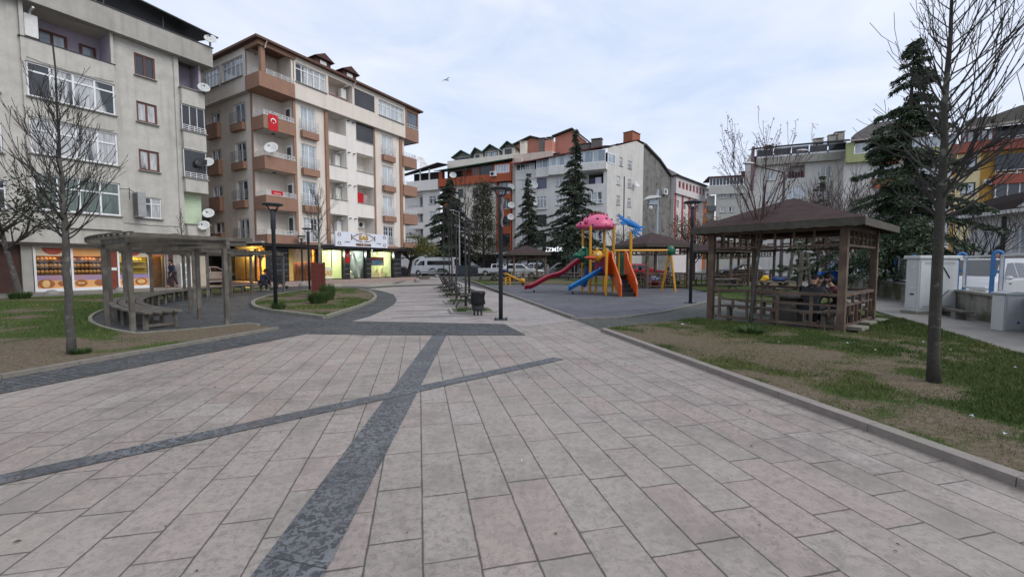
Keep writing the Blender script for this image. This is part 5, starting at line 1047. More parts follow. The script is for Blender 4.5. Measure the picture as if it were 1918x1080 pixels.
b = MB(FJ); hj = [(-6.7, -4.8, z, z + 1.4) for z in (11.9, 9.0, 6.2)] + [(-3, -1.2, z, z + 1.4) for z in (11.9, 9, 6.2)]; wallgrid(b, -9.7, .2, 0, 14, hj, d=.2); b.build('wall', PL_I, rootJ)
for h in hj: win(FJ, rootJ, *h, .08, WHITEF, P_BLIND, 2, wd=.1)
MB(FJ).box(-9.6, .2, -.6, .0, 13.9, 14.85).build('parapet', LIME, rootJ); MB(FJ).box(-9.6, -8.9, -.59, 0, 14.86, 16.3).build('corner_pier', LIME, rootJ); win(FJ, rootJ, -8.8, -4, 14.9, 16.1, -.4, WHITEF, P_BLIND, 4, wd=.08, sill=False); win(FJ, rootJ, -3.8, .2, 14.9, 16.1, -.4, WHITEF, P_BLIND, 3, wd=.08, sill=False)
for z in (10.7, 13.4): MB(FJ).box(-6.9, -4.6, -.3, -.002, z, z + .5 if z > 12 else z + 1).build('panel', ORANGE, rootJ)
b = MB(FJ); b.face([(-9.7, -1, 16.5), (.3, -1, 16.3), (.3, 4, 17.6), (-9.7, 4, 17.6)]); b.face([(-9.7, -1, 16.35), (.3, -1, 16.15), (.3, -1, 16.3), (-9.7, -1, 16.5)]); b.k = 1; b.extr([(-8, 17), (-1, 17), (-1, 19.4), (-6.5, 19.2), (-8, 18.2)], 3, 5); b.build('roof', [mat('roof_pinkish', (.42, .33, .32)), GREYTIN], rootJ)
# white lodge behind the fence on the right
FLo = Fr(28.8, 23.4, 0, R(-97))
rootL = thing('lodge', 'white single storey lodge with dark window strips behind the blue fence', 'building', FLo.o)
LW = mat('lodge_white', (.66, .66, .64), .8, (.6, .6, .58), 1, streak=.2)
b = MB(FLo); hl = [(x, x + .9, 2.2, 3.9) for x in (-2.6, -.9, .8, 2.5)]; wallgrid(b, -3.4, 6, 0, 4.5, hl, d=.2); b.build('wall', LW, rootL)
for h in hl: win(FLo, rootL, *h, .06, WHITEF, P_BLIND, 2, wd=.05)
for x in (-1.35, .35, 2.0): MB(FLo).box(x, x + .2, -.08, -.002, .8, 4.4).build('dark_strip', DARKF, rootL)
MB(FLo).box(-4.4, -3.42, -.1, .1, 0, 3.2).build('door', mat('door_grey', (.2, .21, .21), .6), rootL)
b = MB(FLo); b.box(-4.6, 6.2, -.7, .3, 4.5, 4.7); b.k = 1; b.face([(-5.4, -.7, 4.72), (6.4, -.7, 4.72), (6.4, 3.2, 6.7), (-5.4, 3.2, 6.1)]); b.face([(-5.4, 3.2, 6.1), (-5.4, -.7, 4.72), (-5.4, -.7, 4.6), (-5.4, 3.2, 4.6)]); b.build('roof', [LW, mat('lodge_roof', (.016, .012, .011), .95, (.022, .016, .015), 3, spec=.05)], rootL)
b = MB(FLo); b.extr([(.6, 4.72), (3.0, 4.72), (1.8, 5.4)], -1.2, .5); b.build('gable_canopy', mat('tin_white', (.55, .55, .55), .5), rootL)
b = MB(FLo); b.ell((-.7, -.5, 1.9), .35, .3, .3); t = b.build('parasol', mat('red_plastic', (.5, .05, .02), .5, (.55, .2, .02), 3), at=FLo(-.7, -.5, 1.6)); 
b = MB(FLo); b.bar((-.7, -.5, .0), (-.7, -.5, 1.65), .06, .06); b.build('pole', METD, t); tag(t, 'red and orange folded cover on a post by the white lodge', 'parasol')
# houses on the hillside at the end of the street
for i, (px0, px1, py0, py1, Y, c, lab) in enumerate(((1296, 1312, 352, 400, 170, (.34, .33, .33), 'grey house on the far hillside with small dark windows'), (1311, 1331, 357, 405, 165, (.50, .48, .46), 'pale house on the far hillside beside the low grey block'), (1316, 1333, 378, 430, 140, (.40, .13, .05), 'orange house at the far end of the street'), (1296, 1318, 366, 430, 150, (.15, .15, .17), 'dark grey house at the far end of the street'))):
    a, c2 = D(px0, py1, Y), D(px1, py0, Y); h = c2[2]; root = thing('house', lab, 'house', ((a[0] + c2[0]) / 2, Y, 0), 'houses on the far hillside')
    f = Fr(a[0], Y, 0, 0); wd = c2[0] - a[0]; b = MB(f); b.box(0, wd, 0, 8, 0, h); b.build('wall', mat('hill_wall_%d' % i, c, .9, tuple(x * .8 for x in c), .5), root)
    b = MB(f); b.extr([(-.4, h), (wd + .4, h), (wd / 2, h + 1.3)], -.4, 8.4); b.build('roof', mat('roof_greybrown', (.14, .125, .105)), root)
    for z in (h - 2.2, h - 5):
        for x in (wd * .15, wd * .6): MB(f).box(x, x + wd * .2, -.05, -.002, z, z + 1.3).build('window', P_DARK, root)
# ================================================================= TREES AND SHRUBS
BARK = mat('bark_grey', (.10, .092, .082), .9, (.05, .046, .041), 9, bump=.7, bscale=50, sc3=(1, 1, .5), c3=(.24, .235, .21), s3=5, th3=.66)
BARKD = mat('bark_dark', (.032, .027, .025), .9, (.055, .047, .042), 8, bump=.4)
BARKM = mat('bark_moss', (.058, .055, .043), .9, (.034, .032, .026), 7, bump=.7, bscale=45, sc3=(1, 1, .4), c3=(.21, .2, .17), s3=6, th3=.67)
TWIG = mat('twig_dark', (.030, .027, .025), .9, (.05, .044, .04), 6)
def leafmat(name, a, b_, c=None):
    if name in MATS: return MATS[name]
    n = NT(name, .6, .3); g = n.t.nodes.new('ShaderNodeNewGeometry'); r = n.white(n.vec(g.outputs['Random Per Island'], 1.0, 2.0))
    st = [(0.0, a), (.75 if c else 1.0, b_)] + ([(1.0, c)] if c else [])
    n.done(n.ramp(r, st)); return n.m
def branch(b, rng, p, d, ln, r, lev, up, twist, tips, seg=4, thin=.62, n=5, split=(2, 4), minr=.004, bend=.25):
    pts = [p]; rad = [r]; q = Vector(p); dd = Vector(d).normalized()
    for i in range(seg):
        dd = (dd + Vector((rng.gauss(0, bend), rng.gauss(0, bend), rng.gauss(0, bend) + up)) * (1.0 / seg)).normalized(); q = q + dd * ln / seg
        pts.append(tuple(q)); rad.append(max(minr, r * (1 - (1 - thin) * (i + 1) / seg)))
    b.tube(pts, rad, n if r > .02 else 3, cap=False)
    if lev <= 0: tips.append((tuple(q), tuple(dd))); return
    k = rng.randint(*split)
    for j in range(k):
        f = rng.uniform(.3, 1.0) if j else 1.0; idx = min(seg, max(1, int(f * seg + .5))); s0 = Vector(pts[idx]); ax = dd.orthogonal().normalized(); ax.rotate(Matrix.Rotation(rng.uniform(0, 6.283), 3, dd))
        ang = rng.uniform(.3, .75) * twist if j else rng.uniform(.05, .3); nd = dd.copy(); nd.rotate(Matrix.Rotation(ang, 3, ax))
        branch(b, rng, tuple(s0), nd, ln * rng.uniform(.5, .8), rad[idx] * rng.uniform(.55, .8), lev - 1, up, twist, tips, max(2, seg - 1), thin, n, split, minr, bend)
def leader_tree(label, base, h, r0, crown0, spread, seed, group='bare trees', lean=(0, 0), nb=26, lev=2, tm=BARK, wind=(0, 0), rtop=.012, minr=.004, lenf=1.0, cat='tree', upw=.55, ctop=.93, prof=0):
    """a straight bare tree with a leader and steep side limbs"""
    rng = random.Random(seed); t = thing('bare_tree', label, cat, (base[0], base[1], 0), group); b = MB(); pts, rad = [], []; n = 14
    for i in range(n + 1):
        f = i / n; z = h * f
        pts.append((base[0] + lean[0] * f + rng.gauss(0, .012) * h * .12, base[1] + lean[1] * f + rng.gauss(0, .012) * h * .12, z - .05)); rad.append(r0 * (1.25 if i == 0 else 1) * (1 - f * .55) if z < crown0 else max(rtop, r0 * .78 * (1 - (z - crown0) / (h - crown0)) ** 1.1))
    j0 = max(1, min(n - 3, int((crown0 + .4 * (h - crown0)) / h * n) + 1)); b.tube(pts[:j0 + 1], rad[:j0 + 1], 10, cap=True); b.build('trunk', tm, t, smooth=True)
    c = MB(); tips = []; c.tube(pts[j0:], rad[j0:], 8)
    for i in range(nb):
        f = (i + rng.random() * .8) / nb; z = crown0 + (h * ctop - crown0) * f ** 1.1; k = z / h * n; j = min(n - 1, int(k)); p = Vector(pts[j]).lerp(Vector(pts[j + 1]), k - j)
        a = i * 2.4 + rng.uniform(-.5, .5); e = rng.uniform(.35, .8) + .35 * f
        d = Vector((math.cos(a) * math.cos(e) + wind[0] * rng.uniform(.3, 1.2), math.sin(a) * math.cos(e) + wind[1], math.sin(e))); ln = spread * ((1 - .55 * f) if not prof else (.5 + 1.5 * f if f < .3 else .95 * (1 - .6 * (f - .3)))) * rng.uniform(.5, 1.15) * lenf * (1 + .35 * (d.x if wind[0] > .3 else 0))
        rr = max(.007, rad[j] * rng.uniform(.24, .42))
        branch(c, rng, tuple(p), d, ln * .6, rr, lev, upw, .8, tips, 4, .6, 5, (2, 4), minr, .3)
    c.build('crown', TWIG, t); return t, tips
def conifer(label, base, h, r0, rb, seed, ncl=5200, group='dark cedars', droop=.35, cl=.42, z0=.12, m=None, sparse=0.0, taper=.9, z00=0.0, lean=0.0, nwh=None, bare=.2):
    rng = random.Random(seed); rg = np.random.default_rng(seed); t = thing('cedar_tree', label, 'tree', (base[0], base[1], z00), group)
    b = MB(); b.tube([(base[0] + lean * f * f, base[1], z00 + h * f * .99) for f in (0, .25, .5, .75, .9, 1)], [r0, r0 * .85, r0 * .6, r0 * .34, r0 * .14, .02], 8)
    b.build('trunk', BARKD, t, smooth=True); c = MB(); P, Dv, S = [], [], []
    wh = nwh or int(h * 2.1)
    for i in range(wh):
        for q in range(rng.randint(3, 5)):
            if rng.random() < sparse: continue
            f = z0 + (1 - z0) * min(.985, (i + rng.gauss(.5, .9)) / wh); f = max(z0 * .8, f)
            a = rng.uniform(0, 6.283); ln = rb * (1 - f) ** taper * rng.choice((.45, .7, .85, 1.0, 1.1, 1.3)) + .25; ln *= (1.0 if f > .2 else .8)
            p0 = Vector((base[0] + lean * f * f, base[1], z00 + h * f)); pts = [tuple(p0)]; e = rng.uniform(.05, .4) - .25 * (1 - f)
            for s in range(1, 6):
                g = s / 5; pts.append((p0.x + math.cos(a) * ln * g, p0.y + math.sin(a) * ln * g, p0.z + ln * (math.sin(e) * g * 1.0 - droop * g * g + .12 * g ** 4)))
            c.tube(pts, [r0 * .22 * (1 - f) + .012, r0 * .17 * (1 - f) + .01, .012, .01, .008, .006], 4, cap=False)
            k = max(3, int(ln * ncl / (wh * 4 * rb * .55)))
            g = rg.uniform(bare, 1.0, k); side = rg.normal(0, .13 * ln + .05, k) * (1.1 - g * .6)
            seg = np.clip((g * 5).astype(int), 0, 4); pa = np.array(pts); fr_ = g * 5 - seg; pos = pa[seg] * (1 - fr_[:, None]) + pa[seg + 1] * fr_[:, None]
            pos[:, 0] += -math.sin(a) * side; pos[:, 1] += math.cos(a) * side; pos[:, 2] += rg.normal(-.04, .05, k) - np.abs(side) * .25
            P.append(pos); dv = np.stack([np.cos(a + rg.normal(0, .9, k)), np.sin(a + rg.normal(0, .9, k)), rg.normal(-.35, .35, k)], 1); Dv.append(dv); S.append(rg.uniform(.5, 1.1, k) * cl)
    c.build('limbs', BARKD, t)
    P = np.concatenate(P); Dv = np.concatenate(Dv); S = np.concatenate(S); n = len(P); Dv /= np.linalg.norm(Dv, axis=1)[:, None]
    w_ = np.cross(Dv, rg.normal(0, 1, (n, 3))); w_ /= np.linalg.norm(w_, axis=1)[:, None] + 1e-6; wd = (S * .16)[:, None]
    V = np.concatenate([P - Dv * S[:, None] * .3 , P + w_ * wd, P + Dv * S[:, None] * .7 - np.array([0, 0, .12]) * S[:, None], P - w_ * wd]); i = np.arange(n)
    npmesh('foliage', V, np.stack([i, i + n, i + 2 * n, i + 3 * n], 1), m or leafmat('cedar_needles', (.02, .03, .019), (.045, .062, .038), (.08, .09, .058)), t); return t
def leaf_cloud(name, P, size, m, par, rg, hang=.0, asp=.5):
    n = len(P); d = rg.normal(0, 1, (n, 3)); d[:, 2] -= hang; d /= np.linalg.norm(d, axis=1)[:, None]; w_ = np.cross(d, rg.normal(0, 1, (n, 3))); w_ /= np.linalg.norm(w_, axis=1)[:, None] + 1e-6
    s = (size * rg.uniform(.6, 1.25, n))[:, None]; V = np.concatenate([P - d * s * .5, P + w_ * s * asp * .5, P + d * s * .5, P - w_ * s * asp * .5]); i = np.arange(n)
    return npmesh(name, V, np.stack([i, i + n, i + 2 * n, i + 3 * n], 1), m, par)
# ---- bare trees in front
leader_tree('tall bare tree on the trodden dirt before the pergola at the left', G(135, 668), 5.35, .06, 2.05, 1.5, 11, nb=62, lev=2, lean=(-.1, .1), minr=.0042, wind=(-.05, 0), upw=.5, ctop=.82)
leader_tree('tallest bare tree on the lawn right of the gazebo, its twigs swept to one side', G(1745, 724), 6.3, .068, 2.2, 1.7, 23, nb=84, lev=2, lean=(-.05, 0), tm=BARKM, minr=.0032, wind=(.42, .05), upw=.42, prof=1)
# ---- bare trees along the benches
for i, (px, py, h, sd) in enumerate(((872.5, 573, 5.3, 31), (855, 558.5, 5.6, 32), (847, 549, 5.6, 33), (842, 543.5, 5.7, 34), (832, 533.5, 6.0, 35))):
    leader_tree(('nearest thin bare tree beside the first bench and the bin', 'second thin bare tree from the bin in the bench row', 'third thin bare tree from the bin in the bench row', 'fourth thin bare tree from the bin in the bench row', 'farthest thin bare tree of the bench row')[i], G(px, py), h, .045, 2.8, 1.0, sd, 'thin bare trees in the bench row', nb=11, lev=2, minr=.006, tm=BARKD, wind=(.05, 0))
leader_tree('bare tree rising behind the red slatted pillar on the island, trunk whitewashed', G(600.5, 553.5), 5.3, .085, 2.55, 1.9, 41, nb=22, lev=2, minr=.006, wind=(-.1, 0), tm=mat('bark_whitewash', (.30, .285, .25), .9, (.12, .11, .1), 5))
p = D(345, 540, 22); leader_tree('small bare conical tree before the pale wall of the grey block', (p[0], p[1]), 4.6, .05, 2.2, .75, 43, nb=26, lev=1, minr=.007)
# ---- budding tree by the gazebo
rng = random.Random(5); bp = G(1405, 609); t = thing('budding_tree', 'slender tree with reddish buds standing before the big gazebo', 'tree', (bp[0], bp[1], 0)); b = MB()
tp = [(bp[0], bp[1], -.05), (bp[0] + .03, bp[1], .5), (bp[0] + .08, bp[1], 1.2), (bp[0] + .16, bp[1], 1.9), (bp[0] + .2, bp[1], 2.5)]; b.tube(tp, [.055, .045, .042, .04, .036], 8); b.build('trunk', BARK, t, smooth=True); b = MB(); tips = []
for i in range(9): a = i * .7 + .2; branch(b, rng, tp[4] if i % 3 else tp[3], Vector((math.cos(a) * .55 - .12, math.sin(a) * .5, 1.0)), 1.2, .022, 3, .5, .95, tips, 4, .6, 5, (2, 3), .005, .3)
b.build('crown', mat('twig_reddish', (.06, .035, .032), .9, (.09, .05, .045), 6), t)
rg = np.random.default_rng(8); T = np.array([x[0] for x in tips]); P = np.concatenate([T + rg.normal(0, .03, T.shape) for _ in range(5)]); tag(leaf_cloud('buds', P, .045, leafmat('bud_leaf', (.07, .035, .032), (.12, .06, .05), (.17, .12, .09)), t, rg), kind='stuff')
# ---- cedars
conifer('broad dark cedar behind the white minibus', D(843, 515, 64)[:2], 14.6, .3, 5.8, 51, 40000, droop=.5, cl=.5, z0=.08, nwh=48)
conifer('slim dark cedar between the orange bay and the white block', D(990, 515, 60)[:2], 14.6, .2, 3.7, 53, 22000, droop=.5, cl=.4, z0=.16, nwh=48, taper=1.2)
conifer('tallest cedar standing before the white block, behind the playground', D(1076, 520, 50)[:2], 17.6, .32, 6.8, 57, 42000, droop=.45, cl=.48, z0=.13, taper=1.6, nwh=56, sparse=.1)
conifer('big dark cedar above the blue fence, behind the tallest bare tree', (18.9, 20.2), 12.2, .25, 3.5, 59, 62000, droop=.5, cl=.26, z0=.1, taper=1.0, nwh=46, sparse=.16, bare=.18, m=leafmat('cedar_needles_bright', (.024, .042, .023), (.055, .08, .04), (.10, .115, .065)))
conifer('narrow young cypress behind the ridge of the big gazebo', D(1531, 495, 38)[:2], 9.6, .12, 1.3, 61, 3400, droop=.1, cl=.35, z0=.05, m=leafmat('cedar_needles_bright', (.018, .032, .018), (.04, .062, .03)))
conifer('small staked pine seen through the big gazebo', D(1494, 525, 26)[:2], 3.2, .06, 1.5, 63, 1500, droop=.2, cl=.3, z0=.2, m=leafmat('pine_needles', (.04, .06, .035), (.09, .11, .06)))
# mixed evergreen in the middle
rg = np.random.default_rng(15); bp = D(905, 515, 61); t = thing('evergreen_tree', 'shaggy olive brown evergreen between the cedars, behind the dark lamp post', 'tree', (bp[0], bp[1], 0)); rng = random.Random(15); b = MB(); b.tube([(bp[0], bp[1], 0), (bp[0] + .1, bp[1], 5), (bp[0], bp[1], 12)], [.22, .16, .04], 7); b.build('trunk', BARKD, t); b = MB(); tips = []
for i in range(40): f = i / 40; a = i * 2.4; branch(b, rng, (bp[0], bp[1], 2.6 + 9 * f), Vector((math.cos(a), math.sin(a), .5)), 2.4 * (1 - f * .75), .05, 1, .1, 1, tips, 3)
b.build('limbs', BARKD, t); P = []
for i in range(42):
    f = i / 41; z = 2.6 + 10.6 * f; rr = 2.7 * (1 - f) ** .6 * rng.uniform(.6, 1.1) + .3
    for q in range(4): a = rng.uniform(0, 6.28); P.append(rg.normal(0, 1, (62, 3)) * np.array([.5, .5, .38]) + np.array([bp[0] + math.cos(a) * rr * .75, bp[1] + math.sin(a) * rr * .75, z]))
leaf_cloud('foliage', np.concatenate(P), .24, leafmat('leaf_olive_dark', (.022, .028, .016), (.05, .05, .028), (.10, .075, .045)), t, rg)
# yellow-green spreading tree in a round bed before the shop
bp = D(765, 522, 45.5); t = thing('broadleaf_tree', 'spreading yellow green tree in a round raised bed by the curtain shop', 'tree', (bp[0], bp[1], 0)); rng = random.Random(16); rg = np.random.default_rng(16); b = MB(); b.tube([(bp[0] - .1, bp[1], .2), (bp[0] + .15, bp[1], 1.2), (bp[0] + .35, bp[1], 2.1)], [.3, .19, .17], 9); b.build('trunk', BARKD, t); b = MB(); tips = []
for i in range(16): a = i * .8; branch(b, rng, (bp[0] + .3, bp[1], 2.0), Vector((math.cos(a), math.sin(a), .75)), 1.7, .09, 2, .1, 1, tips, 3)
b.build('limbs', BARKD, t); P = []
for i in range(95):
    a = rng.uniform(0, 6.283); r = 2.9 * math.sqrt(rng.random()); z = 2.55 + (1.9 * (1 - (r / 3.1) ** 2)) * rng.uniform(.2, 1.05) + .2; P.append(rg.normal(0, 1, (75, 3)) * np.array([.42, .42, .26]) + np.array([bp[0] + .2 + r * math.cos(a), bp[1] + r * math.sin(a), z]))
leaf_cloud('foliage', np.concatenate(P), .19, leafmat('leaf_yellow_green', (.035, .05, .014), (.10, .105, .022), (.28, .24, .04)), t, rg)
b = MB(); b.lathe((bp[0], bp[1], 0), [(2.3, 0), (2.3, .34), (2.1, .34), (2.1, .26), (0.01, .3)], 28); tag(b.build('round_bed', mat('bed_brown', (.13, .10, .08), .9, (.09, .075, .06), 5)), 'low round brown bed under the yellow green tree', 'tree bed')
# dark large-leaved tree at the left edge
bp = G(40, 561); t = thing('magnolia_tree', 'dark large leaved tree on the pavement edge at the far left', 'tree', (bp[0], bp[1], 0)); rng = random.Random(17); rg = np.random.default_rng(17); b = MB(); b.tube([(bp[0], bp[1], 0), (bp[0] - .22, bp[1], 1.0), (bp[0] - .5, bp[1], 2.2), (bp[0] - .75, bp[1], 3.4)], [.125, .10, .085, .07], 9); b.build('trunk', BARK, t); b = MB(); tips = []
for i in range(14): a = i * .9; branch(b, rng, (bp[0] - .5 - .02 * i, bp[1], 2.2 + .12 * i), Vector((math.cos(a), math.sin(a), .6)), 1.3, .05, 2, .15, 1, tips, 3)
b.build('limbs', TWIG, t); T = np.array([x[0] for x in tips]); P = np.concatenate([T + rg.normal(0, .17, T.shape) for _ in range(16)]); leaf_cloud('foliage', P, .2, leafmat('leaf_magnolia', (.012, .02, .01), (.03, .042, .022), (.06, .06, .035)), t, rg, asp=.4)
# autumn tree beyond the second gazebo and its bare neighbours
bp = D(1300, 500, 40); t = thing('autumn_tree', 'tree with sparse orange brown leaves behind the lamp post by the gazebo', 'tree', (bp[0], bp[1], 0)); rng = random.Random(18); rg = np.random.default_rng(18); b = MB(); b.tube([(bp[0], bp[1], 0), (bp[0], bp[1], 2.4)], [.15, .1], 8); b.build('trunk', BARKD, t); b = MB(); tips = []
for i in range(22): a = i * .8; branch(b, rng, (bp[0], bp[1], 1.6 + .05 * i), Vector((math.cos(a), math.sin(a), 1.2)), 2.0, .05, 2, .35, 1, tips, 3, minr=.012)
b.build('limbs', TWIG, t); T = np.array([x[0] for x in tips]); P = np.concatenate([T + rg.normal(0, .25, T.shape) for _ in range(12)]); leaf_cloud('foliage', P, .17, leafmat('leaf_autumn', (.10, .055, .03), (.22, .10, .03), (.12, .12, .04)), t, rg)
def bush_tree(label, bp, h, sp, seed, m=TWIG, n=20, minr=.012):
    rng = random.Random(seed); t = thing('bare_tree', label, 'tree', (bp[0], bp[1], 0), 'bare trees'); b = MB(); b.tube([(bp[0], bp[1], 0), (bp[0], bp[1], h * .35)], [.1, .07], 7); b.build('trunk', BARKD, t); b = MB(); tips = []
    for i in range(n): a = i * 2.4; branch(b, rng, (bp[0], bp[1], h * (.12 + .25 * i / n)), Vector((math.cos(a) * sp, math.sin(a) * sp, 1.0)), h * .36, .04, 3, .25, 1, tips, 3, .6, 4, (2, 3), minr, .3)
    b.build('crown', m, t); return t
TWR = mat('twig_plum', (.075, .05, .048), .9, (.11, .08, .075), 5)
bush_tree('low bare shrub tree before the plain side wall, behind the climbing tower', D(1166, 505, 44), 5.0, .6, 71); bush_tree('reddish bare tree left of the cedar above the gazebo eaves', D(1580, 495, 29), 7.2, .7, 72, TWR, 26); bush_tree('second reddish bare tree against the cedar above the fence', D(1622, 495, 25), 5.8, .7, 73, TWR, 26); bush_tree('bare tree before the pale grey block right of the street lamp', D(1548, 495, 34), 8.4, .55, 74, TWR, 22); bush_tree('bare twiggy tree overhanging the lodge roof behind the fence', D(1822, 500, 19), 4.4, .8, 75, TWIG, 20, .008)
# small plants: tufts at the feet of things
TUFT = leafmat('tuft_blade', (.035, .065, .02), (.075, .115, .035))
def tuft(label, p, r, h, n, seed):
    rg = np.random.default_rng(seed); a = rg.uniform(0, 6.283, n); q = r * np.sqrt(rg.random(n)) * .55; x, y = p[0] + q * np.cos(a), p[1] + q * np.sin(a); l = h * rg.uniform(.5, 1.1, n); o = rg.uniform(.1, .8, n) * r * .7
    w_ = .012 * max(1, math.hypot(*p[:2]) / 9); A = np.stack([x - np.sin(a) * w_, y + np.cos(a) * w_, np.full(n, .05)], 1); B = np.stack([x + np.sin(a) * w_, y - np.cos(a) * w_, np.full(n, .05)], 1); C = np.stack([x + np.cos(a) * o, y + np.sin(a) * o, .05 + l], 1); i = np.arange(n)
    ob = npmesh('grass_tuft', np.concatenate([A, B, C]), np.stack([i, i + n, i + 2 * n], 1), TUFT, at=(p[0], p[1], 0)); tag(ob, label, 'plant')
tuft('bushy green tuft at the foot of the red slatted pillar', G(597, 571), .5, .5, 900, 1); tuft('green tuft right behind the red slatted pillar', G(614, 565), .4, .75, 600, 2); tuft('grass tuft at the foot of the lamp post on the island', G(522, 583), .3, .3, 300, 3); tuft('grass tuft around the budding tree by the gazebo', G(1406, 629), .4, .2, 260, 4); tuft('green tuft at the foot of the left bare tree', G(152, 668), .2, .12, 260, 5); tuft('green clump at the foot of the dark large leaved tree', G(38, 562), .5, .35, 400, 6)
# ================================================================= STREET FURNITURE AND TIMBER WORK
POLE = mat('lamp_paint', (.035, .038, .045), .45, (.05, .054, .062), 12, metal=.2)
TIM = mat('grey_timber', (.135, .12, .10), .85, (.085, .075, .062), 5, bump=.5, bscale=60, sc3=(1, 1, .3), c3=(.19, .17, .145), s3=3, th3=.6)
TIMR = mat('brown_timber', (.128, .084, .06), .8, (.078, .052, .039), 6, bump=.4, bscale=60, c3=(.18, .13, .09), s3=3, th3=.62)
SHING = None
def lamp():
    t = thing('street_lamp', 'dark lamp post', 'street lamp', (0, 0, 0), 'dark disc topped lamp posts')
    b = MB(); b.box(-.19, .19, -.19, .19, 0, .03)
    for x, y in ((-.15, -.15), (.15, -.15), (.15, .15), (-.15, .15)): b.cyl((x, y), .02, .03, .06, 6)
    b.build('base_plate', POLE, t); b = MB(); b.lathe((0, 0, 0), [(.062, .03), (.062, 2.9), (.078, 2.92), (.078, 3.5), (.07, 3.55), (.05, 3.62)], 16); b.build('pole', POLE, t, smooth=True)
    for k in range(4): a = R(45 + 90 * k); MB().tube([(.05 * math.cos(a), .05 * math.sin(a), 3.5), (.16 * math.cos(a), .16 * math.sin(a), 3.62), (.25 * math.cos(a), .25 * math.sin(a), 3.76)], [.022, .018, .016], 6).build('arm', POLE, t)
    b = MB(); b.lathe((0, 0, 0), [(.01, 3.74), (.22, 3.735), (.325, 3.755), (.33, 3.79), (.3, 3.815), (.01, 3.84)], 28); o = b.build('lamp_head', POLE, t, smooth=True)
    b = MB(); b.lathe((0, 0, 0), [(.01, 3.728), (.2, 3.726), (.2, 3.733)], 20); b.build('lens', mat('lens_grey', (.25, .26, .27), .3), o); return t
LSP = [((938, 598.5), 3.84, 352, 'tall dark lamp post with a cloth strip, nearest the camera, before the bin and benches'), ((517, 583), 3.84, 381, 'dark lamp post standing on the kerbed island at the left'), ((1293, 568), 3.84, 377, 'dark lamp post at the playground edge left of the big gazebo'),
       ((580, 545), 3.84, 427, 'dark lamp post just left of the red slatted pillar'), ((567, 534), 3.84, 441, 'farthest small dark lamp post seen between pergola and red pillar'), ((879, 550.6), 3.84, 413, 'dark lamp post in the bench row behind the bin')]
l0 = lamp()
for i, (p, h, topy, lab) in enumerate(LSP):
    g = G(*p); hh = CAMH + (495 - topy) * g[1] / FPX; q = l0 if i == 0 else dup(l0)
    q.location = g; q['label'] = lab; q.scale = (1 if i != 2 else 1.05, 1 if i != 2 else 1.05, hh / 3.84); q.rotation_euler = (0, 0, .4 * i)
g = G(938, 598.5); rows = []; b = MB()
for j in range(13): z = 3.5 - j * .07; rows.append([b.P((g[0] + .045 + (.05 - .002 * j) * math.cos(a) + .02 * math.sin(j * 1.1), g[1] - .085 + .035 * math.sin(a), z)) for a in np.linspace(0, 6.28, 10)[:-1]])
for r0, r1 in zip(rows, rows[1:]):
    for k in range(9): b.f.append([r0[k], r0[(k + 1) % 9], r1[(k + 1) % 9], r1[k]]); b.m.append(0)
tag(b.build('cloth_strip', mat('cloth_faded', (.15, .13, .125), .9, (.24, .19, .18), 12), at=(g[0], g[1], 2.6), smooth=True), 'faded twisted cloth strip tied near the top of the nearest lamp post', 'cloth strip')
# ---- pergola and its curved bench
root = thing('pergola', 'weathered grey timber pergola curving round the paved court at the left', 'pergola', ring(12.3, 200) + (0,))
inn = [244.7, 234.2, 224.5, 213, 200.5, 188.6, 176.5, 165.5]; outr = [(13.46, 242), (13.42, 233.6), (13.15, 221.5), (13.1, 211), (13.05, 200), (13.05, 188.6), (12.85, 177), (12.7, 166)]
IR = [11.72, 11.46, 11.28, 11.1, 11.08, 11.05, 11.42, 11.2]
for r, a in list(zip(IR, inn)) + outr:
    x, y = ring(r, a); MB(Fr(x, y, 0, R(a))).box(-.047, .047, -.047, .047, 0, 2.1).build('post', TIM, root)
for k in range(len(inn) - 1):
    for rr0, a0, rr1, a1 in ((IR[k], inn[k], IR[k + 1], inn[k + 1]), (outr[k][0], outr[k][1], outr[k + 1][0], outr[k + 1][1])):
        p, q = Vector(ring(rr0, a0) + (2.165,)), Vector(ring(rr1, a1) + (2.165,)); d = (q - p).normalized() * (.28 if k in (0,) else .02)
        MB().bar(tuple(p - d), tuple(q + (Vector((0, 0, 0)) if k else Vector((0, 0, 0)))), .07, .13).build('beam', TIM, root)
for k, (ri, ai) in enumerate(zip(IR, inn)):
    ro, ao = outr[k]; p, q = Vector(ring(ri, ai) + (2.05,)), Vector(ring(ro, ao) + (2.05,)); d = (q - p).normalized() * .3; MB().bar(tuple(p - d * .4), tuple(q + d * .4), .06, .1).build('cross_beam', TIM, root)
n = 54
for i in range(n):
    a = 244.9 - (244.9 - 165) * i / (n - 1); p, q = Vector(ring(11.0, a) + (2.265,)), Vector(ring(13.62, a - .6) + (2.265,))
    if i == 0: MB().bar(tuple(p), tuple(q), .06, .09).build('end_rafter', TIM, root)
    else: MB().bar(tuple(p), tuple(q), .04, .07).build('rafter', TIM, root)
p, q = Vector(ring(11.15, 244.7) + (2.15,)), Vector(ring(13.62, 243.3) + (2.15,)); MB().bar(tuple(p), tuple(q), .05, .12).build('end_beam', TIM, root)
for rr in (11.0, 11.9, 12.75, 13.6):
    pts = [ring(rr, 244.5 - 4 * i) + (2.318,) for i in range(20)]
    for p, q in zip(pts, pts[1:]): MB().bar(p, q, .05, .03).build('batten', TIM, root)
root = thing('curved_bench', 'long curved grey timber bench under the outer edge of the pergola', 'bench', ring(12.8, 200) + (0,))
b = MB()
for r0 in (12.42, 12.62, 12.82, 13.02):
    pts = [ring(r0 + .09, 241.6 - 3.2 * i) + (.43,) for i in range(25)]
    for p, q in zip(pts, pts[1:]): b.bar(p, q, .17, .045)
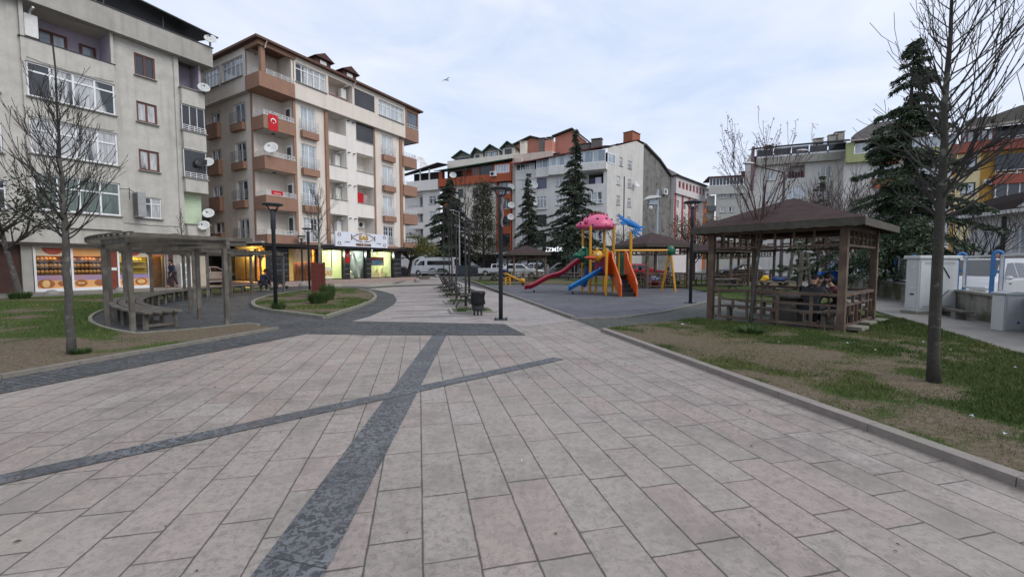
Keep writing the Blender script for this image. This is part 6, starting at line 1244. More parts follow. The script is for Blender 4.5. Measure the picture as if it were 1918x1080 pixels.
b.build('seat', TIM, root)
for i in range(22):
    a = 240.6 - 3.55 * i
    if i > 20: break
    b = MB(); p0, p1 = ring(12.5, a), ring(13.1, a)
    for p in (p0, p1): b.bar((p[0], p[1], 0), (p[0], p[1], .405), .08, .08)
    b.bar((p0[0], p0[1], .36), (p1[0], p1[1], .36), .05, .07); b.bar((p0[0], p0[1], .1), (p1[0], p1[1], .1), .05, .06); b.build('leg_frame', TIM, root)
# straight end bench facing the walk
# ---- red slatted pillar on the island
g = G(592.5, 560); f = Fr(g[0], g[1] + .26, 0, R(19)); root = thing('slatted_pillar', 'square red brown slatted pillar on the kerbed island', 'planter', g)
REDW = mat('red_stained_wood', (.155, .03, .018), .65, (.10, .02, .013), 6, bump=.3, sc3=(1, 1, 3))
b = MB(f)
for i in range(14): z = .03 + i * .118; b.box(-.25, .25, -.25, .25, z, z + .098)
b.build('slats', REDW, root); MB(f).box(-.235, .235, -.235, .235, 0, 1.66).build('core', DARKIN, root)
for x in (-.25, .25):
    for y in (-.25, .25): MB(f).box(x - .025, x + .025, y - .025, y + .025, 0, 1.7).build('corner_post', REDW, root)
# ---- tree beds, benches and the bin along the promenade
fa_ = math.atan2(AX[1], AX[0]); FBX = lambda g: Fr(g[0], g[1], 0, fa_ - R(90))
SOILM = mat('bed_soil', (.10, .085, .06), .95, (.055, .07, .03), 5, bump=.6, bscale=30)
def treebed(label, g):
    f = FBX(g); root = thing('tree_bed', label, 'tree bed', g, 'square kerbed tree beds in the bench row'); b = MB(f)
    for q in ((-.75, .75, -.7, -.6), (-.75, .75, .6, .7), (-.75, -.65, -.6, .6), (.65, .75, -.6, .6)): b.box(*q, 0.0, .06)
    b.build('frame', mat('bed_kerb', (.30, .275, .245), .8, (.23, .21, .185), 6), root); b = MB(f); b.box(-.649, .649, -.599, .599, .01, .045); o = b.build('soil', SOILM, root)
    rg = np.random.default_rng(int(g[1] * 10)); n = 700; x, y = rg.uniform(-.5, .5, n), rg.uniform(-.45, .45, n); k = vnoise(x * 3 + g[1], y * 3, 2) > .45; x, y = x[k], y[k]; n = len(x); a = rg.uniform(0, 6.28, n); P = np.array([f(u, v, .04) for u, v in zip(x, y)]); w_ = .012
    A = P + np.stack([np.cos(a) * w_, np.sin(a) * w_, 0 * a], 1); B = P - np.stack([np.cos(a) * w_, np.sin(a) * w_, 0 * a], 1); C = P + np.stack([np.sin(a) * .05, np.cos(a) * .05, rg.uniform(.05, .14, n)], 1); i = np.arange(n); npmesh('tuft', np.concatenate([A, B, C]), np.stack([i, i + n, i + 2 * n], 1), TUFT, root)
ords = ('nearest', 'second', 'third', 'fourth', 'farthest')
for i, g in enumerate(((-1.38, 14.15), (-2.1, 17.6), (-2.9, 21.1), (-3.65, 24.6), (-4.5, 28.1))): treebed('%s square kerbed tree bed along the bench row from the bin' % ords[i] if i else 'nearest square kerbed tree bed, right beside the bin', (g[0], g[1], 0.004))
def park_bench():
    t = thing('park_bench', 'b', 'bench', (0, 0, 0), 'dark benches facing the playground')   # long axis along y, sitter looks to +x
    for y in (-.62, .62):
        b = MB(); b.tube([(-.28, y, 0), (-.2, y, .16), (-.08, y, .34), (-.02, y, .42)], [.028, .024, .022, .02], 6); b.tube([(.38, y, 0), (.32, y, .18), (.2, y, .34), (.05, y, .42)], [.028, .024, .022, .02], 6); b.tube([(-.1, y, .38), (.4, y, .42), (.46, y, .5), (.42, y, .62), (.3, y, .66), (-.2, y, .62)], .022, 6); b.tube([(-.1, y, .4), (-.2, y, .62), (-.33, y, .9)], .022, 6); b.build('side_frame', METD, t)
    b = MB()
    for x in (-.02, .12, .26, .4): b.bar((x, -.75, .44), (x, .75, .44), .1, .03)
    b.build('seat', mat('bench_slat', (.045, .038, .034), .6, (.07, .06, .052), 7, sc3=(6, 1, 1)), t); b = MB()
    for k in range(4): b.bar((-.13 - .055 * k, -.75, .52 + .12 * k), (-.13 - .055 * k, .75, .52 + .12 * k), .03, .09)
    b.build('backrest', MATS['bench_slat'], t); return t
b0 = park_bench()
for i, g in enumerate(((-1.95, 16.1), (-3.0, 20.6), (-3.7, 24.0), (-4.4, 27.0))):
    q = b0 if i == 0 else dup(b0); q.location = (g[0], g[1], .004); q.rotation_euler = (0, 0, fa_ - R(90)); q['label'] = ('nearest dark slatted bench, right behind the bin', 'second dark slatted bench behind the bin', 'third dark slatted bench behind the bin', 'farthest dark slatted bench of the row')[i]
g = G(895, 590); t = thing('litter_bin', 'litter bin hung with a black plastic bag, on the pale walk beside a bench', 'litter bin', g); BAG = mat('black_bag', (.006, .006, .007), .42, (.010, .010, .011), 9, spec=.3, bump=.5, bscale=14)
for dx in (-.11, .0, .11): MB(Fr(g[0], g[1])).tube([(dx, .0, .0), (dx, 0, .18)], .032, 8).build('foot', METD, t)
b = MB(Fr(g[0], g[1])); b.lathe((0, 0, 0), [(.16, .16), (.19, .2), (.2, .55)], 14); b.build('basket', METD, t)
rng = random.Random(3); b = MB(Fr(g[0], g[1])); rings = []
for z, r in ((.30, .17), (.36, .235), (.42, .24), (.52, .225), (.62, .225), (.7, .235), (.76, .22), (.745, .15)): rings.append([b.P(((r + rng.uniform(-.02, .02)) * math.cos(k * .3491) * 1.0, (r + rng.uniform(-.02, .02)) * math.sin(k * .3491), z + rng.uniform(-.02, .02))) for k in range(18)])
for a_, c_ in zip(rings, rings[1:]):
    for k in range(18): b.f.append([a_[k], a_[(k + 1) % 18], c_[(k + 1) % 18], c_[k]]); b.m.append(0)
b.f.append(rings[-1]); b.m.append(0); b.build('bag', BAG, t, smooth=True)
# ---- gazebos
def shingle_mat():
    n = NT('red_shingles', .85, .2); br = n.t.nodes.new('ShaderNodeTexBrick'); br.inputs['Scale'].default_value = 4.2; br.inputs['Mortar Size'].default_value = .018; br.inputs['Color1'].default_value = (.038, .021, .020, 1); br.inputs['Color2'].default_value = (.060, .033, .031, 1); br.inputs['Mortar'].default_value = (.03, .015, .015, 1); br.inputs['Brick Width'].default_value = .9; br.inputs['Row Height'].default_value = .42; br.offset = .35
    r = n.op('ADD', n.op('ABSOLUTE', n.x), n.op('MULTIPLY', n.y, .0)); m = n.op('MAXIMUM', n.op('ABSOLUTE', n.x), n.op('ABSOLUTE', n.y)); s = n.op('LESS_THAN', n.op('ABSOLUTE', n.x), n.op('ABSOLUTE', n.y)); al = n.op('ADD', n.op('MULTIPLY', s, n.x), n.op('MULTIPLY', n.op('SUBTRACT', 1.0, s), n.y)); n.K(n.vec(al, m), br.inputs['Vector'])
    c = n.mix(n.ramp(n.noise(2.2, 6), [(.4, 0.0), (.7, .45)]), br.outputs['Color'], (.065, .055, .046)); return n.done(c, br.outputs['Fac'], .6, .02)
SHING = shingle_mat()
def gazebo(full=True):
    t = thing('gazebo', 'g', 'gazebo', (0, 0, 0), 'timber gazebos with red shingle roofs'); h = 1.5; e = h + .42
    for x in (-h, h):
        for y in (-h, h): MB().box(x - .075, x + .075, y - .075, y + .075, 0, 2.5).build('post', TIMR, t)
    b = MB()
    for a, c in (((-e, -e), (e, -e)), ((e, -e), (e, e)), ((e, e), (-e, e)), ((-e, e), (-e, -e))): b.face([(a[0], a[1], 2.62), (c[0], c[1], 2.62), (0, 0, 3.43)])
    rf = b.build('roof', SHING, t)
    for a, c, n_ in (((-e, -e), (e, -e), 0), ((e, -e), (e, e), 1), ((e, e), (-e, e), 2), ((-e, e), (-e, -e), 3)):
        b = MB(Fr(0, 0, 0, R(90 * n_))); N = 26; lo = [(-e + 2 * e * k / N, 2.455 - .02 * abs(math.sin(k * 1.57))) for k in range(N + 1)]; b.extr([(-e, 2.615), *[(x, z) for x, z in lo], (e, 2.615)][::-1], -e - .012, -e + .02); b.build('fascia', mat('fascia_timber', (.088, .08, .062), .9, (.055, .05, .04), 5, bump=.4, bscale=50), rf)
    b = MB(); b.face([(-e + .02, -e + .02, 2.6), (e - .02, -e + .02, 2.6), (e - .02, e - .02, 2.6), (-e + .02, e - .02, 2.6)]); b.build('ceiling', mat('ceiling_dark_wood', (.05, .028, .02), .9), rf)
    for n_ in range(4):
        f = Fr(0, 0, 0, R(90 * n_)); MB(f).box(-h + .086, h - .086, -h - .04, -h + .04, 2.4, 2.5).build('beam', TIMR, t)
        b = MB(f); b.box(-h + .086, h - .086, -h - .03, -h + .03, 2.02, 2.07)
        for k in range(7):
            x = -h + .3 + k * .42
            if x < h - .25: b.box(x, x + .04, -h - .025, -h + .025, 2.07, 2.4); b.box(x + .04, x + .25, -h - .024, -h + .024, 2.22, 2.26)
        b.build('frieze', TIMR, t)
        if n_ != 2:
            b = MB(f); b.box(-h + .086, h - .086, -h - .05, -h + .05, .86, .93); b.box(-h + .086, h - .086, -h - .03, -h + .03, .12, .18)
            for k in range(8):
                x = -h + .22 + k * .36; b.box(x, x + .06, -h - .029, -h + .029, .18, .86) if k % 2 == 0 else b.box(x, x + .05, -h - .028, -h + .028, .18 + .2 * (k % 3), .62)
                if k % 2 == 0: b.box(x + .06, min(x + .9, h - .1), -h - .026, -h + .026, .62, .67); b.box(x - .2, x, -h - .026, -h + .026, .4, .45)
            b.build('railing', TIMR if n_ != 3 else TIMR, t)
            b = MB(f); b.box(-h + .2, h - .2, -h + .12, -h + .5, .42, .46); b.k = 0
            for x in (-h + .4, 0, h - .4): b.box(x - .04, x + .04, -h + .2, -h + .4, 0, .42)
            b.build('bench', TIM, t)
    b = MB(); b.box(-.55, .55, -.4, .4, .7, .75); b.box(-.35, -.25, -.25, .25, 0, .7); b.box(.25, .35, -.25, .25, 0, .7); b.build('table', TIM, t)
    return t
gz = gazebo(); gz.location = (7.78, 11.62, 0); gz.rotation_euler = (0, 0, R(39)); gz['label'] = 'big brown timber gazebo with a red shingle roof and people inside, on the right'
p = D(985, 527, 40.0); dup(gz, (p[0], p[1], 0), R(12), 'small far gazebo before the parked white cars, left of the slides', scale=1.0)
p = D(1217, 535, 29.5); dup(gz, (p[0] + .1, p[1], 0), R(20), 'gazebo behind the yellow swing beam, right of the climbing tower', scale=1.12)
p = D(1345, 530, 31); dup(gz, (p[0], p[1], 0), R(40), 'farther gazebo with dark red sides seen through the big one', scale=1.0)
p = D(1395, 530, 40); dup(gz, (p[0], p[1], 0), R(30), 'farthest gazebo, low and dark, seen through the big one', scale=1.15)
# stepping slabs at the side of the gazebo
for i, (px, py, lw) in enumerate(((1606, 622, .5), (1622, 612, .55), (1644, 604, .8))): g = G(px, py); f = Fr(g[0], g[1], 0, R(35)); tag(MB(f).box(-lw / 2, lw / 2, -.15, .15, .06, .15 if i < 2 else .1).build('stone_slab', KERBL, at=(g[0], g[1], 0), bevel=.01), ('low stone slab nearest the gazebo corner post', 'middle stone slab beside the gazebo railing', 'flat stone slab farthest right beside the gazebo')[i], 'slab', 'stone slabs beside the gazebo')
# picnic tables
def picnic():
    t = thing('picnic_table', 'p', 'picnic table', (0, 0, 0), 'timber picnic tables'); MB().box(-.9, .9, -.38, .38, .7, .75).build('table_top', TIM, t)
    for y in (-.7, .7): MB().box(-.9, .9, y - .14, y + .14, .42, .46).build('seat', TIM, t)
    for x in (-.6, .6): b = MB(); b.bar((x, -.6, 0), (x, .25, .7), .08, .09); b.bar((x, .6, 0), (x, -.25, .7), .08, .09); b.bar((x, -.75, .38), (x, .75, .38), .06, .08); b.build('leg_frame', TIM, t)
    return t
pt = picnic()
for i, (px, Y, a, lab) in enumerate(((912, 40, 15, 'timber picnic table on the grass left of the small far gazebo'), (934, 42, -30, 'timber picnic table half behind the nearest lamp post'), (1078, 41, 10, 'timber picnic table seen under the red slide'), (1355, 24, 5, 'timber picnic table seen through the left part of the big gazebo'), (1450, 20.5, 20, 'timber picnic table with coloured bundles behind the big gazebo'))):
    q = pt if i == 0 else dup(pt); p = D(px, 520, Y); q.location = (p[0], p[1], .03); q.rotation_euler = (0, 0, R(a)); q['label'] = lab
p = D(1434, 512, 20.5); b = MB(); b.ell((p[0], p[1], .92), .17, .15, .15); b.ell((p[0] - .08, p[1], .84), .16, .12, .08); tag(b.build('bundle', mat('bundle_yellow', (.65, .38, .01), .6, (.55, .3, .02), 5), at=(p[0], p[1], .78), smooth=True), 'yellow bundle lying on the picnic table behind the big gazebo', 'bundle')
p = D(1460, 514, 20.3); b = MB(); b.ell((p[0], p[1], .86), .36, .2, .1); b.ell((p[0] - .2, p[1], .9), .16, .13, .12); b.ell((p[0] + .2, p[1], .9), .2, .15, .1); tag(b.build('bundle', mat('bundle_blue', (.03, .06, .2), .8, (.01, .012, .02), 4), at=(p[0], p[1], .78), smooth=True), 'blue and black jacket heap on the picnic table behind the big gazebo', 'bundle')
p = D(1552, 512, 22); t = thing('games_table', 'blue topped table beyond the people in the big gazebo', 'table', (p[0], p[1], 0)); f = Fr(p[0], p[1], 0, R(10)); b = MB(f); b.box(-.7, .7, -.4, .4, .76, .8); b.extr([(-.7, .8), (.7, .8), (.45, 1.25), (-.55, 1.2)], -.1, .1); b.build('top', mat('table_blue', (.02, .11, .42), .5), t)
for x in (-.5, .5): MB(f).box(x - .04, x + .04, -.3, .3, 0, .76).build('leg', METD, t)
p = D(1497, 525, 24.5); t = thing('tree_stakes', 'leaning grey timber stakes with cross bars round the small pine', 'tree stakes', (p[0], p[1], 0)); f = Fr(p[0], p[1], 0, .3)
for x, y, dx in ((-.5, -.4, .3), (.35, -.45, -.2), (.6, .4, -.1), (-.4, .5, .2)): MB(f).bar((x, y, 0), (x + dx, y * .6, 2.3), .12, .12).build('stake', TIM, t)
MB(f).bar((-.7, -.4, 1.25), (.6, -.4, 1.5), .1, .1).build('cross_bar', TIM, t); MB(f).bar((-.5, .4, 1.4), (.8, .4, 1.4), .1, .1).build('cross_bar', TIM, t)

# ================================================================= PLAYGROUND
PY_ = mat('play_yellow', (.62, .30, .015), .35, (.54, .25, .012), 2, spec=.5); PR_ = mat('play_red', (.36, .018, .045), .3, (.30, .014, .035), 2, spec=.5); PB_ = mat('play_blue', (.02, .22, .58), .3, (.018, .17, .48), 2, spec=.5)
PO_ = mat('play_orange', (.62, .115, .02), .35, (.54, .095, .016), 2, spec=.5); PG_ = mat('play_green', (.008, .135, .065), .35, (.006, .10, .05), 2, spec=.5); PP_ = mat('play_pink', (.66, .105, .22), .35, (.58, .085, .18), 2, spec=.5); PM_ = mat('play_maroon', (.25, .02, .07), .4); PBK = mat('play_black', (.018, .018, .02), .7, (.03, .03, .032), 9); SPOT = mat('play_spot', (.02, .025, .10), .4)
a, d, e_, g_, c, bb, j, k = [G(*q)[:2] for q in ((1105.8, 549), (1090, 545), (1128.3, 545), (1145.8, 547.5), (1135, 553.3), (1115.8, 550), (1180, 550), (1158, 547.5))]
a = (4.33, 23.1); d = (4.15, 24.5); e_ = (5.42, 24.6); g_ = (5.68, 23.4)
root = thing('play_tower', 'climbing tower with a pink spotted roof, red and blue slides and a yellow beam', 'play structure', (5.0, 23.2, 0))
for q in (a, d, e_, g_): MB().cyl(q, .075, 0, 3.74, 12).build('post', PY_, root, smooth=False)
for q, z in ((c, 2.42), (bb, 1.1), (k, 2.35)): MB().cyl(q, .065, 0, z, 12).build('post', PY_, root)
MB().cyl(j, .08, 0, 3.4, 12).build('post', PY_, root)
MB().prism([a, g_, e_, d], 1.5, 1.58).build('upper_deck', PBK, root); MB().prism([bb, c, (6.05, 21.7), j, g_, a], 1.0, 1.08).build('lower_deck', PBK, root)
# roof: spotted dome with crest and snout
cx, cy = 4.92, 23.9; b = MB(); b.lathe((cx, cy, 3.62), [(.93, .0), (.97, .1), (.9, .28), (.77, .48), (.56, .66), (.28, .78), (.02, .82)], 26); b.ell((cx - .96, cy - .25, 3.8), .3, .28, .21); b.ell((cx - 1.2, cy - .3, 3.76), .15, .15, .12)
for q in (-1, 1): b.lathe((cx - .8, cy - .25 + q * .25, 3.9), [(.1, 0), (.07, .18), (.01, .36)], 8)
for q in (0, 1, 2, 3): A_ = R(20 + 90 * q); b.ell((cx + .83 * math.cos(A_), cy + .83 * math.sin(A_), 3.74), .21, .21, .15)
roof = b.build('roof', PP_, root, smooth=True)
for i in range(6): u = -.48 + .19 * i; zt = 3.62 + .82 * math.sqrt(max(.05, 1 - (u / 1.0) ** 2)) - .06; b = MB(); b.extr([(cx + u - .11, zt - .05), (cx + u + .11, zt - .05), (cx + u + .02, zt + .24)], cy - .05, cy + .05); b.build('crest_spike', PR_ if i % 5 else PP_, roof)
for th_, z in ((-120, .15), (-75, .18), (-40, .18), (-10, .2), (-150, .42), (-105, .5), (-65, .52), (-30, .48), (180, .2)):
    A_ = R(th_); r = .97 - z * .3 if z < .3 else 1.0 - z * .5; MB().ell((cx + r * math.cos(A_), cy + r * math.sin(A_), 3.62 + z), .07, .07, .06, 10, 6).build('spot', SPOT, roof, smooth=True)
MB().ell((cx - 1.1, cy - .5, 3.88), .06, .05, .06, 10, 6).build('spot', SPOT, roof)
def slide(name, pts, wd, m, wav=0):
    b = MB(); L_, R_, l2, r2, lo, ro = [], [], [], [], [], []
    for i, p in enumerate(pts):
        q0, q1 = Vector(pts[max(0, i - 1)]), Vector(pts[min(len(pts) - 1, i + 1)]); dd = (q1 - q0); s = Vector((dd.y, -dd.x, 0)).normalized(); p = Vector(p)
        for lst, o_, z in ((lo, -wd / 2 - .04, .2), (L_, -wd / 2 + .02, .18), (l2, -wd / 2 + .07, .0), (r2, wd / 2 - .07, .0), (R_, wd / 2 - .02, .18), (ro, wd / 2 + .04, .2)): lst.append(b.P(tuple(p + s * o_ + Vector((0, 0, z)))))
    for A_, B_ in ((lo, L_), (L_, l2), (l2, r2), (r2, R_), (R_, ro)):
        for i in range(len(pts) - 1): b.f.append([A_[i], A_[i + 1], B_[i + 1], B_[i]]); b.m.append(0)
    o = b.build(name, m, root, smooth=True); s_ = o.modifiers.new('thick', 'SOLIDIFY'); s_.thickness = .05; s_.offset = -1; return o
rs = []
for i in range(25):
    f = i / 24; x = 4.05 + (0.72 - 4.05) * f; y = 23.75 - .3 * f; z = 1.58 * (1 - f) ** 1.08 + .13 + .10 * math.sin(f * 12.0) * (1 - f) * 1.4; rs.append((x, y, z + (.06 if i > 22 else 0)))
slide('red_slide', rs, .55, PR_); sl = slide('blue_slide', [(4.75 + (3.05 - 4.75) * f, 22.15 + .12 * f, 1.1 * (1 - f) + .14 + .05 * f * f) for f in [i / 14 for i in range(15)]], .66, PB_)
MB().cyl((1.25, 23.5), .05, 0, .14, 8).build('slide_foot', METD, root); MB().cyl((3.25, 22.25), .05, 0, .16, 8).build('slide_foot', METD, root)
# green head over the red slide
b = MB(); b.ell((4.02, 23.55, 2.15), .34, .3, .36); b.ell((3.72, 23.5, 2.1), .3, .22, .15); b.ell((4.0, 23.3, 2.5), .12, .1, .12); b.ell((4.15, 23.75, 2.5), .12, .1, .12); b.box(4.12, 4.28, 23.15, 24.2, 1.58, 2.45); o = b.build('green_head', PG_, root, smooth=True)
MB().ell((3.94, 23.21, 2.53), .055, .035, .06, 10, 6).build('eye', UNITW, o)
b = MB(); b.ell((4.55, 22.2, 2.05), .3, .2, .3); b.lathe((4.5, 22.2, 2.32), [(.1, 0), (.06, .12), (.01, .2)], 8); o = b.build('orange_head', PY_, root, smooth=True); MB().ell((4.2, 22.15, 1.95), .38, .18, .1).build('beak', mat('play_vermilion', (.5, .055, .02), .4), o); MB().ell((4.52, 21.99, 2.12), .06, .03, .07, 10, 6).build('eye', UNITW, o)
MB().box(4.45, 4.62, 22.25, 22.4, 1.08, 1.9).build('maroon_leg', PM_, root); MB().bar((4.9, 21.55, 1.55), (4.75, 22.6, 1.55), .05, .95).build('maroon_panel', PM_, root)
for q0, q1 in ((d, e_), (e_, g_), (a, g_)): 
    b = MB(); P0, P1 = Vector(q0 + (0,)), Vector(q1 + (0,)); 
    for z in (1.75, 2.35): b.tube([tuple(P0 + Vector((0, 0, z))), tuple(P1 + Vector((0, 0, z)))], .022, 6)
    for i in range(1, 7): p = P0.lerp(P1, i / 7); b.tube([(p.x, p.y, 1.75), (p.x, p.y, 2.35)], .016, 6)
    b.build('guard_rail', PY_, root)
MB().box(4.5, 5.3, 24.45, 24.55, 1.58, 2.3).build('dark_panel', mat('play_navy', (.015, .025, .09), .4), root)
MB().tube([(4.4, 24.0, 1.5), (4.3, 24.1, .9), (4.1, 24.2, .35)], [.2, .2, .2], 12).build('blue_tube', mat('play_blue_dark', (.012, .07, .25), .4), root)
# stairs with pierced orange sides
b = MB()
for i in range(5): z = .2 * i; y = 20.62 + .33 * i; b.box(5.46, 6.08, y, y + .36, z + .002 * i, z + .2); 
for i in range(5):
    for q in range(5): x = 5.52 + q * .12; b.box(x, x + .05, 20.612 + .33 * i, 20.619 + .33 * i, .2 * i + .06, .2 * i + .14)
b.build('stairs', PBK, root)
def sidepanel(x):
    b = MB(Fr(x, 20.5, 0, R(96))); pts = [(0, 0), (.25, -.0), (1.75, 1.02), (1.75, 2.25), (1.62, 2.3), (1.36, 2.2), (1.2, 1.85), (.2, .9), (.02, .62)]
    b.extr(pts, -.035, .035); o = b.build('stair_panel', PO_, root); h = MB(Fr(x, 20.5, 0, R(96)))
    for q in range(5):
        f = .3 + q * .26; zc = .42 + q * .19
        for dz in (0, .2): h.ell((f, 0, zc + dz), .05, .045, .035, 8, 6)
    h.build('piercing', PY_ if False else mat('play_orange_dark', (.3, .05, .012), .5), o)
sidepanel(5.40); sidepanel(6.18)
MB().bar((5.0, 21.9, 1.65), (5.32, 22.25, 1.65), .06, 1.2).build('side_board', PO_, root); MB().box(5.95, 6.4, 23.0, 23.06, 1.08, 2.12).build('green_panel', PG_, root)
b = MB()
for i in range(4): b.box(5.99 + i * .105, 6.03 + i * .105, 22.975, 22.999, 1.2, 2.0)
b.build('panel_groove', mat('play_green_dark', (.004, .06, .03), .5), root)
b = MB()
for q in range(9): u = q / 8; b.ell((j[0] - .38 + .78 * u, j[1] - .03, 3.98 - .38 * u), .13 + .06 * math.sin(3.14 * u), .13, .11 + .07 * math.sin(3.14 * u), 10, 6)
for pts in ([(-.45, .55), (-.72, .72), (-.6, .42), (-.3, .3)], [(-.3, .4), (-.62, .3), (-.5, .12), (-.15, .15)], [(-.2, .3), (-.05, .42), (.1, .2)], [(.1, .1), (.78, .02), (.4, -.12)], [(.15, .0), (.72, -.22), (.3, -.2)], [(.1, -.1), (.62, -.5), (.2, -.3)], [(.0, -.1), (.4, -.6), (.08, -.32)]): b.extr([(j[0] + x, 3.6 + z) for x, z in pts], j[1] - .12, j[1] + .06)
b.build('blue_topper', PB_, root)
# swing beam and its stand
MB().tube([(g_[0], g_[1], 2.37), (9.28, 24.5, 2.42)], .065, 12).build('beam', PY_, root); MB().ell((9.3, 24.48, 2.4), .24, .16, .3, 14, 8).build('joint', PG_, root, smooth=True)
for q in ((8.98, 25.0), (9.42, 23.95)): MB().tube([(q[0], q[1], 0), (9.25 if q[0] < 9.2 else 9.33, 24.5, 2.3)], .06, 10).build('stand_leg', PY_, root)
# see-saw, rocker
g = G(963, 534.5); t = thing('seesaw', 'small yellow see-saw at the far edge of the playground', 'see-saw', g); f = Fr(g[0], g[1], 0, R(-35)); b = MB(f)
for x in (-.3, .3): b.bar((-.6 + 0, x, 0), (-.6, x, .6), .09, .09); 
b.bar((-.6, -.3, .42), (-.6, .3, .42), .07, .07); b.bar((-.6, -.3, .6), (-.6, .3, .6), .07, .07); b.build('frame', PY_, t); MB(f).bar((-1.0, 0, 1.0), (.75, 0, .32), .16, .1).build('plank', PY_, t); MB(f).ell((.75, 0, .38), .24, .16, .2).build('seat', PY_, t, smooth=True); MB(f).ell((-.95, 0, 1.08), .3, .14, .16).build('blue_seat', mat('play_navy', (.015, .025, .09)), t, smooth=True); MB(f).cyl((.8, 0), .1, 0, .2, 10).build('tyre_stop', PBK, t)
g = G(1222, 538); t = thing('rocker', 'red boat shaped rocker with a blue and white cover before the gazebo', 'rocker', g); f = Fr(g[0], g[1], 0, 0); b = MB(f); b.lathe((0, 0, 0), [(.3, .12), (.42, .2), (.46, .42), (.44, .46)], 16); b.build('tub', mat('rocker_red', (.20, .012, .02), .4), t, smooth=True); b = MB(f); b.ell((0, 0, .6), .4, .3, .2); b.build('cover', mat('rocker_blue', (.05, .14, .5), .6, (.6, .62, .68), 7, lo=.45, hi=.55), t, smooth=True); MB(f).cyl((0, 0), .12, 0, .13, 10).build('spring', METD, t)

# ================================================================= FENCE, CABINETS
FD0 = (16.9, 17.8); fd = (.498, .867)
def fp(s_, o_=0.0): return (FD0[0] + fd[0] * s_ + fd[1] * o_, FD0[1] + fd[1] * s_ - fd[0] * o_)
WALLM = mat('fence_wall_concrete', (.26, .25, .22), .95, (.20, .195, .165), 1.6, bump=.5, bscale=18, streak=1.0, c3=(.07, .075, .038), s3=1.3, th3=.51)
ff = Fr(FD0[0], FD0[1], 0, GA); b = MB(ff); b.box(-13, 28, -.1, .1, 0, .74); w_ = b.build('wall', WALLM, at=FD0 + (0,)); w_.name = 'boundary_wall'; tag(w_, 'low stained concrete wall under the blue fence on the right', 'wall')
b = MB(ff); b.box(-13.02, 28, -.15, .15, .741, .8); b.build('coping', mat('coping_concrete', (.28, .27, .24), .9, (.2, .19, .17), 4), w_)
BLUEP = mat('fence_blue', (.03, .13, .32), .5, (.045, .17, .38), 5); PANW = mat('fence_panel_white', (.62, .62, .6), .6, (.5, .5, .48), 5)
def meshmat():
    n = NT('wire_mesh', .5, .4); u = n.op('ADD', n.x, n.op('MULTIPLY', n.y, 1.0)); h1_ = n.op('FRACT', n.op('MULTIPLY', n.op('ADD', n.op('MULTIPLY', u, .72), n.z), 13.0)); h2_ = n.op('FRACT', n.op('MULTIPLY', n.op('SUBTRACT', n.op('MULTIPLY', u, .72), n.z), 13.0))
    ln = n.op('MAXIMUM', n.op('LESS_THAN', h1_, .16), n.op('LESS_THAN', h2_, .16)); n.K(ln, n.b.inputs['Alpha']); n.b.inputs['Base Color'].default_value = (.45, .45, .44, 1); return n.m
WIRE = meshmat()
root = thing('fence', 'blue posted fence with white framed wire panels on the low wall', 'fence', FD0 + (0,))
ss = [-7.5 - 2.26 * 2, -7.5 - 2.26, -7.5 + .02, -5.24, -2.98, -.72, 1.5, 3.8, 6.06, 8.3, 10.6, 12.9, 15.2, 17.5, 19.8, 22]
for s_ in ss:
    b = MB(ff); w2 = .085
    for q in (-1, 1): b.bar((s_, q * w2, .8), (s_, q * w2, 1.88), .075, .075)
    n_ = 8; pts = [(s_, w2 * math.cos(math.pi * i / n_), 1.86 + w2 * 1.1 * math.sin(math.pi * i / n_)) for i in range(n_ + 1)]; b.tube(pts, .045, 8); b.bar((s_, -w2, 1.4), (s_, w2, 1.4), .06, .08); b.build('post', BLUEP, root)
for s0, s1 in zip(ss, ss[1:]):
    x0, x1 = s0 + .22, s1 - .22; b = MB(ff); b.bar((x0, 0, 1.84), (x1, 0, 1.84), .05, .05); b.bar((x0, 0, .9), (x1, 0, .9), .05, .05); b.bar((x0, 0, .9), (x0, 0, 1.84), .05, .05); b.bar((x1, 0, .9), (x1, 0, 1.84), .05, .05); o = b.build('panel_frame', PANW, root)
    b = MB(ff); b.face([(x0, .0, .9), (x1, 0, .9), (x1, 0, 1.84), (x0, 0, 1.84)]); b.build('wire', WIRE, o)
CABW = mat('cabinet_white', (.56, .58, .575), .45, (.50, .52, .515), 2.5, streak=.12); 
g0 = G(1717, 589); f = Fr(g0[0], g0[1], 0, R(2)); root = thing('utility_cabinet', 'large white utility cabinet with two scrawled doors before the fence', 'utility cabinet', g0)
MB(f).box(-.06, 1.38, -.05, .5, .0, .1).build('plinth', KERBL, root); MB(f).box(0, 1.32, 0, .42, .1, 1.78).build('body', CABW, root, bevel=.012); MB(f).box(-.05, 1.37, -.06, .48, 1.78, 1.88).build('lid', CABW, root, bevel=.015)
for x0, x1 in ((.04, .65), (.67, 1.28)):
    o = MB(f).box(x0, x1, -.016, -.002, .18, 1.72).build('door', CABW, root, bevel=.006)
    for zb_ in (.22, 1.6):
        b = MB(f)
        for i in range(4): b.box(x0 + .12, x1 - .12, -.02, -.017, zb_ + i * .022, zb_ + i * .022 + .01)
        b.build('vent', mat('vent_grey', (.35, .36, .36), .6), o)
    b = MB(f); b.box(x1 - .1 if x0 < .5 else x0 + .03, x1 - .05 if x0 < .5 else x0 + .08, -.04, -.017, .85, 1.05); b.build('handle', STEEL, o)
b = MB(f); b.box(-.012, -.002, .05, .37, .2, 1.7); o = b.build('side_panel', CABW, root)
for z in (.62, .82, 1.5): MB(f).box(-.022, -.013, .12, .24, z, z + .05).build('lock', UNITW if z > .7 else METD, o)
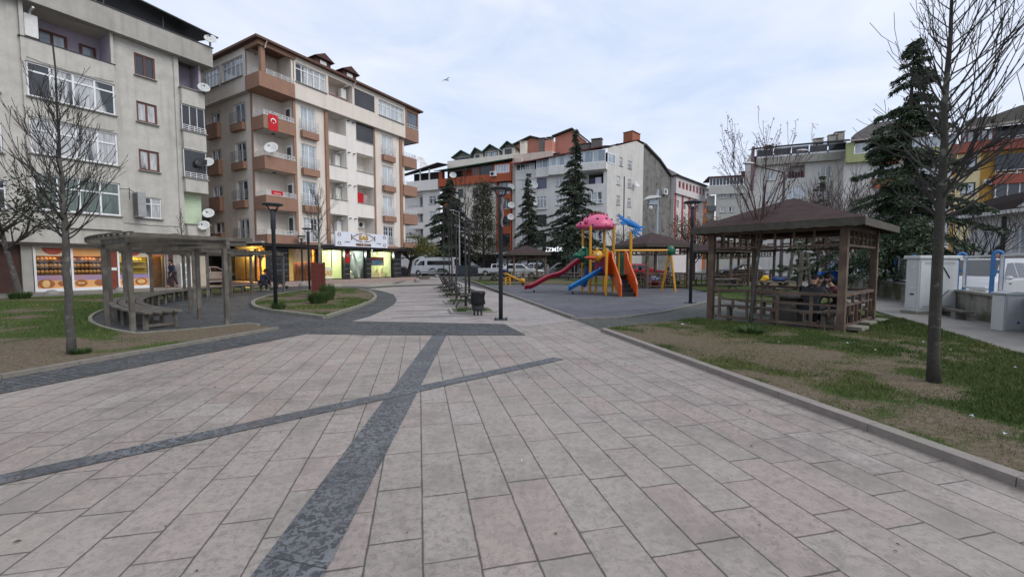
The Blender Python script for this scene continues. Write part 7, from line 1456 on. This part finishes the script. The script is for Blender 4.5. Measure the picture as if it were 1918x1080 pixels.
b = MB(f); b.tube([(.72, -.022, 1.52), (.78, -.022, 1.5), (.86, -.022, 1.38), (.98, -.022, 1.2), (.99, -.022, 1.16)], .018, 5); b.tube([(.73, -.022, .5), (.8, -.022, .6), (.94, -.022, .74), (1.0, -.022, .78)], .012, 5); b.build('scrawl', BKK, root)
g0 = G(1880, 621); f = Fr(g0[0], g0[1], 0, R(-3)); CABG = mat('cabinet_grey', (.36, .385, .40), .5, (.31, .335, .35), 3, streak=.2); root = thing('meter_box', 'small grey meter cabinet with a sloped lid at the right edge', 'utility cabinet', g0); MB(f).box(0, .46, 0, .3, 0, .88).build('body', CABG, root, bevel=.01); b = MB(f); b.extr([(-.03, .882), (.49, .882), (.49, .92), (.23, .96), (-.03, .92)], -.03, .33); b.build('lid', CABG, root); o = MB(f).box(.03, .43, -.012, -.002, .05, .84).build('door', CABG, root); MB(f).box(-.013, -.002, .02, .28, .02, .86).build('lit_side_sheet', CABW, root); MB(f).ell((.3, -.014, .22), .035, .01, .03, 10, 6).build('mark', mat('mark_blue', (.02, .05, .25), .6), o)  # white sheet on the left side paints the light falling there
p0, p1 = fp(-4.4, -.5), fp(-7.3, -.45); root = thing('plank_seat', 'low weathered plank resting on stones along the fence wall', 'plank', (p0[0], p0[1], 0)); MB().bar((p0[0], p0[1], .24), (p1[0], p1[1], .24), .25, .05).build('plank', TIM, root)
for f_ in (.15, .8): q = (p0[0] + (p1[0] - p0[0]) * f_, p0[1] + (p1[1] - p0[1]) * f_); MB(Fr(*q, 0, GA)).box(-.15, .15, -.12, .12, 0, .21).build('support', KERB, root)
# ---- stone half-ball bollards, containers, poles
BOL = mat('bollard_stone', (.26, .245, .225), .9, (.19, .18, .165), 6, bump=.3); bo = None
for i, (px, py, lab) in enumerate(((618.7, 530.5, 'half ball stone bollard before the SAS window, nearest the red pillar'), (669, 528, 'half ball stone bollard before the white draped window'), (712.7, 525, 'half ball stone bollard left of the raised tree bed'), (752, 521.5, 'half ball stone bollard hidden by the trunk of the yellow green tree'), (787, 522, 'half ball stone bollard at the front wheel of the minibus'), (818, 519.5, 'half ball stone bollard by the rear wheel of the minibus'), (781, 528, 'half ball stone bollard on the open paving before the minibus'), (567, 537, 'half ball stone bollard right of the seated man'), (97.5, 556, 'half ball stone bollard before the bakery bread window'), (226, 549.5, 'half ball stone bollard behind the near pergola posts'))):
    g = G(px, py, .0)
    if bo is None: b = MB(); b.lathe((0, 0, 0), [(.27, 0), (.27, .1), (.24, .22), (.17, .31), (.09, .35), (.01, .36)], 16); bo = b.build('stone_bollard', BOL, smooth=True); q = bo
    else: q = dup(bo)
    q.location = g; tag(q, lab, 'bollard', 'half ball stone bollards')
g = G(497, 537); tag(MB(Fr(g[0], g[1], 0, .3)).box(-.35, .35, -.2, .2, 0, .35).build('stone_block', BOL, at=g, bevel=.03), 'low grey stone block on the grass behind the pergola bench', 'block')
def container(label, p, ang, wd, h, m, top=True):
    f = Fr(p[0], p[1], 0, ang); t = thing('waste_container', label, 'container', (p[0], p[1], 0)); b = MB(f); b.extr([(-wd / 2 + .1, .18), (wd / 2 - .1, .18), (wd / 2, h), (-wd / 2, h)], -.45, .45); b.build('body', m, t, bevel=.02)
    if top: MB(f).extr([(-wd / 2 - .03, h + .002), (wd / 2 + .03, h + .002), (wd / 2 - .1, h + .16), (-wd / 2 + .1, h + .16)], -.47, .47).build('lid', m, t)
    for x in (-wd / 2 + .2, wd / 2 - .2): MB(f).tube([(x, -.4, .08), (x, .4, .08)], .08, 8).build('wheel', DARKF, t)
DGB = mat('bin_grey', (.09, .10, .115), .6, (.07, .078, .09), 3); p = D(752, 515, 47.5); container('grey waste container with pale bags on top, beside the shop corner', p, .1, 1.3, 1.15, DGB, False); b = MB()
for x in (-.35, .05, .4): b.ell((p[0] + x, p[1], 1.28), .26, .3, .16)
tag(b.build('rubbish_bags', mat('bag_pale', (.6, .56, .5), .6, (.45, .4, .36), 4), at=(p[0], p[1], 1.15), smooth=True), 'pale rubbish bags heaped on the waste container by the shop', 'rubbish bags'); p = D(868, 515, 56); container('dark grey waste container right of the minibus', p, -.2, 1.6, 1.3, mat('bin_dark', (.05, .06, .075), .6), True)
p = D(1463, 495, 30); t = thing('street_light', 'tall double armed street light behind the big gazebo', 'street light', (p[0], p[1], 0)); b = MB(); zt = CAMH + 170 * 30 / FPX; b.tube([(p[0], p[1], 0), (p[0], p[1], zt)], [.13, .08], 10); b.build('pole', mat('pole_plumgrey', (.10, .085, .085), .6), t)
for (px, py) in ((1503, 282), (1402, 306)):
    q = D(px, py, 30); MB().tube([(p[0], p[1], zt - .05), ((p[0] * .4 + q[0] * .6), p[1], zt + (q[2] - zt) * .55), (q[0] - .3 * (1 if px > 1463 else -1), q[1], q[2])], .055, 7).build('arm', MATS['pole_plumgrey'], t); MB().ell((q[0], q[1], q[2]), .42, .16, .1).build('lamp_head', mat('lamp_shell', (.5, .5, .5), .4), t, smooth=True)
p = D(861, 515, 56); t = thing('silver_pole', 'thin pale metal pole standing right behind the minibus', 'pole', (p[0], p[1], 0)); MB().tube([(p[0], p[1], 0), (p[0], p[1], 8.6)], [.11, .07], 8).build('shaft', mat('pole_silver', (.36, .37, .38), .45, metal=.4), t); MB().tube([(p[0], p[1], 8.55), (p[0] - .9, p[1], 8.8)], .05, 6).build('arm', MATS['pole_silver'], t); MB().ell((p[0] - 1.0, p[1], 8.8), .35, .14, .08).build('lamp_head', MATS['lamp_shell'], t)
p = D(1229, 500, 44); t = thing('camera_mast', 'pale camera mast with a roofed box before the stained flank wall', 'camera mast', (p[0], p[1], 0)); MB().tube([(p[0], p[1], 0), (p[0], p[1], 9.4)], [.16, .11], 10).build('mast', mat('mast_grey', (.36, .40, .46), .5), t); MB().box(p[0] - .95, p[0] - .1, p[1] - .3, p[1] + .3, 7.8, 8.3).build('box', MATS['mast_grey'], t); b = MB(); b.extr([(p[0] - 1.4, 8.31), (p[0] + .25, 8.55), (p[0] - .3, 8.75), (p[0] - 1.0, 8.7)], p[1] - .5, p[1] + .5); b.build('box_roof', UNITW, t); MB().ell((p[0] - .75, p[1] - .1, 7.5), .2, .2, .26).build('dome_camera', UNITW, t, smooth=True)
p = D(1076, 485, 47); t = thing('direction_sign', 'small blue arrow sign on a thin post behind the slides', 'sign', (p[0], p[1], 0)); MB().tube([(p[0], p[1], 0), (p[0], p[1], 2.6)], .04, 6).build('post', STEEL, t); b = MB(); b.extr([(p[0] - .5, 2.2), (p[0] + .5, 2.2), (p[0] + .5, 2.6), (p[0] - .5, 2.6), (p[0] - .72, 2.4)], p[1] - .05, p[1] - .02); o = b.build('plate', mat('sign_blue', (.04, .11, .30), .5), t); MB().bar((p[0] - .4, p[1] - .06, 2.4), (p[0] + .35, p[1] - .06, 2.4), .01, .06).build('arrow', UNITW, o)
# fridge outside the bakery
p = FA(-1.55, -.45, .12); f = FA.sub(-1.55, -.45, .12); t = thing('drinks_fridge', 'white glass fronted drinks fridge standing outside the bakery door', 'fridge', p); MB(f).box(-.3, .3, -.3, .25, 0, 1.55).build('body', WHITEF, t, bevel=.015); o = MB(f).box(-.29, .29, -.34, -.301, .03, 1.42).build('door', WHITEF, t)
for i in range(3): MB(f).box(-.2, .2, -.35, -.341, .1 + i * .45, .46 + i * .45).build('pane', P_BLIND, o)
# litter and a bird
rg = np.random.default_rng(77); b = MB()
for px, py, s_ in ((1278, 607, .12), (1292, 604, .05), (1478, 632, .05), (1590, 642, .09), (1600, 640, .04), (1510, 650, .04), (1640, 655, .05), (1710, 655, .04), (1886, 812, .05), (1730, 640, .05), (1902, 688, .06), (1780, 654, .05), (300, 655, .06), (195, 660, .05), (248, 640, .05), (1020, 845, .015), (1820, 778, .05), (735, 560, .04), (1755, 925, .02), (977, 862, .012), (979, 930, .012), (1460, 640, .05)):
    g = G(px, py, .1 if px > 1130 and py < 830 else .012); f = Fr(g[0], g[1], g[2] - .004, rg.uniform(0, 6)); s_ *= .5; b.fr = f; b.face([(-s_, -s_ * .5, .0), (s_, -s_ * .6, .012), (s_ * .8, s_ * .5, .0), (-s_ * .7, s_ * .6, .02)])
tag(b.build('litter', mat('paper_scrap', (.6, .6, .57), .8, (.4, .45, .5), 3)), kind='stuff')
b = MB()
for i in range(70):
    x, y = rg.uniform(-6, 4), rg.uniform(1.6, 9); s_ = rg.uniform(.008, .022)
    if x > 2.6 - .2 * (y - 9): continue
    b.fr = Fr(x, y, .006, rg.uniform(0, 6)); b.face([(-s_, 0, 0), (0, -s_ * .5, .004), (s_, 0, .0), (0, s_ * .5, .006)])
tag(b.build('fallen_leaves', mat('leaf_litter', (.09, .055, .03), .9, (.05, .045, .04), 3)), kind='stuff')
p = D(836, 150, 60); b = MB(Fr(p[0], p[1], p[2], .4)); b.ell((0, 0, 0), .28, .08, .08); b.tube([(0, 0, 0), (-.15, .35, .18), (-.45, .75, .02)], [.06, .05, .01], 5); b.tube([(0, 0, 0), (.15, -.3, .2), (.35, -.8, .1)], [.06, .05, .01], 5); b.ell((.3, 0, .03), .08, .06, .06); tag(b.build('gull', mat('bird_grey', (.3, .3, .32), .8), at=p, smooth=True), 'small gull gliding high in the sky above the roofs', 'bird')
# ================================================================= VEHICLES
GLASSC = mat('car_glass', (.012, .014, .016), .05, (.022, .025, .028), 1, spec=.7); TYRE = mat('tyre', (.015, .015, .015), .85); RIM = mat('rim', (.38, .38, .38), .35, metal=.7); CHROME = mat('headlamp_clear', (.6, .62, .63), .1, spec=.8); TAIL = mat('tail_lamp', (.28, .012, .012), .25); PLATE = mat('plate_white', (.7, .7, .7), .5); TRIMB = mat('trim_black', (.02, .02, .022), .6)
def paint(n, c): return mat('paint_' + n, c, .28, tuple(x * .93 for x in c), .8, spec=.5, coat=.4)
SPEC = {
 'suv': (4.4, 1.82, [(0, .4), (0, .92), (.06, 1.1)], [(.06, 1.1), (.5, 1.6), (.95, 1.68), (2.35, 1.66), (3.3, 1.1)], [(3.3, 1.1), (4.15, .98), (4.37, .78), (4.4, .4)], (.85, 3.5), .35, [[(.55, 1.16), (.75, 1.5), (1.55, 1.56), (1.55, 1.16)], [(1.63, 1.16), (1.63, 1.56), (2.3, 1.55), (3.0, 1.16)]], (3, 4), (0, 1)),
 'van': (6.7, 2.0, [(0, .42), (0, 1.35)], [(0, 1.35), (.07, 2.45), (.28, 2.62), (5.0, 2.6), (5.3, 2.48), (6.05, 1.42)], [(6.05, 1.42), (6.5, 1.18), (6.68, .9), (6.7, .42)], (1.25, 5.55), .37, [[(.25, 1.5), (.3, 2.1), (4.15, 2.12), (4.15, 1.5)], [(4.55, 1.45), (4.55, 2.1), (5.2, 2.1), (5.75, 1.45)]], (4, 5), (0, 1)),
 'pickup': (5.2, 1.8, [(0, .5), (0, 1.12), (1.75, 1.12)], [(1.75, 1.12), (1.82, 1.68), (3.25, 1.7), (3.95, 1.14)], [(3.95, 1.14), (5.0, 1.04), (5.18, .85), (5.2, .5)], (1.0, 4.25), .38, [[(1.95, 1.17), (1.98, 1.6), (2.55, 1.61), (2.55, 1.17)], [(2.62, 1.17), (2.62, 1.61), (3.2, 1.6), (3.7, 1.17)]], (2, 3), (0, 1)),
 'sedan': (4.5, 1.75, [(0, .36), (0, .85), (.08, .98), (.65, 1.02)], [(.65, 1.02), (1.3, 1.42), (2.5, 1.44), (3.3, .98)], [(3.3, .98), (4.3, .82), (4.48, .62), (4.5, .36)], (.85, 3.6), .32, [[(1.0, 1.05), (1.4, 1.35), (1.95, 1.37), (1.95, 1.05)], [(2.02, 1.05), (2.02, 1.37), (2.45, 1.36), (2.98, 1.05)]], (2, 3), (0, 1)),
 'mpv': (4.4, 1.8, [(0, .4), (0, 1.08)], [(0, 1.08), (.1, 1.74), (.35, 1.83), (2.55, 1.81), (3.42, 1.14)], [(3.42, 1.14), (4.1, 1.0), (4.36, .74), (4.4, .4)], (.8, 3.55), .33, [[(.3, 1.15), (.36, 1.6), (1.15, 1.64), (1.15, 1.15)], [(1.25, 1.13), (1.25, 1.65), (1.95, 1.66), (1.95, 1.13)], [(2.05, 1.13), (2.05, 1.66), (2.5, 1.64), (3.05, 1.2), (3.0, 1.13)]], (3, 4), (0, 1)),
}
def vehicle(kind, name, label, cat, pm, loc, head, group='vehicles parked around the square', name_lamps=True, flip=False):
    Lg, W, rear, cab, front, wx, wr, wins, ws, rw = SPEC[kind]; t = thing(name, label, cat, (0, 0, 0), group); zb = cab[0][1]; zt = max(z for x, z in cab); ins = .2 if kind != 'van' else .14; cx = Lg / 2; h = W / 2; zc = rear[0][1] - .12
    def yw(z): return h - (ins * max(0, (z - zb)) / (zt - zb))
    b = MB(); top = rear + cab[1:] + front[1:]
    def pt(x, z, s): return (x - cx, s * yw(z), z)
    bot = []
    for w in wx:
        r = wr * 1.16; bot.append((w - r, zc))
        for i in range(1, 8): A_ = math.pi * (1 - i / 8); bot.append((w + r * math.cos(A_), zc + max(0, (wr - zc) + r * math.sin(A_))))
        bot.append((w + r, zc))
    loop = [(rear[0][0], zc)] + bot + [(front[-1][0], zc)]
    for s in (-1, 1):
        low = [pt(x, z, s) for x, z in loop] + [pt(x, z, s) for x, z in reversed(rear + front)]
        b.face(low if s < 0 else low[::-1]); up = [pt(x, z, s) for x, z in cab]; b.face(up[::-1] if s < 0 else up)
    sil = [(0, zc)] + top + [(Lg, zc)]
    for (x0, z0), (x1, z1) in zip(sil, sil[1:]): b.face([pt(x0, z0, -1), pt(x0, z0, 1), pt(x1, z1, 1), pt(x1, z1, -1)])
    body = b.build('body', pm, t, bevel=.035); MB().box(-cx + .1, cx - .1, -h + .12, h - .12, zc, zc + .06).build('underbody', TRIMB, t)
    for s in (-1, 1):
        for wpoly in wins:
            b = MB(); q = [(x - cx, s * (yw(z) + .008), z) for x, z in wpoly]; b.face(q if s < 0 else q[::-1]); b.build('side_window', GLASSC, t)
        for w in wx: 
            b = MB(); b.tube([(w - cx, s * (h - .24), wr), (w - cx, s * (h - .02), wr)], [wr, wr], 20); o = b.build('wheel', TYRE, t, bevel=.02); b = MB(); b.tube([(w - cx, s * (h - .03), wr), (w - cx, s * (h - .005), wr)], [wr * .64, wr * .58], 14); b.build('rim', RIM, o)
        if kind != 'van': MB().ell((cab[-1][0] - .4 - cx, s * (h + .08), zb + .06), .1, .09, .075, 10, 6).build('mirror', pm, t, smooth=True)
        else: MB().box(cab[-1][0] - .2 - cx, cab[-1][0] - .05 - cx, s * (h + .12) - .06, s * (h + .12) + .06, 1.5, 1.85).build('mirror', TRIMB, t, bevel=.02)
        zl = front[-2][1]; MB().box(Lg - .3 - cx, Lg - .004 - cx, s * (h - .22) - .18, s * (h - .22) + .2, zl - .02, zl + .14).build('headlight', CHROME, t, bevel=.03); MB().box(-cx - .012, -cx + .12, s * (h - .12) - .1, s * (h - .12) + .11, zb - .35, zb - .08 + (.2 if kind in ('van', 'mpv') else 0)).build('tail_light', TAIL, t, bevel=.02)
        MB().box(-.35 - cx + wx[1] - .6, -.2 - cx + wx[1] - .6, s * (h + .012) - .012, s * (h + .012) + .012, zb - .16, zb - .12).build('door_handle', TRIMB if kind != 'van' else TRIMB, t)
        b = MB(); x0, x1 = wx[0] + wr * 1.25, wx[1] - wr * 1.25; b.box(x0 - cx, x1 - cx, s * h - .012, s * h + .012, zc + .16, zc + .24); b.build('side_trim', TRIMB, t)
    def glassq(i0, i1, off, nm, m0=.1):
        (x0, z0), (x1, z1) = cab[i0], cab[i1]; dx, dz = x1 - x0, z1 - z0; l = math.hypot(dx, dz); nx_, nz = -dz / l * off, dx / l * off
        A0, A1 = (x0 + dx * .08, z0 + dz * .08), (x0 + dx * .92, z0 + dz * .92); b = MB(); b.face([(x - cx + nx_, s * (yw(z) - m0), z + nz) for (x, z), s in ((A0, -1), (A0, 1), (A1, 1), (A1, -1))]); return b.build(nm, GLASSC, t)
    glassq(ws[0], ws[1], .012, 'windscreen'); glassq(rw[0], rw[1], .012, 'rear_window')
    MB().box(-cx - .02, -cx - .002, -.26, .26, zb - .42, zb - .3).build('number_plate', PLATE, t); MB().box(Lg - cx + .002, Lg - cx + .02, -.26, .26, .45, .56).build('number_plate', PLATE, t); MB().box(Lg - cx - .02, Lg - cx + .012, -h * .55, h * .55, .6, .72).build('grille', TRIMB, t)
    if kind == 'pickup': MB().box(-cx + .06, 1.68 - cx, -h + .08, h - .08, 1.1, 1.128).build('bed', TRIMB, t)
    if kind == 'mpv':
        for s in (-1, 1): MB().tube([(.4 - cx, s * .66, 1.86), (2.4 - cx, s * .66, 1.86)], .022, 6).build('roof_rail', TRIMB, t)
    t.location = loc; t.rotation_euler = (0, 0, head); return t
WHITE = paint('white', (.62, .63, .64)); SILV = paint('silver', (.34, .35, .36)); REDC = paint('red', (.40, .022, .035)); GREYC = paint('grey', (.06, .065, .07)); VANW = paint('van_white', (.60, .62, .65))
def at2(px, Y): p = D(px, 500, Y); return (p[0], p[1], 0)
vehicle('van', 'minibus', 'white minibus with dark side windows parked at the far end of the promenade', 'minibus', VANW, at2(815, 60.5), R(166))
vehicle('suv', 'parked_car', 'white estate car behind the railing of the small far gazebo', 'car', WHITE, at2(980, 46), R(-22)); vehicle('pickup', 'pickup_truck', 'white pickup truck with an open bed behind the picnic tables', 'pickup truck', WHITE, at2(934, 56), R(-14)); vehicle('mpv', 'parked_car', 'small white van like car right behind the white estate car', 'car', WHITE, at2(998, 55), R(172))
vehicle('sedan', 'parked_car', 'silver saloon car seen left of the red slide', 'car', SILV, at2(1066, 52), R(170)); vehicle('mpv', 'parked_car', 'silver high roofed car behind the silver saloon', 'car', SILV, at2(1048, 57), R(176)); vehicle('sedan', 'parked_car', 'dark grey car between the minibus and the white pickup', 'car', GREYC, at2(887, 60), R(165)); vehicle('sedan', 'parked_car', 'white car tail just left of the white pickup', 'car', WHITE, at2(892, 64), R(175))
vehicle('suv', 'parked_car', 'red car parked behind the gazebo with the swing beam', 'car', REDC, at2(1204, 41), R(-12)); vehicle('suv', 'parked_car', 'dark car with a pale windscreen seen through the left of the big gazebo', 'car', GREYC, at2(1382, 43), R(185))
vehicle('mpv', 'parked_car', 'white high roofed car behind the blue fence at the right edge', 'car', WHITE, (17.25, 15.35, 0), R(203)); vehicle('sedan', 'parked_car', 'silver saloon seen from behind between the two left blocks', 'car', SILV, at2(391, 32.5), GA)
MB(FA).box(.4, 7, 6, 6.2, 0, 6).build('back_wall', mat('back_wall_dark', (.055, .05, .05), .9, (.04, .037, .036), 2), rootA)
# ================================================================= PEOPLE
SKIN = mat('skin', (.40, .23, .16), .6, (.36, .2, .14), 8); HAIRM = mat('hair_dark', (.014, .011, .010), .7); SHOE = mat('shoe_dark', (.02, .018, .017), .5)
def skinned(name, V, E, Rr, m, par, at, rz, sub=2, root=0):
    c_, s_ = math.cos(rz), math.sin(rz); me = bpy.data.meshes.new(name); me.from_pydata([(x * c_ - y * s_, x * s_ + y * c_, z) for x, y, z in V], E, []); me.materials.append(m); o = bpy.data.objects.new(name, me); col.objects.link(o); o.parent = par
    sk = o.modifiers.new('skin', 'SKIN'); sk.use_smooth_shade = True
    for i, r in enumerate(Rr): me.skin_vertices[0].data[i].radius = (r, r) if not isinstance(r, tuple) else r
    for i in range(len(V)): me.skin_vertices[0].data[i].use_root = i == root
    s2 = o.modifiers.new('sub', 'SUBSURF'); s2.levels = s2.render_levels = sub; return o
def person(label, loc, rz, pose, top, legs, hair='hair', topm_hood=False, scale=1.0, group=None):
    """faces local +y"""
    t = thing('person', label, 'person', (0, 0, 0), group); J = dict(pose)
    def hand(w, f, side):
        """palm, four bent fingers and a thumb"""
        w, f = Vector(w), Vector(f).normalized(); u = f.cross(Vector((0, 0, 1))); u = u.normalized() if u.length > .1 else Vector((1, 0, 0)); n_ = u.cross(f); V, E, Rr = [], [], []; palm = w + f * .075; V += [tuple(palm)]; Rr += [(.03, .017)]
        for i in range(4):
            k = palm + f * .03 + u * (.027 - .018 * i); ln = (.068, .078, .072, .055)[i]; b0 = len(V); V += [tuple(k), tuple(k + f * ln * .55 - n_ * .012), tuple(k + f * ln * .85 - n_ * .04)]; Rr += [.010, .0085, .007]; E += [(0, b0), (b0, b0 + 1), (b0 + 1, b0 + 2)]
        b0 = len(V); k = w + f * .03 + u * .035 * side; V += [tuple(k), tuple(k + f * .035 + u * .02 * side - n_ * .01), tuple(k + f * .065 + u * .018 * side - n_ * .02)]; Rr += [.012, .010, .008]; E += [(0, b0), (b0, b0 + 1), (b0 + 1, b0 + 2)]
        return V, E, Rr
    P_, C_, N_, H_ = [Vector(J[k]) for k in ('pelvis', 'chest', 'neck', 'head')]; fw = Vector(J.get('look', (0, 1, 0))).normalized(); rt = fw.cross(Vector((0, 0, 1))).normalized(); up = (H_ - N_).normalized()
    V = [P_, (P_ + C_) / 2, C_, N_, N_ + up * .07, H_ - up * .02, H_ + up * .09, H_ - up * .07 + fw * .055, H_ - up * .005 + fw * .10, H_ + rt * .078, H_ - rt * .078]; Rr = [(.14, .11), (.12, .095), (.14, .10), (.055), (.052), (.088), (.078), .045, .016, .018, .018]; E = [(0, 1), (1, 2), (2, 3), (3, 4), (4, 5), (5, 6), (5, 7), (5, 8), (5, 9), (5, 10)]
    for s in ('l', 'r'):
        b0 = len(V); S_, El, Wr = Vector(J['sh_' + s]), Vector(J['el_' + s]), Vector(J['wr_' + s]); V += [S_, El, (El + Wr) / 2, Wr]; Rr += [.055, .042, .038, .027]; E += [(2, b0), (b0, b0 + 1), (b0 + 1, b0 + 2), (b0 + 2, b0 + 3)]; hv, he, hr = hand(Wr, Wr - El, 1 if s == 'l' else -1); h0 = len(V); V += hv; Rr += hr; E += [(b0 + 3, h0)] + [(a_ + h0, c_ + h0) for a_, c_ in he]
        b0 = len(V); V += [Vector(J['hip_' + s]), Vector(J['kn_' + s]), Vector(J['an_' + s]), Vector(J['to_' + s])]; Rr += [.085, .06, .042, .035]; E += [(0, b0), (b0, b0 + 1), (b0 + 1, b0 + 2), (b0 + 2, b0 + 3)]
    skinned('body', [tuple(v) for v in V], E, Rr, SKIN, t, loc, rz)
    V, Rr, E = [P_, (P_ + C_) / 2, C_, C_ * .45 + N_ * .55], [(.175, .14), (.165, .135), (.18, .13), (.10, .085)], [(0, 1), (1, 2), (2, 3)]
    for s in ('l', 'r'):
        b0 = len(V); S_, El, Wr = Vector(J['sh_' + s]), Vector(J['el_' + s]), Vector(J['wr_' + s]); V += [S_, El, El * .1 + Wr * .9]; Rr += [.078, .064, .048]; E += [(2, b0), (b0, b0 + 1), (b0 + 1, b0 + 2)]
    skinned('jacket', [tuple(v) for v in V], E, Rr, top, t, loc, rz)
    V, Rr, E = [P_ - Vector((0, 0, .01))], [(.165, .13)], []
    for s in ('l', 'r'):
        b0 = len(V); V += [Vector(J['hip_' + s]), Vector(J['kn_' + s]), Vector(J['kn_' + s]) * .08 + Vector(J['an_' + s]) * .92]; Rr += [.105, .078, .062]; E += [(0, b0), (b0, b0 + 1), (b0 + 1, b0 + 2)]
    skinned('trousers', [tuple(v) for v in V], E, Rr, legs, t, loc, rz)
    for s in ('l', 'r'): A_, T_ = Vector(J['an_' + s]), Vector(J['to_' + s]); skinned('shoe', [tuple(A_ - Vector((0, 0, .02))), tuple(A_ * .5 + T_ * .5 - Vector((0, 0, .015))), tuple(T_ - Vector((0, 0, .005)))], [(0, 1), (1, 2)], [.052, .047, .038], SHOE, t, loc, rz, 1)
    cap = hair != 'hair'; hv = [H_ + up * .05 - fw * .02, H_ + up * .085 - fw * .01, H_ - up * .02 - fw * .05]; hr = [.098, .085, .075]; he = [(0, 1), (0, 2)]
    skinned('cap' if cap else 'hair', [tuple(v) for v in hv] + ([tuple(H_ + up * .045 + fw * .12)] if cap else []), he + ([(0, 3)] if cap else []), hr + ([(.06, .012)] if cap else []), HAIRM if not cap else hair, t, loc, rz)
    if topm_hood: skinned('hood', [tuple(N_ - fw * .06), tuple(N_ - fw * .1 + up * .05), tuple(N_ + rt * .08), tuple(N_ - rt * .08)], [(0, 1), (0, 2), (0, 3)], [.075, .05, .05, .05], top, t, loc, rz)
    t.location = loc; t.scale = (scale,) * 3; return t
def sit(lean=0.0, arms='table', cross=False, look=(0, 1, 0)):
    J = dict(pelvis=(0, 0, .54), chest=(0, .06 + lean, .88), neck=(0, .1 + lean * 1.5, 1.06), head=(0, .14 + lean * 1.7, 1.22), look=look)
    for s, q in (('l', -1), ('r', 1)):
        J['sh_' + s] = (q * .2, .07 + lean, .98); J['hip_' + s] = (q * .1, .06, .52); J['kn_' + s] = (q * .14, .46, .52); J['an_' + s] = (q * .14, .44, .09); J['to_' + s] = (q * .16, .6, .035)
        if arms == 'table': J['el_' + s] = (q * .27, .28 + lean, .80); J['wr_' + s] = (q * .12, .5 + lean, .84)
        else: J['el_' + s] = (q * .26, .16 + lean, .72); J['wr_' + s] = (q * .12, .38 + lean, .66)
    if cross: J['kn_r'] = (.06, .48, .62); J['an_r'] = (-.14, .68, .42); J['to_r'] = (-.2, .84, .40)
    return J
def stand(step=.0):
    J = dict(pelvis=(0, 0, .93), chest=(0, .03, 1.28), neck=(0, .05, 1.47), head=(0, .08, 1.63))
    for s, q in (('l', -1), ('r', 1)): J['sh_' + s] = (q * .2, .03, 1.39); J['el_' + s] = (q * .26, -.04 - q * step * .4, 1.1); J['wr_' + s] = (q * .25, .1 - q * step * .5, .87); J['hip_' + s] = (q * .1, 0, .9); J['kn_' + s] = (q * .1, q * step * .55 + .03, .5); J['an_' + s] = (q * .1, q * step * .9 - .03, .09 + (.06 if q < 0 else 0)); J['to_' + s] = (q * .12, q * step * .9 + .12, .035)
    return J
CBLK = mat('jacket_black', (.014, .014, .016), .85, (.022, .022, .025), 9); CGRY = mat('jacket_grey', (.028, .03, .036), .85, (.02, .021, .026), 9); CMAR = mat('jacket_maroon', (.07, .014, .021), .8, (.05, .011, .016), 9); CNAV = mat('jacket_navy', (.022, .028, .06), .85, (.016, .02, .045), 9); CJEA = mat('trousers_dark', (.02, .022, .028), .9, (.03, .032, .04), 9); CWHT = mat('top_pale', (.5, .46, .42), .85)
gf = Fr(7.78, 11.62, 0, R(39))
def gl(x, y): p = gf(x, y, 0); return (p[0], p[1], 0.0)
person('person in dark grey hooded jacket and black cap, back turned, in the big gazebo', gl(-1.08, -.78), R(39 - 90), sit(.06), CGRY, CJEA, CBLK, True)
person('person in black with a black cap seated across the table in the big gazebo', gl(-.35, -.62), R(39 + 130), sit(.1, look=(.5, .8, 0)), CBLK, CJEA, CBLK, True)
person('person in a maroon jacket seated by the right railing of the big gazebo', gl(-.1, -1.2), R(39 + 12), sit(.1, look=(-.7, .6, 0)), CMAR, CJEA)
g = ring(12.55, 166.6); person('person in a navy jacket sitting cross legged on the far end of the curved bench', (g[0], g[1], -.04), R(-20), sit(.1, 'lap', True), CNAV, CJEA)
p = FA(-2.3, -.75, .12); person('person in dark clothes walking past the bakery door', p, GA + R(100), stand(.24), CNAV, CJEA)
p = D(1196, 520, 31); person('person in black seated at the left railing of the gazebo behind the slides', (p[0], p[1], .0), R(-40), sit(.08), CBLK, CJEA); p = D(1252, 515, 31.5); person('person in a pale top seated in the gazebo behind the swing beam', (p[0], p[1], 0), R(150), sit(.08), CWHT, CJEA)
p = G(527, 541); t = thing('pushchair', 'black folded pushchair beside the seated man on the curved bench', 'pushchair', (p[0], p[1], 0)); f = Fr(p[0], p[1], 0, .4); b = MB(f); b.extr([(-.25, .35), (.2, .3), (.34, .75), (.1, 1.0), (-.2, .95)], -.2, .2); b.build('hood', CBLK, t, bevel=.05); b = MB(f); b.tube([(-.3, .2, .1), (.3, .2, .95), (.42, .2, 1.05)], .02, 6); b.tube([(-.3, -.2, .1), (.3, -.2, .95), (.42, -.2, 1.05)], .02, 6); b.tube([(.42, -.2, 1.05), (.42, .2, 1.05)], .02, 6); b.tube([(.3, .2, .1), (-.2, .2, .5)], .02, 6); b.tube([(.3, -.2, .1), (-.2, -.2, .5)], .02, 6); b.build('frame', METD, t)
for x in (-.3, .3):
    for y in (-.22, .22): MB(f).tube([(x, y - .02, .1), (x, y + .02, .1)], .1, 12).build('wheel', TYRE, t)
